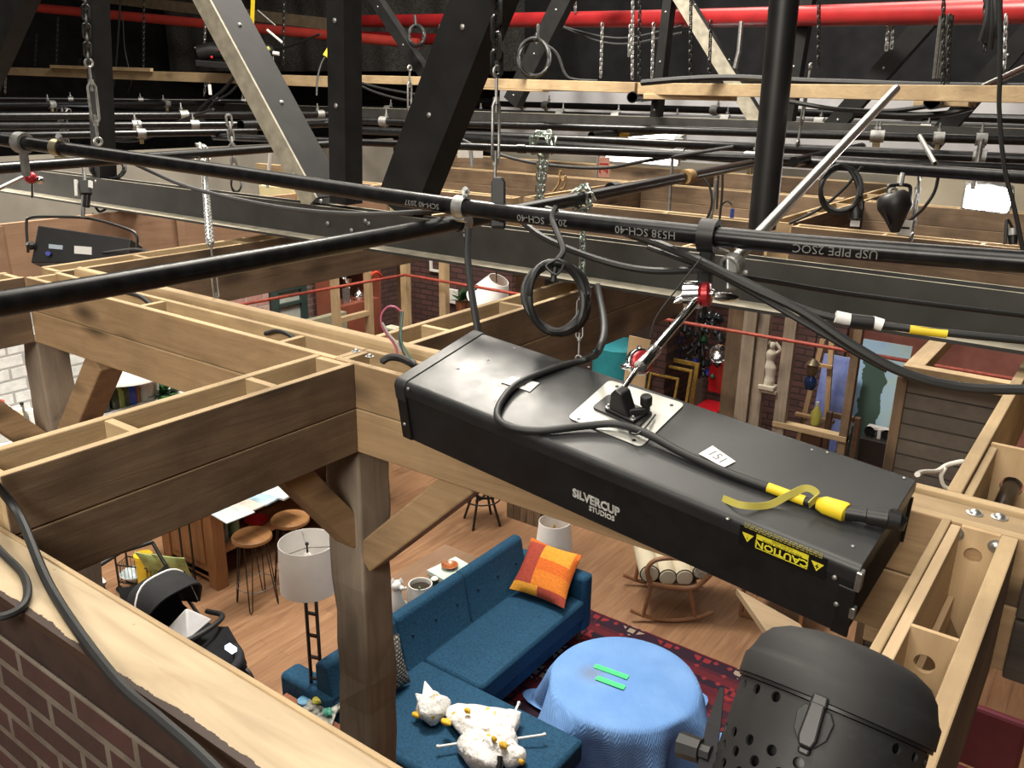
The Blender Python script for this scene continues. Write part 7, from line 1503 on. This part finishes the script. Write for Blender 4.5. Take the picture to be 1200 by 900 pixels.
plant('small green plant in front of the dark brick left of the cone shade', PY(541, 353, 8.2), .26, 26, 5)
p = PY(577, 343, 7.6); cs_ = thing('cone_lampshade', 'tilted white cone lampshade hanging behind the ladder-like beam', 'lampshade', p)
part('shade', MB().shell([(.26, -.13), (.12, .18), (.113, .18), (.253, -.13), (.26, -.13)], 28, 0, Matrix.Translation(p) @ Matrix.Rotation(.5, 4, 'Y')), shade, cs_, smooth=40); part('cord', MB().tube([p+V((.06, 0, .12)), p+V((.0, 0, .9))], .006, 6), black, cs_); part('socket', MB().tube([p+V((-.1, -.16, -.02)), p+V((-.1, -.16, .1))], .018, 8), black, cs_)
# ------------------------------------------------------------ kitchen wall at far left
XK = -7.7
tile = brick('white_subway_tile', (1, 2), (.62, .62, .6), (.55, .55, .54), (.3, .3, .29), 1, .26, .11, .012, rough=.15, bmp=.5)
struct('wall_kitchen', MB().box(XK-.1, XK, .5, 5.35, 0, 2.5), tile, None)
struct('wall_kitchen_olive', MB().box(XK-.1, XK, 5.36, 7.2, 0, 1.62), simple('olive_grey_paint', (.3, .29, .2), .8), None)
zk = 1.36; wmet = simple('white_enamel', (.66, .67, .67), .35)
sk = thing('bar_ledge', 'white enamelled ledge along the tiled kitchen wall', 'shelf', (XK+.25, 3.8, zk-.05)); part('board', MB().box(XK+.005, XK+.5, 1.8, 5.9, zk-.04, zk), wmet, sk, bevel=.004)
for y in (1.9, 2.9, 3.9, 5.0, 5.8): part('bracket', MB().box(XK+.1, XK+.46, y-.015, y+.015, zk-.3, zk-.04), wmet, sk)
part('lower_cabinet', MB().box(XK+.005, XK+.42, 1.8, 5.9, 0, zk-.3), simple('navy_cabinet_paint', (.02, .025, .04), .5), sk)
def bottle(label, px, py, r, h, col, X=XK+.3, cap=None, cat='bottle', gr_=None):
    p = PX(px, py, X); b_ = thing('glass_bottle' if cat == 'bottle' else 'glass_jar', label, cat, (X, p.y, zk)); T = Matrix.Translation((X, p.y, zk+.0005))
    if cat == 'bottle': pr_f = [(r*.9, 0), (r, .01), (r, h*.58), (r*.35, h*.74), (r*.32, h*.95)]
    else: pr_f = [(r*.9, 0), (r, .01), (r, h*.8), (r*.85, h*.88)]
    part('body', MB().lathe(pr_f, 16, 0, T), simple('bottle_%d_%d' % (px, py), col, .15), b_, smooth=True); part('cap', MB().lathe([(r*.4 if cat == 'bottle' else r*.9, h*.955 if cat == 'bottle' else h*.885), (r*.4 if cat == 'bottle' else r*.9, h*1.02), (0, h*1.02)], 12, 0, T), cap or black, b_, smooth=True); return b_
for i, (px, r, h, col, lab) in enumerate(((110, .05, .26, (.55, .56, .55), 'clear bottle at the left of the bottle row on the tiled ledge'), (121, .055, .2, (.05, .05, .045), 'short dark bottle next to the clear one on the ledge'), (134, .045, .28, (.03, .035, .02), 'black bottle left of the green bottle on the ledge'), (141, .045, .27, (.2, .24, .06), 'olive green bottle in the row on the ledge'), (147, .05, .4, (.03, .05, .02), 'tallest dark green bottle on the ledge'), (154, .055, .36, (.02, .05, .3), 'cobalt blue bottle with a black neck on the ledge'), (161, .035, .22, (.3, .14, .05), 'small amber bottle right of the blue one'))):
    bottle(lab, px, 470, r, h, col)
for i, (px, r, h, col, lab) in enumerate(((172, .075, .28, (.45, .46, .42), 'clear glass jar right of the bottle row'), (181, .05, .16, (.4, .4, .36), 'smaller glass jar beside the large clear jar'))): bottle(lab, px, 465, r, h, col, cat='jar', cap=zinc)
plant('bushy green plant at the right end of the tiled ledge', PX(193, 462, XK+.3), .26, 60, 9)
for i, (px, r, h, col, lab, cp, ct_) in enumerate(((3, .06, .34, (.5, .5, .46), 'white jar with a bright red lid at the left edge', redp, 'jar'), (10, .05, .28, (.6, .57, .5), 'pale cream jar beside the red lidded jar', wpaint, 'jar'), (17, .05, .2, (.4, .22, .14), 'rosy brown jar in the group at the left edge', black, 'jar'), (24, .045, .24, (.62, .55, .36), 'pale yellow jar in the group at the left edge', wpaint, 'jar'), (31, .04, .28, (.12, .12, .11), 'dark capped bottle in the group at the left edge', black, 'bottle'), (40, .045, .2, (.6, .6, .58), 'white jar at the right of the group at the left edge', wpaint, 'jar'), (52, .045, .2, (.3, .3, .3), 'grey bottle standing alone by the left post', zinc, 'bottle'))): bottle(lab, px, 505, r, h, col, cap=cp, cat=ct_)
hood = thing('range_hood', 'white domed hood hanging before the kitchen tiles', 'hood', PX(150, 438, XK+.4)); p = PX(150, 440, XK+.4); part('dome', MB().lathe([(.34, 0), (.34, .03), (.26, .14), (.1, .2), (.04, .22)], 30, 0, Matrix.Translation(p)), wpaint, hood, smooth=40); part('stem', MB().tube([p+V((0, 0, .2)), p+V((0, 0, 1.2))], .03, 12), wpaint, hood, smooth=True)
area('kitchen_lamp', (XK+1.6, 3.6, 3.0), (0, 0, 0), 1.4, 1.0, 22) if False else None
# ================================================================== LIGHT
def area(name, loc, rot, sx, sy, e, col=(1, .93, .82)):
    l = bpy.data.lights.new(name, 'AREA'); l.shape = 'RECTANGLE'; l.size = sx; l.size_y = sy; l.energy = e; l.color = col
    o = bpy.data.objects.new(name, l); C.objects.link(o); o.location = loc; o.rotation_euler = rot; return o
area('work_light_overhead', (-1.2, 0.2, 8.6), (0, 0, 0), 4, 3, 190)
area('work_light_set', (-3.6, 4.8, 8.8), (0, 0, 0), 4, 3, 240)
area('work_light_left', (-7.5, 2.5, 8.8), (0, 0, 0), 3, 3, 120)
area('work_light_far', (-4, 10.5, 9.0), (0, 0, 0), 6, 3, 300)
area('fill_light_behind', (-.5, -3.6, 6.4), (math.radians(62), 0, math.radians(20)), 3, 1.6, 210)  # added fill, brightens the beam faces turned toward the camera
area('fill_light_living_room', (-5.0, 5.2, 8.2), (0, 0, 0), 1.6, 1.2, 480)  # unseen fill lamp, added to brighten the living room floor level
area('set_light_kitchen', (-6.9, 2.0, 4.3), (0, 0, 0), 1.2, 1.2, 75)
w = bpy.data.worlds.new('world'); sc.world = w; w.use_nodes = True
w.node_tree.nodes['Background'].inputs[0].default_value = (1, .95, .88, 1); w.node_tree.nodes['Background'].inputs[1].default_value = 1.1
vs = sc.view_settings; vs.view_transform = 'Standard'; vs.look = 'None'; vs.gamma = 1.0; vs.use_curve_mapping = False; vs.exposure = 0.7
